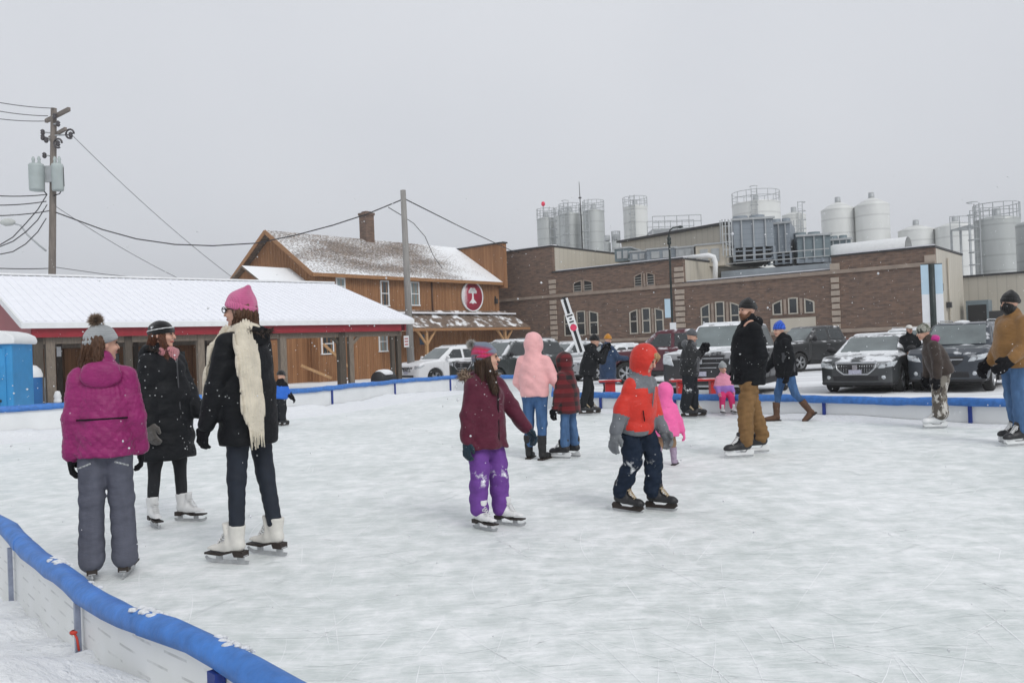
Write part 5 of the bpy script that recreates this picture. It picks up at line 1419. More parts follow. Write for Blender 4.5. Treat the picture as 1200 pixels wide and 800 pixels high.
car('dark red pickup behind the boy in the orange-red jacket', 800, 430, 30.5, R_(-112), 'pickup', (.085, .012, .022), .3, False, metal=.2, vox=.045)
car('white SUV with slotted black grille parked by the wooden shop', 528, 450, 37.0, R_(-50), 'suv', (.72, .73, .74), .6, False, grille='slots', face='plain', metal=0, vox=.04)
car('dark green-black SUV behind the girl in the striped hat', 598, 450, 32.5, R_(-46), 'bigsuv', (.03, .038, .038), .35, False, grille='rows', vox=.04)
car('silver SUV far behind the pink-hooded woman', 668, 440, 42.0, R_(-50), 'suv', (.34, .36, .37), .45, False, vox=.05)
car('white car mostly hidden behind the navy-coated person', 722, 440, 36.0, R_(-60), 'sedan', (.62, .64, .66), .5, .3, vox=.05)
car('white car glimpsed between the dark sedan and the white-capped person', 1066, 440, 33.5, R_(-40), 'suv', (.68, .69, .7), .5, False, vox=.05)
# ================================================================== people
def rot(ax, deg): return np.array(Matrix.Rotation(R_(deg), 3, ax))
M_SKIN = pm('skin', (.58, .34, .25), .55, .10, 14, spec=.35); M_LIP = pm('lips', (.42, .13, .11), .5, .1, 20); M_EYEW = pm('eye', (.05, .04, .035), .2)
def mat_cloth(name, col, rough=.75, var=.14, flecks=.35, weave=180.0, bump=.15, sheen=.15, fs=30.0, spec=.25):
    return pm(name, col, rough, var, 9.0, bump, weave, flecks=flecks, fleck_scale=fs, sheen=sheen, spec=spec, fold=.55)
def mat_hair(name, col):
    if name in MATS: return MATS[name]
    m = bpy.data.materials.new(name); n, l, b = nt(m)
    tc = n.new('ShaderNodeTexCoord').outputs['Object']
    f = noise(n, l, mapping(n, l, tc, (60, 60, 3)), 1.6, 6, .65)
    c = mixc(n, l, ramp(n, l, f, .3, .7), tuple(x * .45 for x in col), tuple(x * 1.5 for x in col))
    l.new(c, b.inputs['Base Color']); b.inputs['Roughness'].default_value = .45; b.inputs['Specular IOR Level'].default_value = .35
    bumpn(n, l, f, .8, .01, b); MATS[name] = m; return m
def mat_knit(name, col, stripes=None, rib=55.0, flecks=.25):
    """ribbed knit; stripes = list of (position 0-1, colour) along the hat"""
    m = bpy.data.materials.new(name); n, l, b = nt(m)
    tcn = n.new('ShaderNodeTexCoord'); tc = tcn.outputs['Object']
    if stripes:
        sp = n.new('ShaderNodeSeparateXYZ'); l.new(mapping(n, l, tcn.outputs['Generated'], (1, 1, 1), (R_(0), R_(-22), 0)), sp.inputs[0])
        cr = n.new('ShaderNodeValToRGB'); cr.color_ramp.interpolation = 'EASE'
        for i, (p, c_) in enumerate(stripes):
            e = cr.color_ramp.elements[i] if i < 2 else cr.color_ramp.elements.new(p)
            e.position = p; e.color = (*c_, 1)
        l.new(sp.outputs['Z'], cr.inputs[0]); c = cr.outputs[0]
    else:
        c = mixc(n, l, ramp(n, l, noise(n, l, tc, 12, 4), .3, .7), tuple(x * .85 for x in col), tuple(min(1, x * 1.12) for x in col))
    sq = n.new('ShaderNodeSeparateXYZ'); l.new(tc, sq.inputs[0])
    an = mathn(n, l, 'ARCTAN2', mathn(n, l, 'ADD', sq.outputs['Y'], .015), sq.outputs['X'])
    rb = mathn(n, l, 'SINE', mathn(n, l, 'ADD', mathn(n, l, 'MULTIPLY', an, rib), mathn(n, l, 'MULTIPLY', noise(n, l, tc, 30, 2), 2.0)))
    st_ = mathn(n, l, 'MULTIPLY', mathn(n, l, 'SINE', mathn(n, l, 'MULTIPLY', sq.outputs['Z'], 420.0)), .35)
    hgt = mathn(n, l, 'ADD', rb, st_)
    c = mixc(n, l, ramp(n, l, hgt, -1.0, .4), mixc(n, l, .42, c, (0, 0, 0), 'MIX'), c)
    l.new(c, b.inputs['Base Color']); b.inputs['Roughness'].default_value = .95; b.inputs['Sheen Weight'].default_value = .3; b.inputs['Specular IOR Level'].default_value = .15
    bumpn(n, l, hgt, .5, .006, b); MATS[name] = m; return m
def mat_plaid():
    m = bpy.data.materials.new('buffalo_plaid'); n, l, b = nt(m)
    tc = n.new('ShaderNodeTexCoord').outputs['Object']; sp = n.new('ShaderNodeSeparateXYZ'); l.new(tc, sp.inputs[0])
    hx = mathn(n, l, 'LESS_THAN', mathn(n, l, 'FRACT', mathn(n, l, 'DIVIDE', mathn(n, l, 'ADD', sp.outputs['X'], mathn(n, l, 'MULTIPLY', sp.outputs['Y'], .8)), .11)), .5)
    hz = mathn(n, l, 'LESS_THAN', mathn(n, l, 'FRACT', mathn(n, l, 'DIVIDE', sp.outputs['Z'], .11)), .5)
    c = mixc(n, l, mathn(n, l, 'MULTIPLY', mathn(n, l, 'ADD', hx, hz), .5), (.13, .006, .010), (.006, .005, .006))
    l.new(c, b.inputs['Base Color']); b.inputs['Roughness'].default_value = .9; b.inputs['Sheen Weight'].default_value = .2; return m
def mat_camo(name, cols, scale=7.0):
    m = bpy.data.materials.new(name); n, l, b = nt(m)
    tc = n.new('ShaderNodeTexCoord').outputs['Object']
    c = mixc(n, l, ramp(n, l, noise(n, l, tc, scale, 2), .48, .52), cols[0], cols[1])
    c = mixc(n, l, ramp(n, l, noise(n, l, mapping(n, l, tc, (1, 1, .5), (1, 2, 3)), scale * 1.4, 3), .55, .58), c, cols[2])
    c = mixc(n, l, ramp(n, l, noise(n, l, mapping(n, l, tc, (1.4, 1, .5), (2, 1, .4)), scale * 2.0, 4), .60, .63), c, cols[3])
    l.new(c, b.inputs['Base Color']); b.inputs['Roughness'].default_value = .85; return m
M_PANTSNOW = None
def mat_pants(name, col, knee_snow=0.0, var=.12, zk=.45):
    """trousers with patches of caked snow about the knees and shins"""
    m = bpy.data.materials.new(name); n, l, b = nt(m)
    tc = n.new('ShaderNodeTexCoord').outputs['Object']; sp = n.new('ShaderNodeSeparateXYZ'); l.new(tc, sp.inputs[0])
    c = mixc(n, l, ramp(n, l, noise(n, l, mapping(n, l, tc, (2, 2, .7)), 7, 5), .3, .7), tuple(x * (1 - var) for x in col), tuple(min(1, x * (1 + var)) for x in col))
    if knee_snow:
        band = mathn(n, l, 'MULTIPLY', ramp(n, l, sp.outputs['Z'], .12, .22), ramp(n, l, sp.outputs['Z'], zk + .16, zk))
        kb = mathn(n, l, 'MULTIPLY', ramp(n, l, sp.outputs['Z'], zk - .10, zk - .04), ramp(n, l, sp.outputs['Z'], zk + .07, zk + .02))
        msk = mathn(n, l, 'MULTIPLY', band, mathn(n, l, 'MAXIMUM', mathn(n, l, 'MULTIPLY', kb, ramp(n, l, noise(n, l, tc, 8, 6, .65), .66 - .1 * knee_snow, .76 - .1 * knee_snow)), ramp(n, l, noise(n, l, tc, 15, 6, .7), .74 - .1 * knee_snow, .80 - .1 * knee_snow)))
        c = mixc(n, l, msk, c, SNOWC)
    l.new(c, b.inputs['Base Color']); b.inputs['Roughness'].default_value = .8; b.inputs['Specular IOR Level'].default_value = .2
    bumpn(n, l, noise(n, l, mapping(n, l, tc, (1, 1, 2.2)), 16, 4), .35, .02, b); return m

# ------------------------------------------------------------------ footwear and glove templates
M_WBOOT = pm('skate_white_leather', (.66, .64, .59), .5, .08, 12, .1, 60); M_WBOOT2 = pm('skate_white', (.72, .72, .71), .45, .07, 12, .1, 60); M_BBOOT = pm('skate_black', (.02, .02, .022), .45, .2, 12, .1, 60)
M_SOLE = pm('dark_sole', (.03, .022, .018), .6, .2, 20); M_BLADE = pm('blade_steel', (.45, .46, .47), .3, .15, 20, metal=.3); M_HOLDER = pm('blade_holder_white', (.70, .71, .71), .4); M_LACE = pm('lace_tan', (.50, .40, .27), .9); M_LACEW = pm('lace_white', (.75, .75, .74), .9)
M_BRBOOT = pm('brown_leather_boot', (.10, .05, .028), .7, .25, 9, .2, 50); M_LILBOOT = pm('lilac_snow_boot', (.34, .27, .36), .7, .15, 20, flecks=.5); M_BLKBOOT = pm('black_boot', (.015, .015, .016), .6, .2, 9)
FW = {}
def lace_rows(y0, z0, y1, z1, w0, w1, n, r):
    mb = MB(); y1 += .004
    for k in range(n):
        t, u = k / n, (k + 1) / n
        ya, za = y0 + (y1 - y0) * t, z0 + (z1 - z0) * t; yb, zb = y0 + (y1 - y0) * u, z0 + (z1 - z0) * u; w = w0 + (w1 - w0) * t
        mb.tube([(-w, ya + .008, za), (0, (ya + yb) / 2 - .008, (za + zb) / 2 + .004), (w, yb + .008, zb)], r, 5); mb.tube([(w, ya + .008, za), (0, (ya + yb) / 2 - .011, (za + zb) / 2 + .006), (-w, yb + .008, zb)], r, 5)
    for s in (-1, 1): mb.tube([(0, y1 - .012, z1), (s * .025, y1 - .014, z1 - .01), (s * .035, y1 - .020, z1 - .04), (s * .03, y1 - .030, z1 - .055)], r, 5)
    return mb
def footwear(kind, vox=.008):
    if kind in FW: return FW[kind]
    subs = []
    if kind.startswith('figure'):
        bm_ = M_WBOOT if kind.endswith('cream') else M_WBOOT2
        pr = [rc((0, .05, .125), (0, -.02, .12), .041, .042), rc((0, -.02, .118), (0, -.145, .088), .042, .031), el((0, -.16, .088), (.036, .044, .028)), rc((0, .03, .15), (0, .040, .26), .046, .054, sc=(.95, 1.05, 1)), rc((0, -.03, .17), (0, -.048, .27), .028, .03, sc=(1.2, .7, 1)),
              cut((0, 0, .072), (0, -.12, -1), k=.006), cut((0, 0, .262), (0, .12, 1), k=.004), wrinkle(.0018, (40, 40, 60), 3)]
        boot = ('skate', pr, bm_)
        subs.append(('sole', MB().prism([(.098, .088), (.098, .052), (.03, .052), (.018, .08), (-.08, .055), (-.205, .062), (-.207, .074), (-.08, .070), (.0, .094)], -.034, .034, 'yz'), M_SOLE))
        b = MB().prism([(.125, .026), (.118, .006), (.10, .002), (-.17, .002), (-.21, .012), (-.228, .036), (-.216, .046), (-.20, .034), (-.17, .026), (.10, .026)], -.003, .003, 'yz')
        for y, w in ((.06, .05), (-.11, .045)): b.box((0, y, .042), (.012, w, .036)); b.box((0, y, .058), (.045, w + .03, .006))
        subs.append(('blade', b, M_BLADE)); subs.append(('lace', lace_rows(-.115, .125, -.03, .245, .026, .030, 7, .0032), M_LACEW))
        lift, top = .075, .25
    elif kind.startswith('hockey'):
        w = 'white' in kind
        pr = [rc((0, .055, .125), (0, -.02, .12), .044, .045), rc((0, -.02, .118), (0, -.15, .098), .045, .038), el((0, -.16, .098), (.042, .05, .036)), rc((0, .035, .15), (0, .04, .26), .048, .054), rc((0, -.03, .17), (0, -.045, .235), .03, .028, sc=(1.25, .6, 1)), el((0, .070, .23), (.035, .022, .045)),
              cut((0, 0, .078), (0, 0, -1), k=.006), wrinkle(.0015, (40, 40, 60), 4)]
        boot = ('skate', pr, M_HOLDER if kind.endswith('allwhite') else M_BBOOT)
        hb = MB().prism([(.10, .082), (.115, .06), (.105, .026), (-.17, .026), (-.20, .05), (-.19, .082), (-.12, .082), (-.075, .052), (.02, .052), (.05, .082)], -.016, .016, 'yz'); subs.append(('blade_holder', hb, M_HOLDER if w else M_SOLE))
        subs.append(('blade', MB().prism([(.115, .03), (.11, .008), (.09, .002), (-.16, .002), (-.195, .014), (-.205, .034), (-.17, .027), (.1, .027)], -.003, .003, 'yz'), M_BLADE))
        subs.append(('toe_cap', None, None)); subs.append(('lace', lace_rows(-.12, .138, -.050, .225, .028, .034, 6, .0042), M_LACE if not w else M_LACEW))
        lift, top = .078, .27
    else:
        mt = {'boot_brown': M_BRBOOT, 'boot_black': M_BLKBOOT, 'boot_lilac': M_LILBOOT, 'boot_heel': M_BLKBOOT}[kind]
        pr = [rc((0, .045, .055), (0, -.02, .05), .044, .045), rc((0, -.02, .05), (0, -.15, .038), .045, .034), rc((0, .03, .08), (0, .035, .31), .048, .062), cut((0, 0, .012), (0, 0, -1)), cut((0, 0, .32), (0, .1, 1), k=.006), wrinkle(.004, (22, 22, 60), 5)]
        boot = ('boot', pr, mt)
        subs.append(('sole', MB().prism([(.10, .02), (.10, -.004), (.03, -.004), (.02, .004), (.0, .004), (-.01, -.002), (-.19, -.002), (-.195, .016)], -.04, .04, 'yz'), M_SOLE))
        lift, top = .0, .30
    b = sobj(boot[0], boot[1], vox, boot[2], None, .02); COL.objects.unlink(b)
    out = [(boot[0], b.data)]
    for nm, mb, mt in subs:
        if mb is None: continue
        o = mb.build(nm, mt); COL.objects.unlink(o); out.append((nm, o.data))
    FW[kind] = (out, lift, top); return FW[kind]
GL = {}
def glove_mesh(mat, fat=1.0, mitten=False, curl=1.0):
    key = (mat.name, fat, mitten, curl)
    if key in GL: return GL[key]
    r = .0125 * fat
    pr = [el((0, 0, -.052), (.021 * fat, .043, .052)), rc((0, 0, .02), (0, 0, -.03), .031 * fat, .030 * fat, sc=(.8, 1.1, 1))]
    for i, (y, ln) in enumerate(((-.031, .92), (-.0105, 1.05), (.010, 1.0), (.030, .82))):
        a = (0, y, -.085); b = (-.010 * curl, y * 1.08, -.085 - .042 * ln); c = (-.034 * curl, y * 1.04, -.085 - .066 * ln); d = (-.052 * curl, y, -.085 - .072 * ln)
        kk = .012 if mitten else .004
        pr += [rc(a, b, r * 1.05, r, k=kk), rc(b, c, r, r * .92, k=kk), rc(c, d, r * .92, r * .8, k=kk)]
    pr += [rc((-.004, -.030, -.028), (-.014, -.062, -.062), r * 1.25, r * 1.05, k=.012), rc((-.014, -.062, -.062), (-.024, -.064, -.094), r * 1.05, r * .85, k=.006)]
    o = sobj('glove', pr, .0055, mat, None, .012); COL.objects.unlink(o); GL[key] = o.data; return o.data

def person(label, px, py, yaw, H=1.7, hs=.225, d=None, lean=0, side=0, sway=0.0, legs=((0, 3, 2, 8), (0, 3, 2, 8)), arms=((0, 8, 12, 0), (0, 8, 12, 0)), head=(0, 0, 0), tw=0,
           jacket=None, trousers=None, shoes='figure', foot=.26, gloves=None, hat=None, hair=None, extra=None, build=1.0, pr=.51, seat=None, skin=None, group=None, face=True, z0=0.0, roll_head=0, raise_=(0, 0)):
    p = gnd(px, py, z0) if d is None else at(px, py, d)
    t = thing('person', label, 'person', (p.x, p.y, z0), R_(yaw), group); dist = p.y
    v = min(.026, max(.0085, dist * .00165)); u = hs / .23; fs = foot / .26
    fw, lift, top = footwear(shoes); ank = (.09 + lift) * fs
    # ---- skeleton
    hipx = .052 * H * build; th = .5 * (pr * H - .04 * H); sh = th
    T = {}; J = {}
    for i, s in ((0, 1), (1, -1)):
        fl, ab, kn, ty = legs[i][:4]
        dt = np.array([s * math.sin(R_(ab)), -math.sin(R_(fl)), -math.cos(R_(fl)) * math.cos(R_(ab))]); ds = np.array([s * math.sin(R_(ab * .6)), -math.sin(R_(fl - kn)), -math.cos(R_(fl - kn)) * math.cos(R_(ab * .6))])
        J[i] = (np.array([s * hipx, 0, 0.0]), dt / np.linalg.norm(dt), ds / np.linalg.norm(ds))
    kn_, an_ = [J[i][0] + J[i][1] * th for i in (0, 1)], None
    an_ = [kn_[i] + J[i][2] * sh for i in (0, 1)]
    pz = (ank - min(an_[0][2], an_[1][2])) if seat is None else seat
    cx = 0.0 if seat is not None else -(an_[0][0] + an_[1][0]) / 2; cy = -(an_[0][1] + an_[1][1]) / 2 if seat is None else 0.0
    P0 = np.array([cx, cy, pz])
    hip = [J[i][0] + P0 for i in (0, 1)]; knee = [k + P0 for k in kn_]; ankle = [a + P0 for a in an_]
    TF = Fr(P0, rot('X', lean) @ rot('Y', side)); TS = Fr(P0, rot('X', lean) @ rot('Y', side) @ rot('Z', tw))
    shz = H - hs * 1.25 - pr * H - .02; b = .106 * H * build
    hc = TF.w((0, -.012 * H, H - hs * .52 - pr * H)); HF = Fr(hc, rot('Z', head[0]) @ rot('X', head[1]) @ rot('Y', head[2]))
    uL, fL = .172 * H, .150 * H; S, E, Wr, FD = [], [], [], []
    for i, s in ((0, 1), (1, -1)):
        fl, ab, eb, iw = arms[i]; sp_ = TS.w((s * b * .95, 0, shz - .026 * H))
        d1 = np.array([s * math.sin(R_(ab)), -math.sin(R_(fl)) * math.cos(R_(ab)), -math.cos(R_(fl)) * math.cos(R_(ab))]); d2 = np.array([s * math.sin(R_(ab - iw)), -math.sin(R_(fl + eb)) * math.cos(R_(ab - iw)), -math.cos(R_(fl + eb)) * math.cos(R_(ab - iw))])
        S.append(sp_); E.append(sp_ + d1 * uL); Wr.append(sp_ + d1 * uL + d2 * fL); FD.append(d2)
    jk = dict(fit=.03, hem=.10, hood=None, quilt=None, collar=True, k=.03, wr=.006); jk.update(jacket or {}); fit = jk['fit']
    # ---- body: one continuous mesh, head with a face
    A = lambda c: tuple(x * u for x in c)
    bp = [el(A((0, .012, .025)), A((.074, .094, .088)), HF), el(A((0, -.018, -.045)), A((.056, .070, .068)), HF), el(A((0, -.072, -.094)), A((.024, .022, .020)), HF, k=.02),
          rc(A((0, -.094, .012)), A((0, -.113, -.024)), .009 * u, .014 * u, HF, k=.012), el(A((0, -.086, .032)), A((.045, .014, .012)), HF, k=.012), el(A((0, -.094, -.058)), A((.024, .011, .010)), HF, k=.008)]
    for s in (-1, 1):
        bp += [el(A((s * .030, -.100, .012)), A((.017, .014, .010)), HF, 's', .010), el(A((s * .076, .012, -.004)), A((.011, .021, .031)), HF, k=.006), el(A((s * .034, -.070, -.028)), A((.024, .022, .020)), HF, k=.02)]
    bp += [rc(HF.w(A((0, .02, -.05))), TF.w((0, .012, shz - .02)), .047 * u, .046 * u), rc((0, 0, .05), (0, 0, shz - .06), b * .70, b * .74, TF, (1, .68, 1)), rc((-b * .8, 0, shz - .03), (b * .8, 0, shz - .03), .035 * H * .8, .035 * H * .8, TS)]
    for i in (0, 1):
        bp += [rc(S[i], E[i], .026 * H, .021 * H), rc(E[i], Wr[i], .021 * H, .016 * H), rc(hip[i], knee[i], .044 * H, .030 * H), rc(knee[i], ankle[i], .030 * H, .02 * H)]
        if gloves is None:
            hd = Wr[i] + FD[i] * .05 * fs; bp += [rc(Wr[i], hd, .018 * H, .024 * H)]
    def reg(c):
        x, y, z = HF.loc(c[:, 0], c[:, 1], c[:, 2]); return ((np.abs(x) < .026 * u) & (y < -.08 * u) & (np.abs(z + .058 * u) < .009 * u)).astype(int)
    sk = skin or M_SKIN
    body = sobj('body', bp, min(v, .015), [sk, M_LIP], t, .025, reg)
    if face:
        for s in (-1, 1):
            c = HF.w(A((s * .030, -.0905, .012))); o = MB().lathe([(.001, -.009 * u), (.007 * u, -.006 * u), (.009 * u, 0), (.007 * u, .006 * u), (.001, .009 * u)], 8, c).build('eye', M_EYEW, t)
    # ---- trousers
    tr = dict(low=0.0, fit=.02, cuff=.075, top=.05, wr=.006, mat=None, region=None, tuck=False, hipw=1.0); tr.update(trousers or {}); f2 = tr['fit']
    if tr['mat'] is not None:
        tp_ = [rc((-hipx * .9, 0, .01), (hipx * .9, 0, .01), .055 * H * build * tr['hipw'] + f2 * .7, .055 * H * build * tr['hipw'] + f2 * .7, TF, (1, 1.0, 1)), rc((0, 0, .04), (0, 0, .12 * H), b * .80 + f2 * .5, b * .80, TF, (1, .74, 1))]
        for i in (0, 1):
            end = ankle[i] + J[i][2] * (0 if not tr['tuck'] else -.0); stop = .10 * fs if not tr['tuck'] else (top - .06) * fs
            e2 = ankle[i] - J[i][2] * (.08 * fs - lift * fs * .6 - tr['low']) if not tr['tuck'] else ankle[i] - J[i][2] * .06 * fs
            kr = .034 * H * build + f2
            tp_ += [rc(hip[i], knee[i], .050 * H * build + f2, kr), rc(knee[i], e2, kr, tr['cuff'] * (.5 + .5 * fs))]
            if not tr['tuck']: tp_ += [cut(e2 + J[i][2] * .03, J[i][2])] if False else []
        tp_ += [wrinkle(tr['wr'] * .62, (26, 26, 44), int(px))]
        zc = min(a[2] for a in ankle)
        if not tr['tuck']: tp_ += [cut((0, 0, zc - .055 * fs - tr['low']), (0, 0, -1), k=.008)]
        tp_ += [cut((0, 0, -jk['hem'] * H + .05), (0, 0, 1), TF, .01)]
        sobj('trousers', tp_, v, tr['mat'], t, .03, tr['region'])
    # ---- jacket
    q = jk['quilt']
    def Q(scale=1.0):
        if not q: return None
        amp, per, md = q
        if md == 'h': return lambda tt, x, y, z: amp * (np.abs(np.sin(np.pi * tt / per)) - .6) * scale
        return lambda tt, x, y, z: amp * scale * (np.minimum(np.abs(np.sin(np.pi * (tt + np.arctan2(y, x) * .17) / per)), np.abs(np.sin(np.pi * (tt - np.arctan2(y, x) * .17) / per))) * 1.5 - .6)
    hem = jk['hem'] * H; hr = jk.get('hemr', b * .92 + fit); ys = jk.get('ys', .76)
    jp = [rc((0, 0, -hem + .0), (0, 0, .10 * H), hr, b * jk.get('waist', .86) + fit, TF, (1, ys, 1), Q()), rc((0, 0, .10 * H), (0, 0, shz - .105 * H), b * jk.get('waist', .86) + fit, b * .88 + fit, TF, (1, ys, 1), Q()),
          rc((0, .008, shz + .014 * H), (b * .88, .0, shz - .030 * H), .032 * H + fit * .5, .030 * H + fit * .45, TS), rc((0, .008, shz + .014 * H), (-b * .88, .0, shz - .030 * H), .032 * H + fit * .5, .030 * H + fit * .45, TS)]
    jp += [cut((0, 0, -hem), (0, 0, -1), TF, .012)]
    ar = jk.get('sleeve', .032 * H) + fit * .55
    for i in (0, 1):
        jp += [rc(S[i], E[i], ar * 1.0, ar, disp=Q(.8)), rc(E[i], Wr[i] - FD[i] * .01, ar, ar * jk.get('cuffr', .82), disp=Q(.8))]
    if jk['collar']: jp += [rc(TF.w((0, .012, shz - .01)), TF.w((0, .0, shz + .045 * H)), .070 * u + fit * .6, .066 * u + fit * .4)]
    if jk['hood'] == 'down': jp += [el((0, .085 + fit * .4, shz + .012), (.135 * u, .070, .075 * u), TF), el((0, .05, shz + .05), (.11 * u, .07, .04), TF)]
    fur_c = None
    if jk['hood'] == 'up':
        ho = jk.get('hood_r', 1.0)
        jp += [el(A((0, .018, .012)), A((.108 * ho, .128 * ho, .132 * ho)), HF), rc(HF.w(A((0, .02, -.06))), TF.w((0, .02, shz - .02)), .098 * u * ho, .105 * u), el(A((0, -.035, -.01)), A((.10 * ho, .085, .115 * ho)), HF), el(A((0, -.135, -.012)), A((.070, .095, .098)), HF, 's', .012)]
    jp += [wrinkle(jk['wr'] * .8, (20, 20, 30), int(px) + 9)]
    mats = jk['mat'] if isinstance(jk['mat'], (list, tuple)) else [jk['mat']]
    regf = None
    if jk.get('region'):
        def regf(c):
            x, y, z = TF.loc(c[:, 0], c[:, 1], c[:, 2]); dS = [np.linalg.norm(c - S[i], axis=1) for i in (0, 1)]; wl_ = [((c - E[i]) @ FD[i]) for i in (0, 1)]; al = [np.linalg.norm(c - (E[i] + np.outer(np.clip(wl_[i], 0, fL), FD[i])), axis=1) < ar * 1.35 for i in (0, 1)]
            return jk['region'](x, y, z, dict(shz=shz, H=H, hem=hem, fore=[np.where(al[i], wl_[i], -1) for i in (0, 1)], fL=fL, b=b, head=HF.loc(c[:, 0], c[:, 1], c[:, 2])))
    jo = sobj('jacket', jp, v, mats, t, jk['k'], regf)
    if jk.get('zip'):
        front = -(b * .93 + fit) * ys
        pts = [TF.w((0, front * (1.02 if z < .1 * H else 1.0) - .004, z)) for z in np.linspace(-hem + .02, shz - .03, 12)]
        MB().tube([tuple(p_) for p_ in pts], .006, 5).build('zip', jk['zip'], jo)
    # ---- gloves
    if gloves is not None:
        gm = glove_mesh(gloves['mat'], gloves.get('fat', 1.15), gloves.get('mitten', False), gloves.get('curl', 1.0))
        for i, s in ((0, 1), (1, -1)):
            o = link('glove', gm, t); dv = Vector(FD[i]); z = -dv; fwd = Vector((0, -1, 0)); y = (-fwd - z * (-fwd).dot(z))
            if y.length < .1: y = Vector((0, 0, 1)) - z * z.z
            y.normalize(); x = y.cross(z)
            M = Matrix((x, y, z)).transposed().to_4x4(); M.translation = Vector(Wr[i]); g = fs * gloves.get('size', 1.0)
            o.matrix_local = M @ Matrix.Diagonal((g * s, g, g, 1))
    # ---- footwear
    for i, s in ((0, 1), (1, -1)):
        bt = link(fw[0][0], fw[0][1], t); a = ankle[i]
        pitch = legs[i][4] if len(legs[i]) > 4 else 0
        M = Matrix.Translation(Vector((a[0], a[1], a[2]))) @ Matrix.Rotation(R_(s * legs[i][3]), 4, 'Z') @ Matrix.Rotation(R_(pitch), 4, 'X') @ Matrix.Translation(Vector((0, -.034 * fs, -ank))) @ Matrix.Diagonal((fs, fs, fs, 1))
        bt.matrix_local = M
        for nm, dt_ in fw[1:]: link(nm, dt_, bt)
    # ---- hair
    if hair:
        hk = .92 if hat else 1.0; hp = [el(A((0, .022, .024)), A((.083 * hk, .100 * hk, .095 * hk)), HF)]
        hp += [el(A((0, -.145, -.03)), A((.090, .120, .125)), HF, 's', .02)] if hair.get('cap', True) else []
        L = hair.get('len', 0); wv = lambda tt, x, y, z: .006 * np.sin(np.arctan2(y, x) * 13 + 6 * np.sin(tt * 9)) + .004 * np.sin(np.arctan2(y, x) * 29 + tt * 14)
        for (a0, a1, r0, r1) in hair.get('locks', []): hp += [rc(A(a0), A(a1), r0 * u, r1 * u, HF, (1.15, .72, 1), wv)]
        hp += [wrinkle(.004, (60, 60, 8), 5)]
        ho2 = sobj('hair', hp, max(.007, v * .8), hair['mat'], t, .03)
        if dist < 9 and hair.get('locks'):
            mb = MB(); rr = np.random.default_rng(int(px) + 3)
            for (a0, a1, r0, r1) in hair['locks']:
                for _ in range(90):
                    an = rr.uniform(0, 6.283); o0 = np.array([math.cos(an) * 1.15, math.sin(an) * .72, 0]); p0, p1 = np.array(a0), np.array(a1) + np.array([0, 0, -rr.uniform(0, .035)])
                    mid = (p0 + p1) / 2 + o0 * (r0 + r1) / 2 * rr.uniform(.98, 1.2) + rr.normal(size=3) * .005
                    pp = [p0 + o0 * r0 * .98, mid, p1 + o0 * r1 * rr.uniform(.7, 1.35) + rr.normal(size=3) * .008]
                    mb.tube([tuple(HF.w(q_ * u)) for q_ in pp], [.0028, .0026, .0010], 3, cap=False)
            tag(mb.build('hair_strands', hair['mat'], ho2), kind='stuff')
    # ---- hat
    if hat:
        tl = hat.get('tilt', .25); top_ = hat.get('top', .0); hz_ = hat.get('z', .030)
        hb = [el(A((0, .014, .040)), A((.091, .112, .092 + top_ * .4)), HF)]
        if top_: hb += [rc(A((0, .02, .08)), A((0, .035 + hat.get('tip', 0), .118 + top_)), .060 * u, .020 * u, HF, k=.05)]
        hb += [cut(A((0, 0, hz_)), (0, -tl, -1), HF, .006), wrinkle(.003, (24, 24, 24), 3)]
        ho_ = sobj('hat', hb, max(.007, v * .8), hat['mat'], t, .03)
        if hat.get('cuff', True):
            cb = [el(A((0, .014, .034)), A((.100, .121, .098)), HF), cut(A((0, 0, hz_ - .012)), (0, -tl, -1), HF, .01), cut(A((0, 0, hz_ + .045)), (0, tl, 1), HF, .014)]
            sobj('cuff', cb, max(.007, v * .8), hat.get('cuffmat', hat['mat']), ho_, .02)
        if hat.get('stripe'):
            cb = [el(A((0, .014, .034)), A((.1025, .1235, .1)), HF), cut(A((0, 0, hz_ + .030)), (0, -tl, -1), HF, .003), cut(A((0, 0, hz_ + .040)), (0, tl, 1), HF, .003)]
            sobj('stripe', cb, .007, hat['stripe'], ho_, .01)
        if hat.get('peak'):
            sobj('peak', [rc(A((-.05, -.10, .045)), A((.05, -.10, .045)), .02 * u, .02 * u, HF, (1, 2.4, .35)), rc(A((-.03, -.13, .035)), A((.03, -.13, .035)), .02 * u, .02 * u, HF, (1, 2.4, .35))], .01, hat['mat'], ho_)
        if hat.get('pom'):
            c, r_, m1, m2 = HF.w(A(hat.get('pom_at', (0, .03, .17)))), hat['pom'] * u, hat['pom_mats'][0], hat['pom_mats'][1]
            mb = MB(); rr = np.random.default_rng(int(px))
            for kk in range(1500):
                dv = rr.normal(size=3); dv /= np.linalg.norm(dv); ln = r_ * rr.uniform(.75, 1.15); sd = np.cross(dv, rr.normal(size=3)); sd = sd / np.linalg.norm(sd) * r_ * .055
                tip = c + dv * ln + rr.normal(size=3) * r_ * .10
                mb.add([c + dv * r_ * .3 + sd, c + dv * r_ * .3 - sd, tip], [(0, 1, 2)], int(rr.random() < .5))
            tag(mb.build('pompom', [m1, m2], ho_), kind='stuff')
    info = dict(t=t, TF=TF, TS=TS, HF=HF, S=S, E=E, W=Wr, FD=FD, b=b, fit=fit, shz=shz, H=H, u=u, v=v, ys=ys, knee=knee, hip=hip, ankle=ankle, P0=P0, hem=hem, jo=jo)
    if extra: extra(info)
    return info
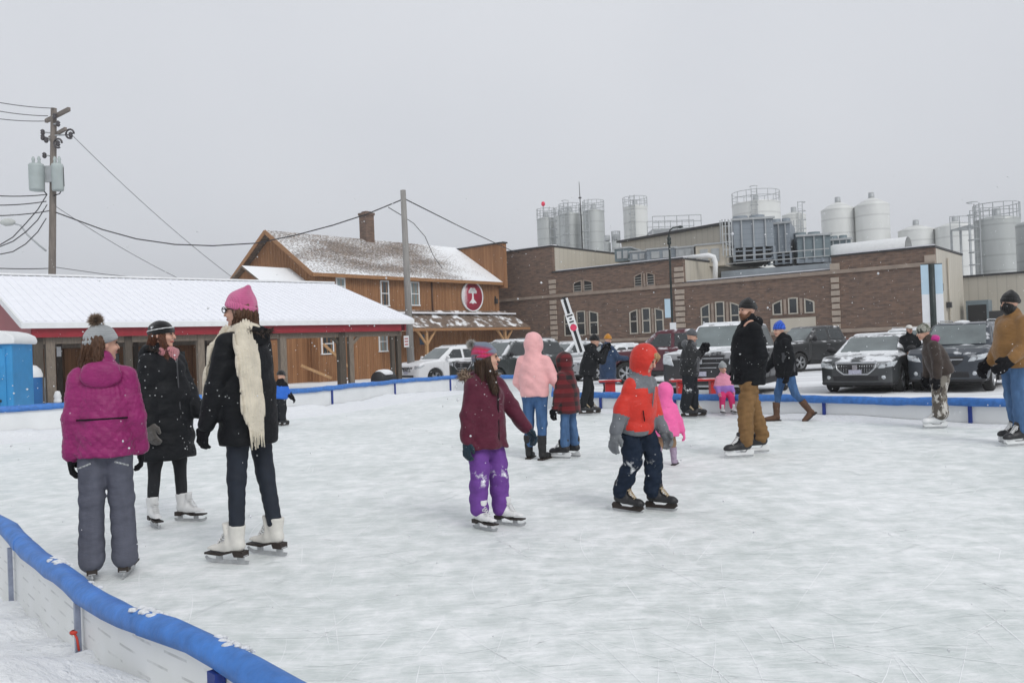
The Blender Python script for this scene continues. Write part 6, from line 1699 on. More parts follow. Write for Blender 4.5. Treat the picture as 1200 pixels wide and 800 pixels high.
def fur_ring(I, pts, r, mats, n=900, name='fur_trim'):
    """a ruff of fur along a loop of points (in the person's own frame)"""
    mb = MB(); rr = np.random.default_rng(len(pts) + n); P = np.array(pts)
    for _ in range(n):
        k = rr.uniform(0, len(P) - 1.001); i = int(k); p = P[i] + (P[i + 1] - P[i]) * (k - i)
        dv = rr.normal(size=3); dv /= np.linalg.norm(dv); dv[2] -= .15; sd = np.cross(dv, rr.normal(size=3)); sd = sd / np.linalg.norm(sd) * r * .10
        mb.add([p + sd + dv * r * .1, p - sd + dv * r * .1, p + dv * r * rr.uniform(.7, 1.2)], [(0, 1, 2)], int(rr.random() < .5))
    return tag(mb.build(name, mats, I['t']), kind='stuff')
# ------------------------------------------------------------------ cloth library
M_MAG = mat_cloth('magenta_quilt', (.25, .012, .115), .5, .12, .45, 140, .1, .1, 24, .35)
M_GPANTS = mat_pants('grey_snow_pants', (.10, .105, .135), 0)
M_BLACKC = mat_cloth('black_coat', (.008, .009, .011), .6, .2, .42, 160, .15, 0, 26, .18)
M_BLACKJ = mat_cloth('black_jacket', (.009, .010, .012), .75, .2, .35, 160, .15, 0, 26, .12)
M_LEGG = pm('black_leggings', (.012, .013, .016), .75, .2, 12, flecks=.25, fleck_scale=16); M_LEGN = pm('navy_leggings', (.012, .017, .028), .7, .2, 12, flecks=.25, fleck_scale=16)
M_MAROON = mat_cloth('maroon_parka', (.085, .008, .025), .65, .14, .4, 150, .2, .15)
M_PURPLE = mat_pants('purple_snow_pants', (.15, .055, .27), .9, .12, .42)
M_REDJ = mat_cloth('orange_red_puffer', (.58, .028, .015), .5, .1, .3, 140, .1, .1, 26, .35); M_GREYJ = mat_cloth('grey_panel', (.14, .15, .165), .7, .15, .4)
M_NAVYP = mat_pants('navy_snow_pants', (.010, .018, .035), 1.0, .2, .40)
M_PALEPINK = mat_cloth('pale_pink_jacket', (.80, .42, .42), .6, .08, .25, 120, .2, .2)
M_JEANS = mat_pants('blue_jeans', (.055, .12, .25), 0, .3); M_JEANSP = mat_pants('mid_blue_jeans', (.07, .14, .27), 0, .3)
M_PLAID = mat_plaid()
M_HOTPINK = mat_cloth('hot_pink_coat', (.82, .13, .36), .55, .1, .3, 120, .15, .15)
M_TANP = mat_pants('tan_trousers', (.27, .18, .11), 0); M_BROWNP = mat_pants('brown_work_trousers', (.20, .115, .048), 0, .18)
M_CHAR = mat_cloth('charcoal_panel', (.06, .062, .068), .7, .15, .35)
M_LAV = mat_cloth('lavender_jacket', (.30, .16, .48), .6, .1, .3); M_ROSE = mat_cloth('rose_jacket', (.66, .26, .36), .6, .1, .3); M_PINKP = mat_pants('bright_pink_pants', (.62, .04, .16), .3)
M_BROWNC = mat_cloth('brown_canvas_coat', (.24, .125, .042), .8, .15, .25, 120, .2, .2)
M_NAVYC = mat_cloth('navy_long_coat', (.022, .045, .095), .75, .15, .3); M_OLIVE = mat_cloth('dark_brown_jacket', (.045, .032, .026), .75, .2, .3)
M_CAMOP = mat_camo('snow_camo_trousers', ((.10, .085, .07), (.22, .20, .17), (.52, .50, .46), (.04, .034, .03)), 8)
M_CAMOH = mat_camo('camo_hat', ((.09, .10, .07), (.30, .30, .26), (.03, .03, .025), (.15, .14, .11)), 16)
M_BLUEJ = mat_cloth('bright_blue_jacket', (.02, .13, .55), .6, .1, .4); M_BLACKP = mat_pants('black_snowy_pants', (.014, .016, .02), .9, .2, .55); M_BLACKP2 = mat_pants('black_trousers', (.013, .014, .016), 0, .2)
M_GLB = mat_cloth('black_gloves', (.009, .009, .011), .8, .2, .3, 160, .15, 0, 26, .12); M_GLG = mat_knit('grey_knit_mittens', (.11, .10, .09)); M_GLGREY = mat_cloth('grey_gloves', (.15, .16, .17), .8, .15, .3); M_GLT = mat_cloth('dark_teal_gloves', (.012, .03, .045), .8, .2, .3)
K_GREY = mat_knit('pale_grey_knit', (.42, .44, .45)); K_BLACK = mat_knit('black_knit', (.012, .012, .013)); K_PINK = mat_knit('candy_pink_knit', (.70, .16, .34)); K_ORANGE = mat_knit('orange_knit', (.65, .28, .03)); K_DGREY = mat_knit('dark_grey_knit', (.12, .125, .135)); K_BLUE = mat_knit('royal_blue_knit', (.03, .11, .58)); K_CREAM = mat_cloth('cream_knit', (.62, .56, .45), .95, .12, .1, 90, .5, .3)
K_STRIPE = mat_knit('striped_knit', (.5, .1, .2), [(0.0, (.17, .20, .27)), (.30, (.17, .19, .25)), (.40, (.55, .03, .10)), (.52, (.66, .05, .20)), (.62, (.60, .04, .08)), (.74, (.30, .10, .18)), (.85, (.20, .24, .32))])
K_WHITE = mat_cloth('white_cap', (.66, .64, .60), .8, .08, .1)
H_BROWN = mat_hair('brown_hair', (.085, .040, .020)); H_AUB = mat_hair('auburn_hair', (.095, .032, .014)); H_DARK = mat_hair('dark_brown_hair', (.05, .026, .014)); H_BLOND = mat_hair('blond_hair', (.40, .24, .11)); H_BEARD = mat_hair('red_brown_beard', (.13, .055, .025))
F_BROWN = [pm('fur_brown', (.13, .085, .06), .9), pm('fur_tan', (.34, .26, .19), .9)]; F_GREY = [pm('fur_grey', (.40, .38, .35), .9), pm('fur_pale', (.58, .56, .52), .9)]; F_BLK = [pm('fur_black', (.02, .018, .017), .9), pm('fur_darkbrown', (.07, .05, .04), .9)]

def band(I, pts, w, th, mat, name, k=.02, rib=True, v=None):
    """flat ribbed cloth band following points in the torso frame"""
    P = [np.array(p, np.float32) for p in pts]; pr = []
    dsp = (lambda tt, x, y, z: .0035 * np.sin(x * 230) if True else 0) if rib else None
    for a, b_ in zip(P, P[1:]): pr.append(rc(a, b_, w / 2, w / 2, I['TF'], (1, th / w, 1), dsp))
    return sobj(name, pr, v or .0085, mat, I['t'], k)

# 1 --- girl in magenta, back to the camera
def x1(I):
    TF, b = I['TF'], I['b']
    MB().tube([tuple(TF.w((x, (b * .86 + .035) * .80 * math.sqrt(max(0, 1 - (x / (b + .05)) ** 2)) + .006, .105 * I['H']))) for x in np.linspace(-.15, .15, 12)], .006, 6).build('waist_cord', M_GLB, I['jo'])
    pts = [TF.w((.15 * math.sin(a), .075 + .075 * math.cos(a) * .9, I['shz'] + .0 - .11 * max(0, math.cos(a)))) for a in np.linspace(-1.7, 1.7, 14)]
    sobj('hood', [el((0, .115, I['shz'] - .035), (.125, .035, .075), TF), el((0, .085, I['shz'] + .02), (.11, .055, .045), TF), wrinkle(.005, (18, 18, 22), 2)], .009, M_MAG, I['t'], .04)
    for s in (-1, 1): MB().tube([tuple(I['TF'].w((s * .07, .148, -.115))), tuple(I['TF'].w((s * .15, .125, -.145)))], .006, 5).build('pocket_trim', K_GREY, I['t'])
person('girl in magenta quilted jacket and grey snow pants seen from behind, grey pompom hat', 128, 678, 200, 1.57, .218, lean=2, legs=((0, 2.5, 2, 6), (0, 2.5, 3, 10)), arms=((-4, 8, 10, 3), (0, 9, 16, 4)), head=(-56, 0, 0),
       jacket=dict(mat=M_MAG, fit=.030, hem=.055, quilt=(.006, .070, 'd'), hemr=.178, waist=.93, wr=.006), trousers=dict(mat=M_GPANTS, fit=.026, cuff=.084, wr=.006, low=.05), shoes='figure', foot=.24, gloves=dict(mat=M_GLB), build=.90,
       hat=dict(mat=K_GREY, pom=.058, pom_mats=F_BROWN, pom_at=(-.01, .045, .165), top=.02, tilt=.30, z=.022), hair=dict(mat=H_BROWN, locks=[((.0, .075, .0), (.02, .10, -.165), .072, .066), ((.06, .05, .0), (.095, .075, -.155), .050, .045), ((-.05, .06, 0), (-.06, .085, -.15), .045, .035), ((.085, .0, -.01), (.13, .02, -.13), .035, .03)]), extra=x1)

# 2 --- woman in the long black coat
def x2(I):
    TF, u = I['TF'], I['u']; z = I['shz']
    sobj('hood', [el((0, .095, z + .01), (.16, .085, .10), TF), el((0, .05, z + .07), (.14, .09, .05), TF), wrinkle(.006, (18, 18, 22), 2)], .01, M_BLACKC, I['t'], .05)
    sobj('scarf', [rc((-.055, -.075, z + .03), (.06, -.085, z + .02), .045, .045, TF, (1, .9, 1)), rc((.02, -.10, z + .03), (.035, -.12, z - .07), .042, .03, TF), wrinkle(.004, (40, 40, 40), 2)], .009, mat_knit('dusty_pink_scarf', (.58, .24, .26)), I['t'], .03)
    fur_ring(I, [TF.w((.13 * math.sin(a), -.02 + .10 * math.cos(a), z + .065 + .03 * math.cos(a))) for a in np.linspace(1.2, 5.0, 14)], .035, F_BLK, 500)
person('woman in long black padded coat and black headband hat with white stripe, auburn hair', 197, 613, 62, 1.67, .222, lean=-2, legs=((4, 3, 4, 12), (-3, 3, 3, 25)), arms=((14, 8, 26, 6), (2, 9, 16, 2)), head=(30, 2, 0), tw=8,
       jacket=dict(mat=M_BLACKC, fit=.048, hem=.225, hemr=.25, quilt=(.007, .12, 'h'), waist=.98, wr=.009, ys=.84, zip=M_CHAR), trousers=dict(mat=M_LEGG, fit=.0, cuff=.045, tuck=True, wr=.003), shoes='figure', foot=.25, gloves=dict(mat=M_GLG, fat=1.3, mitten=True, size=1.15),
       hat=dict(mat=K_BLACK, stripe=M_WHITE, tilt=.18, z=.018, top=.0), hair=dict(mat=H_AUB, locks=[((.062, -.015, -.02), (.085, -.075, -.30), .032, .026), ((-.062, -.02, -.02), (-.08, -.085, -.27), .034, .026), ((0, .06, 0), (0, .08, -.12), .07, .06)]), extra=x2)

# 3 --- tall woman with candy pink hat and cream scarf
def x3(I):
    TF, b, z = I['TF'], I['b'], I['shz']
    wr = [rc((.088 * math.cos(a) , .012 + .088 * math.sin(a), z + .042 + .012 * math.sin(a * 2)), (.088 * math.cos(a + .5), .012 + .088 * math.sin(a + .5), z + .042 + .012 * math.sin(a * 2 + 1)), .040, .040, TF, (1, 1, 1.15)) for a in np.arange(0, 6.28, .5)]
    sc_ = sobj('scarf', wr + [wrinkle(.006, (40, 40, 60), 4)], .009, K_CREAM, I['t'], .02)
    band(I, [(.085, .10, z + .045), (.14, .13, z - .03), (.165, .168, z - .20), (.158, .182, .10), (.145, .192, -.06)], .12, .028, K_CREAM, 'scarf_tail', .05)
    band(I, [(.10, -.06, z + .03), (.155, -.125, z - .10), (.165, -.165, z - .28), (.175, -.18, z - .42)], .11, .032, K_CREAM, 'scarf_tail')
    fr = MB(); rr = random.Random(4)
    for k in range(22):
        x = .145 - .07 + .14 * k / 21; y = .192; p0 = TF.w((x, y, -.05)); p1_ = TF.w((x + rr.uniform(-.012, .012), y + rr.uniform(-.012, .012), -.11 - rr.uniform(.03, .10)))
        fr.tube([tuple(p0), tuple((p0 + p1_) / 2 + np.array([rr.uniform(-.004, .004), 0, 0])), tuple(p1_)], .005, 5)
    tag(fr.build('fringe', K_CREAM, sc_), kind='stuff')
    sobj('hood', [el((0, .10, z + .0), (.145, .065, .085), TF), wrinkle(.005, (18, 18, 22), 2)], .009, M_BLACKJ, I['t'], .04)
    fur_ring(I, [TF.w((-.14 + .28 * q, .135 + .03 * math.sin(q * 3.14), z + .05 - .03 * math.sin(q * 3.14))) for q in np.linspace(0, 1, 8)], .04, F_BLK, 350)
    HF, u = I['HF'], I['u']
    gb = MB()
    for s in (-1, 1):
        c = HF.w((s * .034 * u, -.105 * u, .012 * u)); R3 = HF.R
        gb.tube([tuple(c + R3 @ np.array([.026 * math.cos(a), 0, .020 * math.sin(a)])) for a in np.linspace(0, 6.28, 13)], .0035, 5)
        gb.tube([tuple(HF.w((s * .058 * u, -.10 * u, .016 * u))), tuple(HF.w((s * .080 * u, -.01 * u, .014 * u)))], .0035, 5)
    gb.tube([tuple(HF.w((-.009 * u, -.108 * u, .014 * u))), tuple(HF.w((.009 * u, -.108 * u, .014 * u)))], .0035, 5)
    gb.build('glasses', M_GLB, I['t'])
person('tall woman in black padded jacket with pink knit hat and long cream scarf', 302, 656, -112, 1.765, .228, lean=1, legs=((3, 2.5, 2, 2), (-6, 3, 3, 4)), arms=((10, 8, 10, 4), (6, 9, 12, 3)), head=(12, 0, 0),
       jacket=dict(mat=M_BLACKC, fit=.040, hem=.105, hemr=.225, quilt=(.006, .13, 'h'), waist=.94, wr=.007, ys=.84), trousers=dict(mat=M_LEGN, fit=.002, cuff=.050, tuck=True, wr=.003), shoes='figure_cream', foot=.275, gloves=dict(mat=M_GLB, fat=1.1),
       hat=dict(mat=K_PINK, top=.050, tip=.035, tilt=.32, z=.020), hair=dict(mat=H_BROWN, locks=[((.055, .03, -.02), (.07, -.005, -.20), .045, .04), ((.0, .07, 0), (0, .085, -.14), .065, .055), ((-.055, .03, -.02), (-.07, 0, -.22), .045, .04)]), extra=x3)

# 4 --- girl in maroon parka
def x4(I):
    TF, z = I['TF'], I['shz']
    sobj('hood', [el((0, .095, z + .0), (.125, .07, .075), TF), wrinkle(.005, (18, 18, 22), 2)], .01, M_MAROON, I['t'], .04)
    fur_ring(I, [TF.w((.165 * math.sin(a), .05 + .125 * math.cos(a), z + .030 + .02 * math.cos(a))) for a in np.linspace(-1.9, 1.9, 16)], .06, F_BROWN, 1100)
    sobj('neck_warmer', [rc((0, .0, z + .02), (0, -.005, z + .07), .075, .07, TF)], .01, mat_knit('lime_neck_warmer', (.25, .40, .10)), I['t'])
    for k in range(3): MB().lathe([(.010, -.004), (.010, .004), (.001, .006)], 8, tuple(TF.w((-.02, -(I['b'] * .95 + .03) * .78, z - .10 - k * .13))), 'y').build('snap', M_CHROME, I['jo'])
person('girl in maroon parka and snowy purple pants, striped pompom hat, long brown hair', 575, 617, 48, 1.36, .208, lean=2, legs=((6, 4, 4, 12), (0, 3, 3, 6)), arms=((20, 24, 6, 2), (-4, 10, 6, 0)), head=(48, -4, 0), pr=.49,
       jacket=dict(mat=M_MAROON, fit=.034, hem=.085, hemr=.195, waist=.93, wr=.012, ys=.82, zip=M_GLB), trousers=dict(mat=M_PURPLE, fit=.030, cuff=.080, wr=.014, low=.02), shoes='figure', foot=.225, gloves=dict(mat=M_GLT, fat=1.3),
       hat=dict(mat=K_STRIPE, pom=.050, pom_mats=F_GREY, pom_at=(0, .115, .135), top=.02, tip=.06, tilt=.35, z=.020), hair=dict(mat=H_DARK, locks=[((.058, -.01, -.02), (.085, -.05, -.25), .038, .034), ((-.058, -.0, -.02), (-.09, -.04, -.28), .048, .042), ((0, .06, 0), (-.02, .06, -.20), .065, .05)]), extra=x4)

# 5 --- boy in orange-red puffer
def reg5(x, y, z, D):
    hx, hy, hz = D['head']; inhead = np.sqrt(hx ** 2 + hy ** 2 + hz ** 2) < .150
    yoke = (z > D['shz'] - .060 - .04 * (np.abs(x) < .05)) & ~inhead & (z < D['shz'] + .08) & (np.abs(x) < D['b'] * 1.15)
    fa = (D['fore'][0] > D['fL'] * .42) | (D['fore'][1] > D['fL'] * .25)
    low = (z < -.02) & (x < -.02) & (D['fore'][1] < 0) & (y < .2)
    return (yoke | fa | low).astype(int)
def x5(I):
    HF, u = I['HF'], I['u']
    sobj('fringe', [el((0, -.075 * u, .07 * u), (.065 * u, .035 * u, .035 * u), HF), rc((.03 * u, -.10 * u, .06 * u), (.05 * u, -.10 * u, .02 * u), .016, .010, HF), wrinkle(.004, (80, 80, 20), 3)], .008, H_BLOND, I['t'], .02)
    TF, z = I['TF'], I['shz']; MB().tube([tuple(TF.w((0, -(I['b'] * (.93 if q > .3 else .9) + .042) * .79, -I['hem'] + .02 + (z + I['hem'] - .06) * q))) for q in np.linspace(0, 1, 10)], .006, 5).build('zip', M_GREYJ, I['jo'])
    MB().tube([tuple(TF.w((-.09, -.135, .07))), tuple(TF.w((-.115, -.125, .16)))], .005, 5).build('pocket_zip', M_GLB, I['jo'])
person('boy in orange-red and grey hooded puffer looking down, dark snowy pants, black skates', 747, 598, 48, 1.33, .208, lean=10, legs=((23, 3, 30, 10), (0, 3, 24, -10, 4)), arms=((3, 6, 22, 4), (-18, 18, 12, 0)), head=(14, 28, 0), pr=.49,
       jacket=dict(mat=[M_REDJ, M_GREYJ], fit=.034, hem=.045, hemr=.18, quilt=(.008, .115, 'h'), waist=.95, hood='up', region=reg5, wr=.005, ys=.82), trousers=dict(mat=M_NAVYP, fit=.028, cuff=.076, wr=.020, low=.0), shoes='hockey', foot=.235, gloves=dict(mat=M_GLGREY, fat=1.35, size=1.1), extra=x5)

# 6 --- pink-hooded woman and 7 --- boy in plaid, hand in hand
person('woman in pale pink hooded jacket and blue jeans seen from behind, black boots', 628, 538, 158, 1.55, .22, lean=2, legs=((3, 3, 4, 6), (-4, 2, 4, 8)), arms=((5, 16, 40, 25), (8, 22, 4, 0)), head=(-8, 4, 0),
       jacket=dict(mat=M_PALEPINK, fit=.038, hem=.02, hemr=.185, waist=.90, hood='up', hood_r=1.08, wr=.008, ys=.82), trousers=dict(mat=M_JEANS, fit=.012, cuff=.052, tuck=True, wr=.004, hipw=1.1), shoes='boot_heel', foot=.25, gloves=dict(mat=M_SKIN, fat=.95))
person('small boy in red and black plaid hooded jacket, jeans and black skates', 669, 536, -122, 1.22, .20, lean=3, legs=((4, 3, 4, 4), (-2, 3, 4, 8)), arms=((6, 10, 8, 0), (6, 30, 4, 0)), head=(0, 4, 0), pr=.485,
       jacket=dict(mat=M_PLAID, fit=.042, hem=.11, hemr=.175, waist=.95, hood='up', wr=.007, ys=.84), trousers=dict(mat=M_JEANSP, fit=.012, cuff=.066, wr=.008), shoes='hockey_white', foot=.24, gloves=dict(mat=M_GLB, fat=1.35))
# 8 --- toddler
person('toddler in hot pink hooded coat and tan trousers stepping away, lilac snow boots', 781, 546, 160, .93, .19, lean=6, legs=((-16, 4, 14, 5, 25), (14, 4, 16, 5)), arms=((4, 12, 10, 0), (6, 16, 10, 0)), head=(0, 4, 0), pr=.46, face=False,
       jacket=dict(mat=M_HOTPINK, fit=.036, hem=.12, hemr=.155, waist=1.05, hood='up', wr=.006, ys=.9), trousers=dict(mat=M_TANP, fit=.008, cuff=.026, tuck=True, wr=.006), shoes='boot_lilac', foot=.17, gloves=dict(mat=M_HOTPINK, fat=1.3, mitten=True, size=1.0))
# 9 --- bearded man
def x9(I):
    HF, u = I['HF'], I['u']
    sobj('beard', [el((0, -.055 * u, -.078 * u), (.058 * u, .055 * u, .045 * u), HF), rc((-.055 * u, -.01 * u, -.03 * u), (-.05 * u, -.04 * u, -.075 * u), .02 * u, .026 * u, HF), rc((.055 * u, -.01 * u, -.03 * u), (.05 * u, -.04 * u, -.075 * u), .02 * u, .026 * u, HF), rc((-.025 * u, -.10 * u, -.045 * u), (.025 * u, -.10 * u, -.045 * u), .010 * u, .010 * u, HF), wrinkle(.004, (90, 90, 60), 3)], .009, H_BEARD, I['t'], .02)
    TF, z = I['TF'], I['shz']; sobj('collar', [rc((0, .0, z + .0), (0, -.012, z + .075), .092, .080, TF), wrinkle(.004, (18, 18, 22), 2)], .013, M_BLACKJ, I['t'])
    sobj('hood', [el((0, .085, z + .045), (.13, .08, .075), TF), wrinkle(.005, (18, 18, 22), 2)], .013, M_BLACKJ, I['t'], .04)
    MB().tube([tuple(I['TF'].w((.02, -.185, -.02))), tuple(I['TF'].w((.03, -.19, -.10))), tuple(I['TF'].w((.0, -.19, -.14)))], .006, 5).build('drawcord', M_WHITE, I['jo'])
person('bearded man in black hooded jacket, black beanie and brown work trousers on skates', 884, 533, -86, 1.77, .23, lean=-3, legs=((13, 3, 10, 3), (-11, 3, 3, 3)), arms=((-8, 9, 42, 28), (-8, 9, 42, 28)), head=(14, 4, 0), build=1.1,
       jacket=dict(mat=M_BLACKJ, fit=.042, hem=.085, hemr=.225, waist=.95, wr=.012, ys=.86), trousers=dict(mat=M_BROWNP, fit=.026, cuff=.088, wr=.020, low=.02), shoes='hockey_white', foot=.30, gloves=dict(mat=M_GLB, fat=1.2), hat=dict(mat=K_BLACK, top=.02, tilt=.22, z=.025), extra=x9)
# 10 --- woman with royal blue hat
def reg10(x, y, z, D): return ((np.abs(x) < D['b'] * 1.2) & (y > -.10) & (y < .10) & (z > -.03) & (z < D['shz'] * .62) & (D['fore'][0] < 0) & (D['fore'][1] < 0)).astype(int)
person('woman in royal blue beanie, black and charcoal jacket, jeans and brown boots walking left', 930, 493, -88, 1.66, .222, lean=6, legs=((-14, 3, 24, 3, 38), (17, 3, 12, 3, 0)), arms=((-12, 9, 28, 6), (12, 9, 30, 6)), head=(20, 8, 0),
       jacket=dict(mat=[M_BLACKJ, M_CHAR], fit=.036, hem=.06, hemr=.20, waist=.92, region=reg10, wr=.008, ys=.86, hood='down'), trousers=dict(mat=M_JEANS, fit=.008, cuff=.030, tuck=True, wr=.006, hipw=1.1), shoes='boot_brown', foot=.26, gloves=dict(mat=M_GLB), hat=dict(mat=K_BLUE, top=.03, tip=.02, tilt=.2, z=.015))
# 11 --- little girl sitting on the boards
def reg11(x, y, z, D): return (z < D['shz'] * .42).astype(int)
person('little girl in pink and lavender jacket sitting on the blue boards, grey knit hat', 848, 470, 6, .98, .185, d=15.55, lean=2, seat=.44, legs=((62, 9, 62, 4), (62, 9, 62, 4)), arms=((12, 14, 30, 14), (12, 14, 30, 14)), head=(0, 4, 0), pr=.46,
       jacket=dict(mat=[M_ROSE, M_LAV], fit=.034, hem=.04, hemr=.14, waist=1.05, region=reg11, wr=.005, ys=.88), trousers=dict(mat=M_PINKP, fit=.026, cuff=.062, wr=.008), shoes='figure', foot=.18, gloves=dict(mat=M_ROSE, fat=1.3, mitten=True, size=.95), hat=dict(mat=K_GREY, top=.04, tilt=.1, z=.02), z0=.0)
# 12 --- person in black snow suit
def x12(I):
    TF, z = I['TF'], I['shz']; sobj('hood', [el((0, .09, z + .03), (.14, .08, .085), TF), el((0, -.06, z + .03), (.11, .06, .05), TF), wrinkle(.006, (18, 18, 22), 2)], .018, K_DGREY, I['t'], .04)
person('person in snow-caked black snow suit and grey beanie, hands raised to the face', 808, 489, 68, 1.50, .215, lean=5, legs=((6, 3, 8, 5), (-4, 3, 6, 8)), arms=((12, 12, 128, 28), (10, 12, 130, 28)), head=(6, 18, 0),
       jacket=dict(mat=[mat_cloth('black_snowy_suit', (.016, .017, .019), .7, .2, .8, 120, .2, .1, 18), M_CHAR], fit=.046, hem=.07, hemr=.21, waist=.98, wr=.010, ys=.88, region=lambda x, y, z, D: ((y < -.03) & (x < .12) & (x > -.12) & (z > 0) & (D['fore'][0] < 0) & (D['fore'][1] < 0)).astype(int)),
       trousers=dict(mat=M_BLACKP, fit=.044, cuff=.10, wr=.012), shoes='hockey', foot=.27, gloves=dict(mat=M_GLB, fat=1.4, mitten=True, size=1.1), hat=dict(mat=K_DGREY, top=.01, tilt=.15, z=.03, cuffmat=K_DGREY), extra=x12)
# 13 --- person carrying skis on the shoulder
p13 = person('person in black jacket carrying white skis behind the plaid-jacketed boy', 687, 486, 96, 1.52, .215, lean=14, legs=((10, 3, 14, 5), (-8, 3, 10, 5)), arms=((35, 8, 118, 24), (40, 8, 112, 24)), head=(0, 12, 0),
       jacket=dict(mat=M_BLACKC, fit=.042, hem=.06, hemr=.20, waist=.95, wr=.008, ys=.86, hood='down'), trousers=dict(mat=M_BLACKP2, fit=.026, cuff=.08, wr=.010), shoes='hockey', foot=.26, gloves=dict(mat=M_GLB, fat=1.3), hat=dict(mat=K_BLACK, top=.015, tilt=.15, z=.02))
# 14 --- person in navy coat
person('person in long navy coat and orange beanie standing beyond the boards', 712, 440, 118, 1.72, .225, d=21.5, z0=-.1, lean=2, legs=((0, 3, 2, 5), (0, 3, 2, 5)), arms=((25, 10, 60, 10), (30, 12, 55, 5)), head=(10, 12, 0),
       jacket=dict(mat=M_NAVYC, fit=.048, hem=.24, hemr=.24, waist=.98, wr=.008, ys=.9, hood='down'), trousers=dict(mat=M_BLACKP2, fit=.01, cuff=.06, tuck=True), shoes='boot_black', foot=.27, gloves=dict(mat=M_GLB), hat=dict(mat=K_ORANGE, top=.03, tilt=.1, z=.02))
# 15 --- person by the cars
person('person in black coat and white cap standing between the dark sedan and dark off-roader', 1068, 450, -12, 1.68, .222, d=22.0, z0=-.1, lean=0, legs=((0, 3, 2, 8), (0, 3, 2, 8)), arms=((14, 12, 60, 35), (10, 10, 50, 30)), head=(10, 2, 0),
       jacket=dict(mat=M_BLACKJ, fit=.040, hem=.15, hemr=.21, waist=.95, wr=.008, ys=.86), trousers=dict(mat=M_BLACKP2, fit=.010, cuff=.062, wr=.006), shoes='boot_black', foot=.27, gloves=dict(mat=M_SKIN, fat=1.0), hat=dict(mat=K_WHITE, top=.0, tilt=.05, z=.035, cuff=False, peak=True))
# 16 --- child in snow camo
def x16(I):
    TF, z = I['TF'], I['shz']; sobj('hood_lining', [el((0, .07, z + .03), (.125, .085, .06), TF), wrinkle(.005, (18, 18, 22), 2)], .015, mat_cloth('magenta_fleece', (.48, .03, .22), .9, .1, .2), I['t'], .04)
person('child in dark brown jacket and snow camo trousers leaning forward on skates', 1103, 501, -100, 1.44, .212, lean=20, legs=((12, 3, 12, 3), (4, 3, 8, 3)), arms=((-6, 8, 10, 4), (-2, 8, 8, 4)), head=(10, 14, 0), pr=.50,
       jacket=dict(mat=M_OLIVE, fit=.040, hem=.05, hemr=.19, waist=.95, wr=.008, ys=.86), trousers=dict(mat=M_CAMOP, fit=.044, cuff=.105, wr=.012), shoes='hockey_allwhite', foot=.28, gloves=dict(mat=M_GLB, fat=1.3), hat=dict(mat=M_CAMOH, top=.01, tilt=.1, z=.01), extra=x16)
# 17 --- man at the right edge
def x17(I):
    HF, u = I['HF'], I['u']; sobj('face_mask', [el((0, -.025 * u, -.05 * u), (.076 * u, .098 * u, .082 * u), HF), rc((0, .01, -.1 * u), I['TF'].w((0, 0, I['shz'] + .02)) if False else (0, .02, -.16 * u), .07 * u, .075 * u, HF)], .013, K_BLACK, I['t'], .03)
person('man in brown canvas coat, jeans and black face mask at the right edge', 1197, 520, -84, 1.73, .23, lean=2, legs=((8, 3, 10, 3), (-4, 3, 6, 3)), arms=((6, 9, 46, 8), (0, 9, 40, 8)), head=(4, 2, 0), build=1.1,
       jacket=dict(mat=M_BROWNC, fit=.048, hem=.03, hemr=.225, waist=1.0, wr=.010, ys=.9), trousers=dict(mat=M_JEANSP, fit=.028, cuff=.085, wr=.012), shoes='hockey_white', foot=.29, gloves=dict(mat=M_GLB, fat=1.5, size=1.2), hat=dict(mat=K_BLACK, top=.03, tilt=.15, z=.02), extra=x17)
# 18 --- child in bright blue
person('small child in bright blue jacket and dark snowy pants half hidden by the tall woman', 329, 499, 158, 1.05, .195, lean=8, legs=((10, 4, 12, 5), (0, 4, 10, 5)), arms=((14, 14, 30, 8), (14, 14, 30, 8)), head=(-10, 14, 0), pr=.47,
       jacket=dict(mat=[M_BLUEJ, M_GLB], fit=.042, hem=.03, hemr=.17, waist=1.0, wr=.006, ys=.88, region=lambda x, y, z, D: ((D['fore'][0] > 0) | (D['fore'][1] > 0) | (z > D['shz'] * .78)).astype(int)), trousers=dict(mat=M_BLACKP, fit=.034, cuff=.075, wr=.008), shoes='hockey', foot=.2, gloves=dict(mat=M_GLB, fat=1.3), hat=dict(mat=K_BLACK, top=.0, tilt=.1, z=.015))
# ------------------------------------------------------------------ skis carried over the shoulder
a, b = at(679.5, 407, 16.0), at(661, 350, 16.0)
sk = thing('skis', 'pair of white skis with black centre and a red-marked label held upright', 'skis', tuple(a)); dv = b - a; nrm = Vector((0, -1, 0)); sd = dv.cross(nrm).normalized()
M_SKIW = pm('ski_white', (.66, .67, .68), .4, .05, 6); M_SKIB = pm('ski_black', (.02, .022, .025), .4)
lo_ = -dv * .10
for s in (-1, 1):
    MB().bar(sd * (s * .05) + lo_, sd * (s * .05) + dv, .045, .022, up=(0, -1, 0)).build('ski', M_SKIW, sk)
MB().bar(Vector((0, .012, 0)) + lo_ * .9, dv * 1.03 + Vector((0, .012, 0)), .075, .02, up=(0, -1, 0)).build('cover', M_SKIB, sk)
c = dv * .52; e1, e2 = sd, dv.normalized()
def plate(c, w, h, off): q = c + Vector((0, -off, 0)); return [q - e1 * w / 2 - e2 * h / 2, q + e1 * w / 2 - e2 * h / 2, q + e1 * w / 2 + e2 * h / 2, q - e1 * w / 2 + e2 * h / 2]
lb = MB().add(plate(c, .16, .34, .020), [(0, 1, 2, 3)]).build('label', M_WHITE, sk)
for k, w in enumerate((.12, .05, .09, .05)): MB().add(plate(c + e2 * (.13 - .062 * k), w, .032, .024), [(0, 1, 2, 3)]).build('print', M_SKIB, lb)
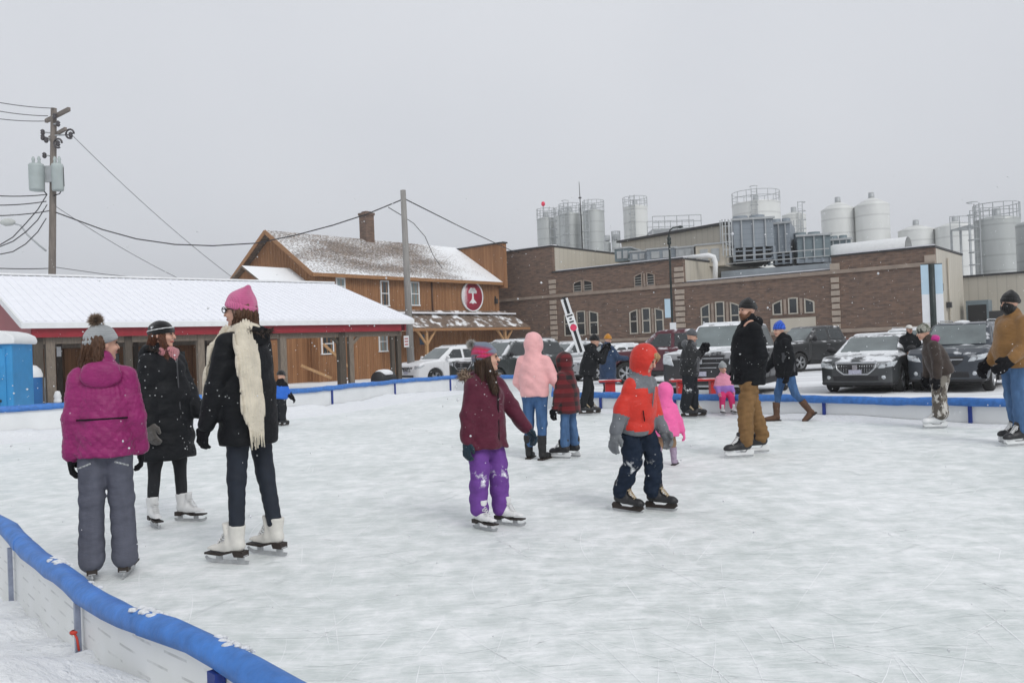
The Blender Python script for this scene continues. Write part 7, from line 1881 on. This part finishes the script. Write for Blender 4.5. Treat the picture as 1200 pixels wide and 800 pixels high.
q = c - e2 * .11 + Vector((0, -.025, 0)); MB().add([q + e1 * .065 * math.cos(6.283 * k / 20) + e2 * .065 * math.sin(6.283 * k / 20) for k in range(20)], [tuple(range(20))]).build('red_mark', pm('label_red', (.65, .05, .12), .5), lb)
# ------------------------------------------------------------------ red benches beyond the boards
M_REDB = pm('red_painted_bench', (.45, .02, .02), .5, .12, 6, snow=.3)
def red_bench(label, px0, px1, d, zt):
    a, b = at(px0, 455, d), at(px1, 455, d); L = b.x - a.x
    t = thing('red_bench', label, 'bench', ((a.x + b.x) / 2, d, -.1), R_(-4), 'red benches behind the boards'); h = zt + .1
    for k in range(3): MB().box((0, -.15 + .15 * k, h - .02), (L, .14, .04)).build('slat', M_REDB, t)
    for s in (-1, 1):
        MB().box((s * (L / 2 - .2), 0, h / 2 - .03), (.12, .30, h - .06)).build('leg', M_REDB, t)
    MB().box((0, .0, .24), (L - .5, .06, .12)).build('stretcher', M_WHITE, t)
    return t
red_bench('snow-dusted red bench left of the boy in orange-red', 702, 728, 18.8, .60)
red_bench('red bench behind the boards beside the little sitting girl', 786, 846, 17.6, .60)
# ================================================================== falling snow (nobody could count it)
def flakes():
    rr = np.random.default_rng(21); mb = MB()
    for _ in range(2600):
        d = 2.0 + 26 * rr.random() ** .8; x = rr.uniform(-.75, .75) * d; z = rr.uniform(.02, 1.4 + .20 * d); r = rr.uniform(.0022, .0052) * (1 + d * .03)
        c = np.array([x, d, z]); vs = [c + np.array(o) * r * rr.uniform(.7, 1.3) for o in ((1, 0, 0), (-1, 0, 0), (0, 1, 0), (0, -1, 0), (0, 0, 1), (0, 0, -1))]
        mb.add(vs, [(0, 2, 4), (2, 1, 4), (1, 3, 4), (3, 0, 4), (2, 0, 5), (1, 2, 5), (3, 1, 5), (0, 3, 5)], 0, True)
    tag(mb.build('falling_snow', M_SNOW), 'fine snowflakes drifting down over the rink', 'snow', kind='stuff')
flakes()
# ------------------------------------------------------------------ blade marks cut into the ice and the thin ridges they throw up
def skate_marks():
    rr = np.random.default_rng(5); poly = icep; sets = ([], [])
    def inside(x, y):
        c = False
        for i in range(len(poly)):
            (x0, y0), (x1, y1) = poly[i], poly[i - 1]
            if (y0 > y) != (y1 > y) and x < (x1 - x0) * (y - y0) / (y1 - y0) + x0: c = not c
        return c
    n = 0
    while n < 1300:
        d = 2.2 + 15 * rr.random() ** 1.5; x = rr.uniform(-.72, .72) * d
        if not inside(x, d): continue
        L = rr.uniform(.15, .9) * (1 if rr.random() < .8 else 2); a = rr.uniform(0, 6.283); cv = rr.normal() * .35; w = rr.uniform(.0010, .0026) * (.6 + .11 * d); S = 7; P = []
        px_, py_ = x, d
        for k in range(S + 1):
            t = k / S; ww = w * math.sin(math.pi * min(.97, max(.03, t))); nx, ny = -math.sin(a), math.cos(a)
            P.append((px_ + nx * ww, py_ + ny * ww, .0025)); P.append((px_ - nx * ww, py_ - ny * ww, .0025))
            px_ += math.cos(a) * L / S; py_ += math.sin(a) * L / S; a += cv * L / S
        if not inside(px_, py_): continue
        sets[int(rr.random() < .0)].append(P); n += 1
    for k, (nm, mt, lb) in enumerate((('ice_ridges', pm('ice_ridge_white', (.93, .94, .945), .8, .03, 5), 'fine white scratches thrown up by skate blades'),)):
        mb = MB()
        for P in sets[k]: mb.add([(p[0], p[1], p[2] + .0008 * k) for p in P], [(2 * i, 2 * i + 1, 2 * i + 3, 2 * i + 2) for i in range(7)])
        tag(mb.build(nm, mt), lb, 'ice marks', kind='stuff')
skate_marks()

# ================================================================== thin snowy air
hz = MB().box((0, 320, 24.4), (904, 764, 51)).build('haze', pm('haze_air', (.8, .8, .8)))
m = bpy.data.materials.new('snow_haze'); m.use_nodes = True; m.node_tree.nodes.clear()
v_ = m.node_tree.nodes.new('ShaderNodeVolumePrincipled'); o_ = m.node_tree.nodes.new('ShaderNodeOutputMaterial')
v_.inputs['Color'].default_value = (1, 1, 1, 1); v_.inputs['Density'].default_value = .0011; v_.inputs['Anisotropy'].default_value = .2
m.node_tree.links.new(v_.outputs[0], o_.inputs['Volume'])
hz.data.materials.clear(); hz.data.materials.append(m); tag(hz, 'faint haze of fine snow in the air', 'haze', kind='stuff')
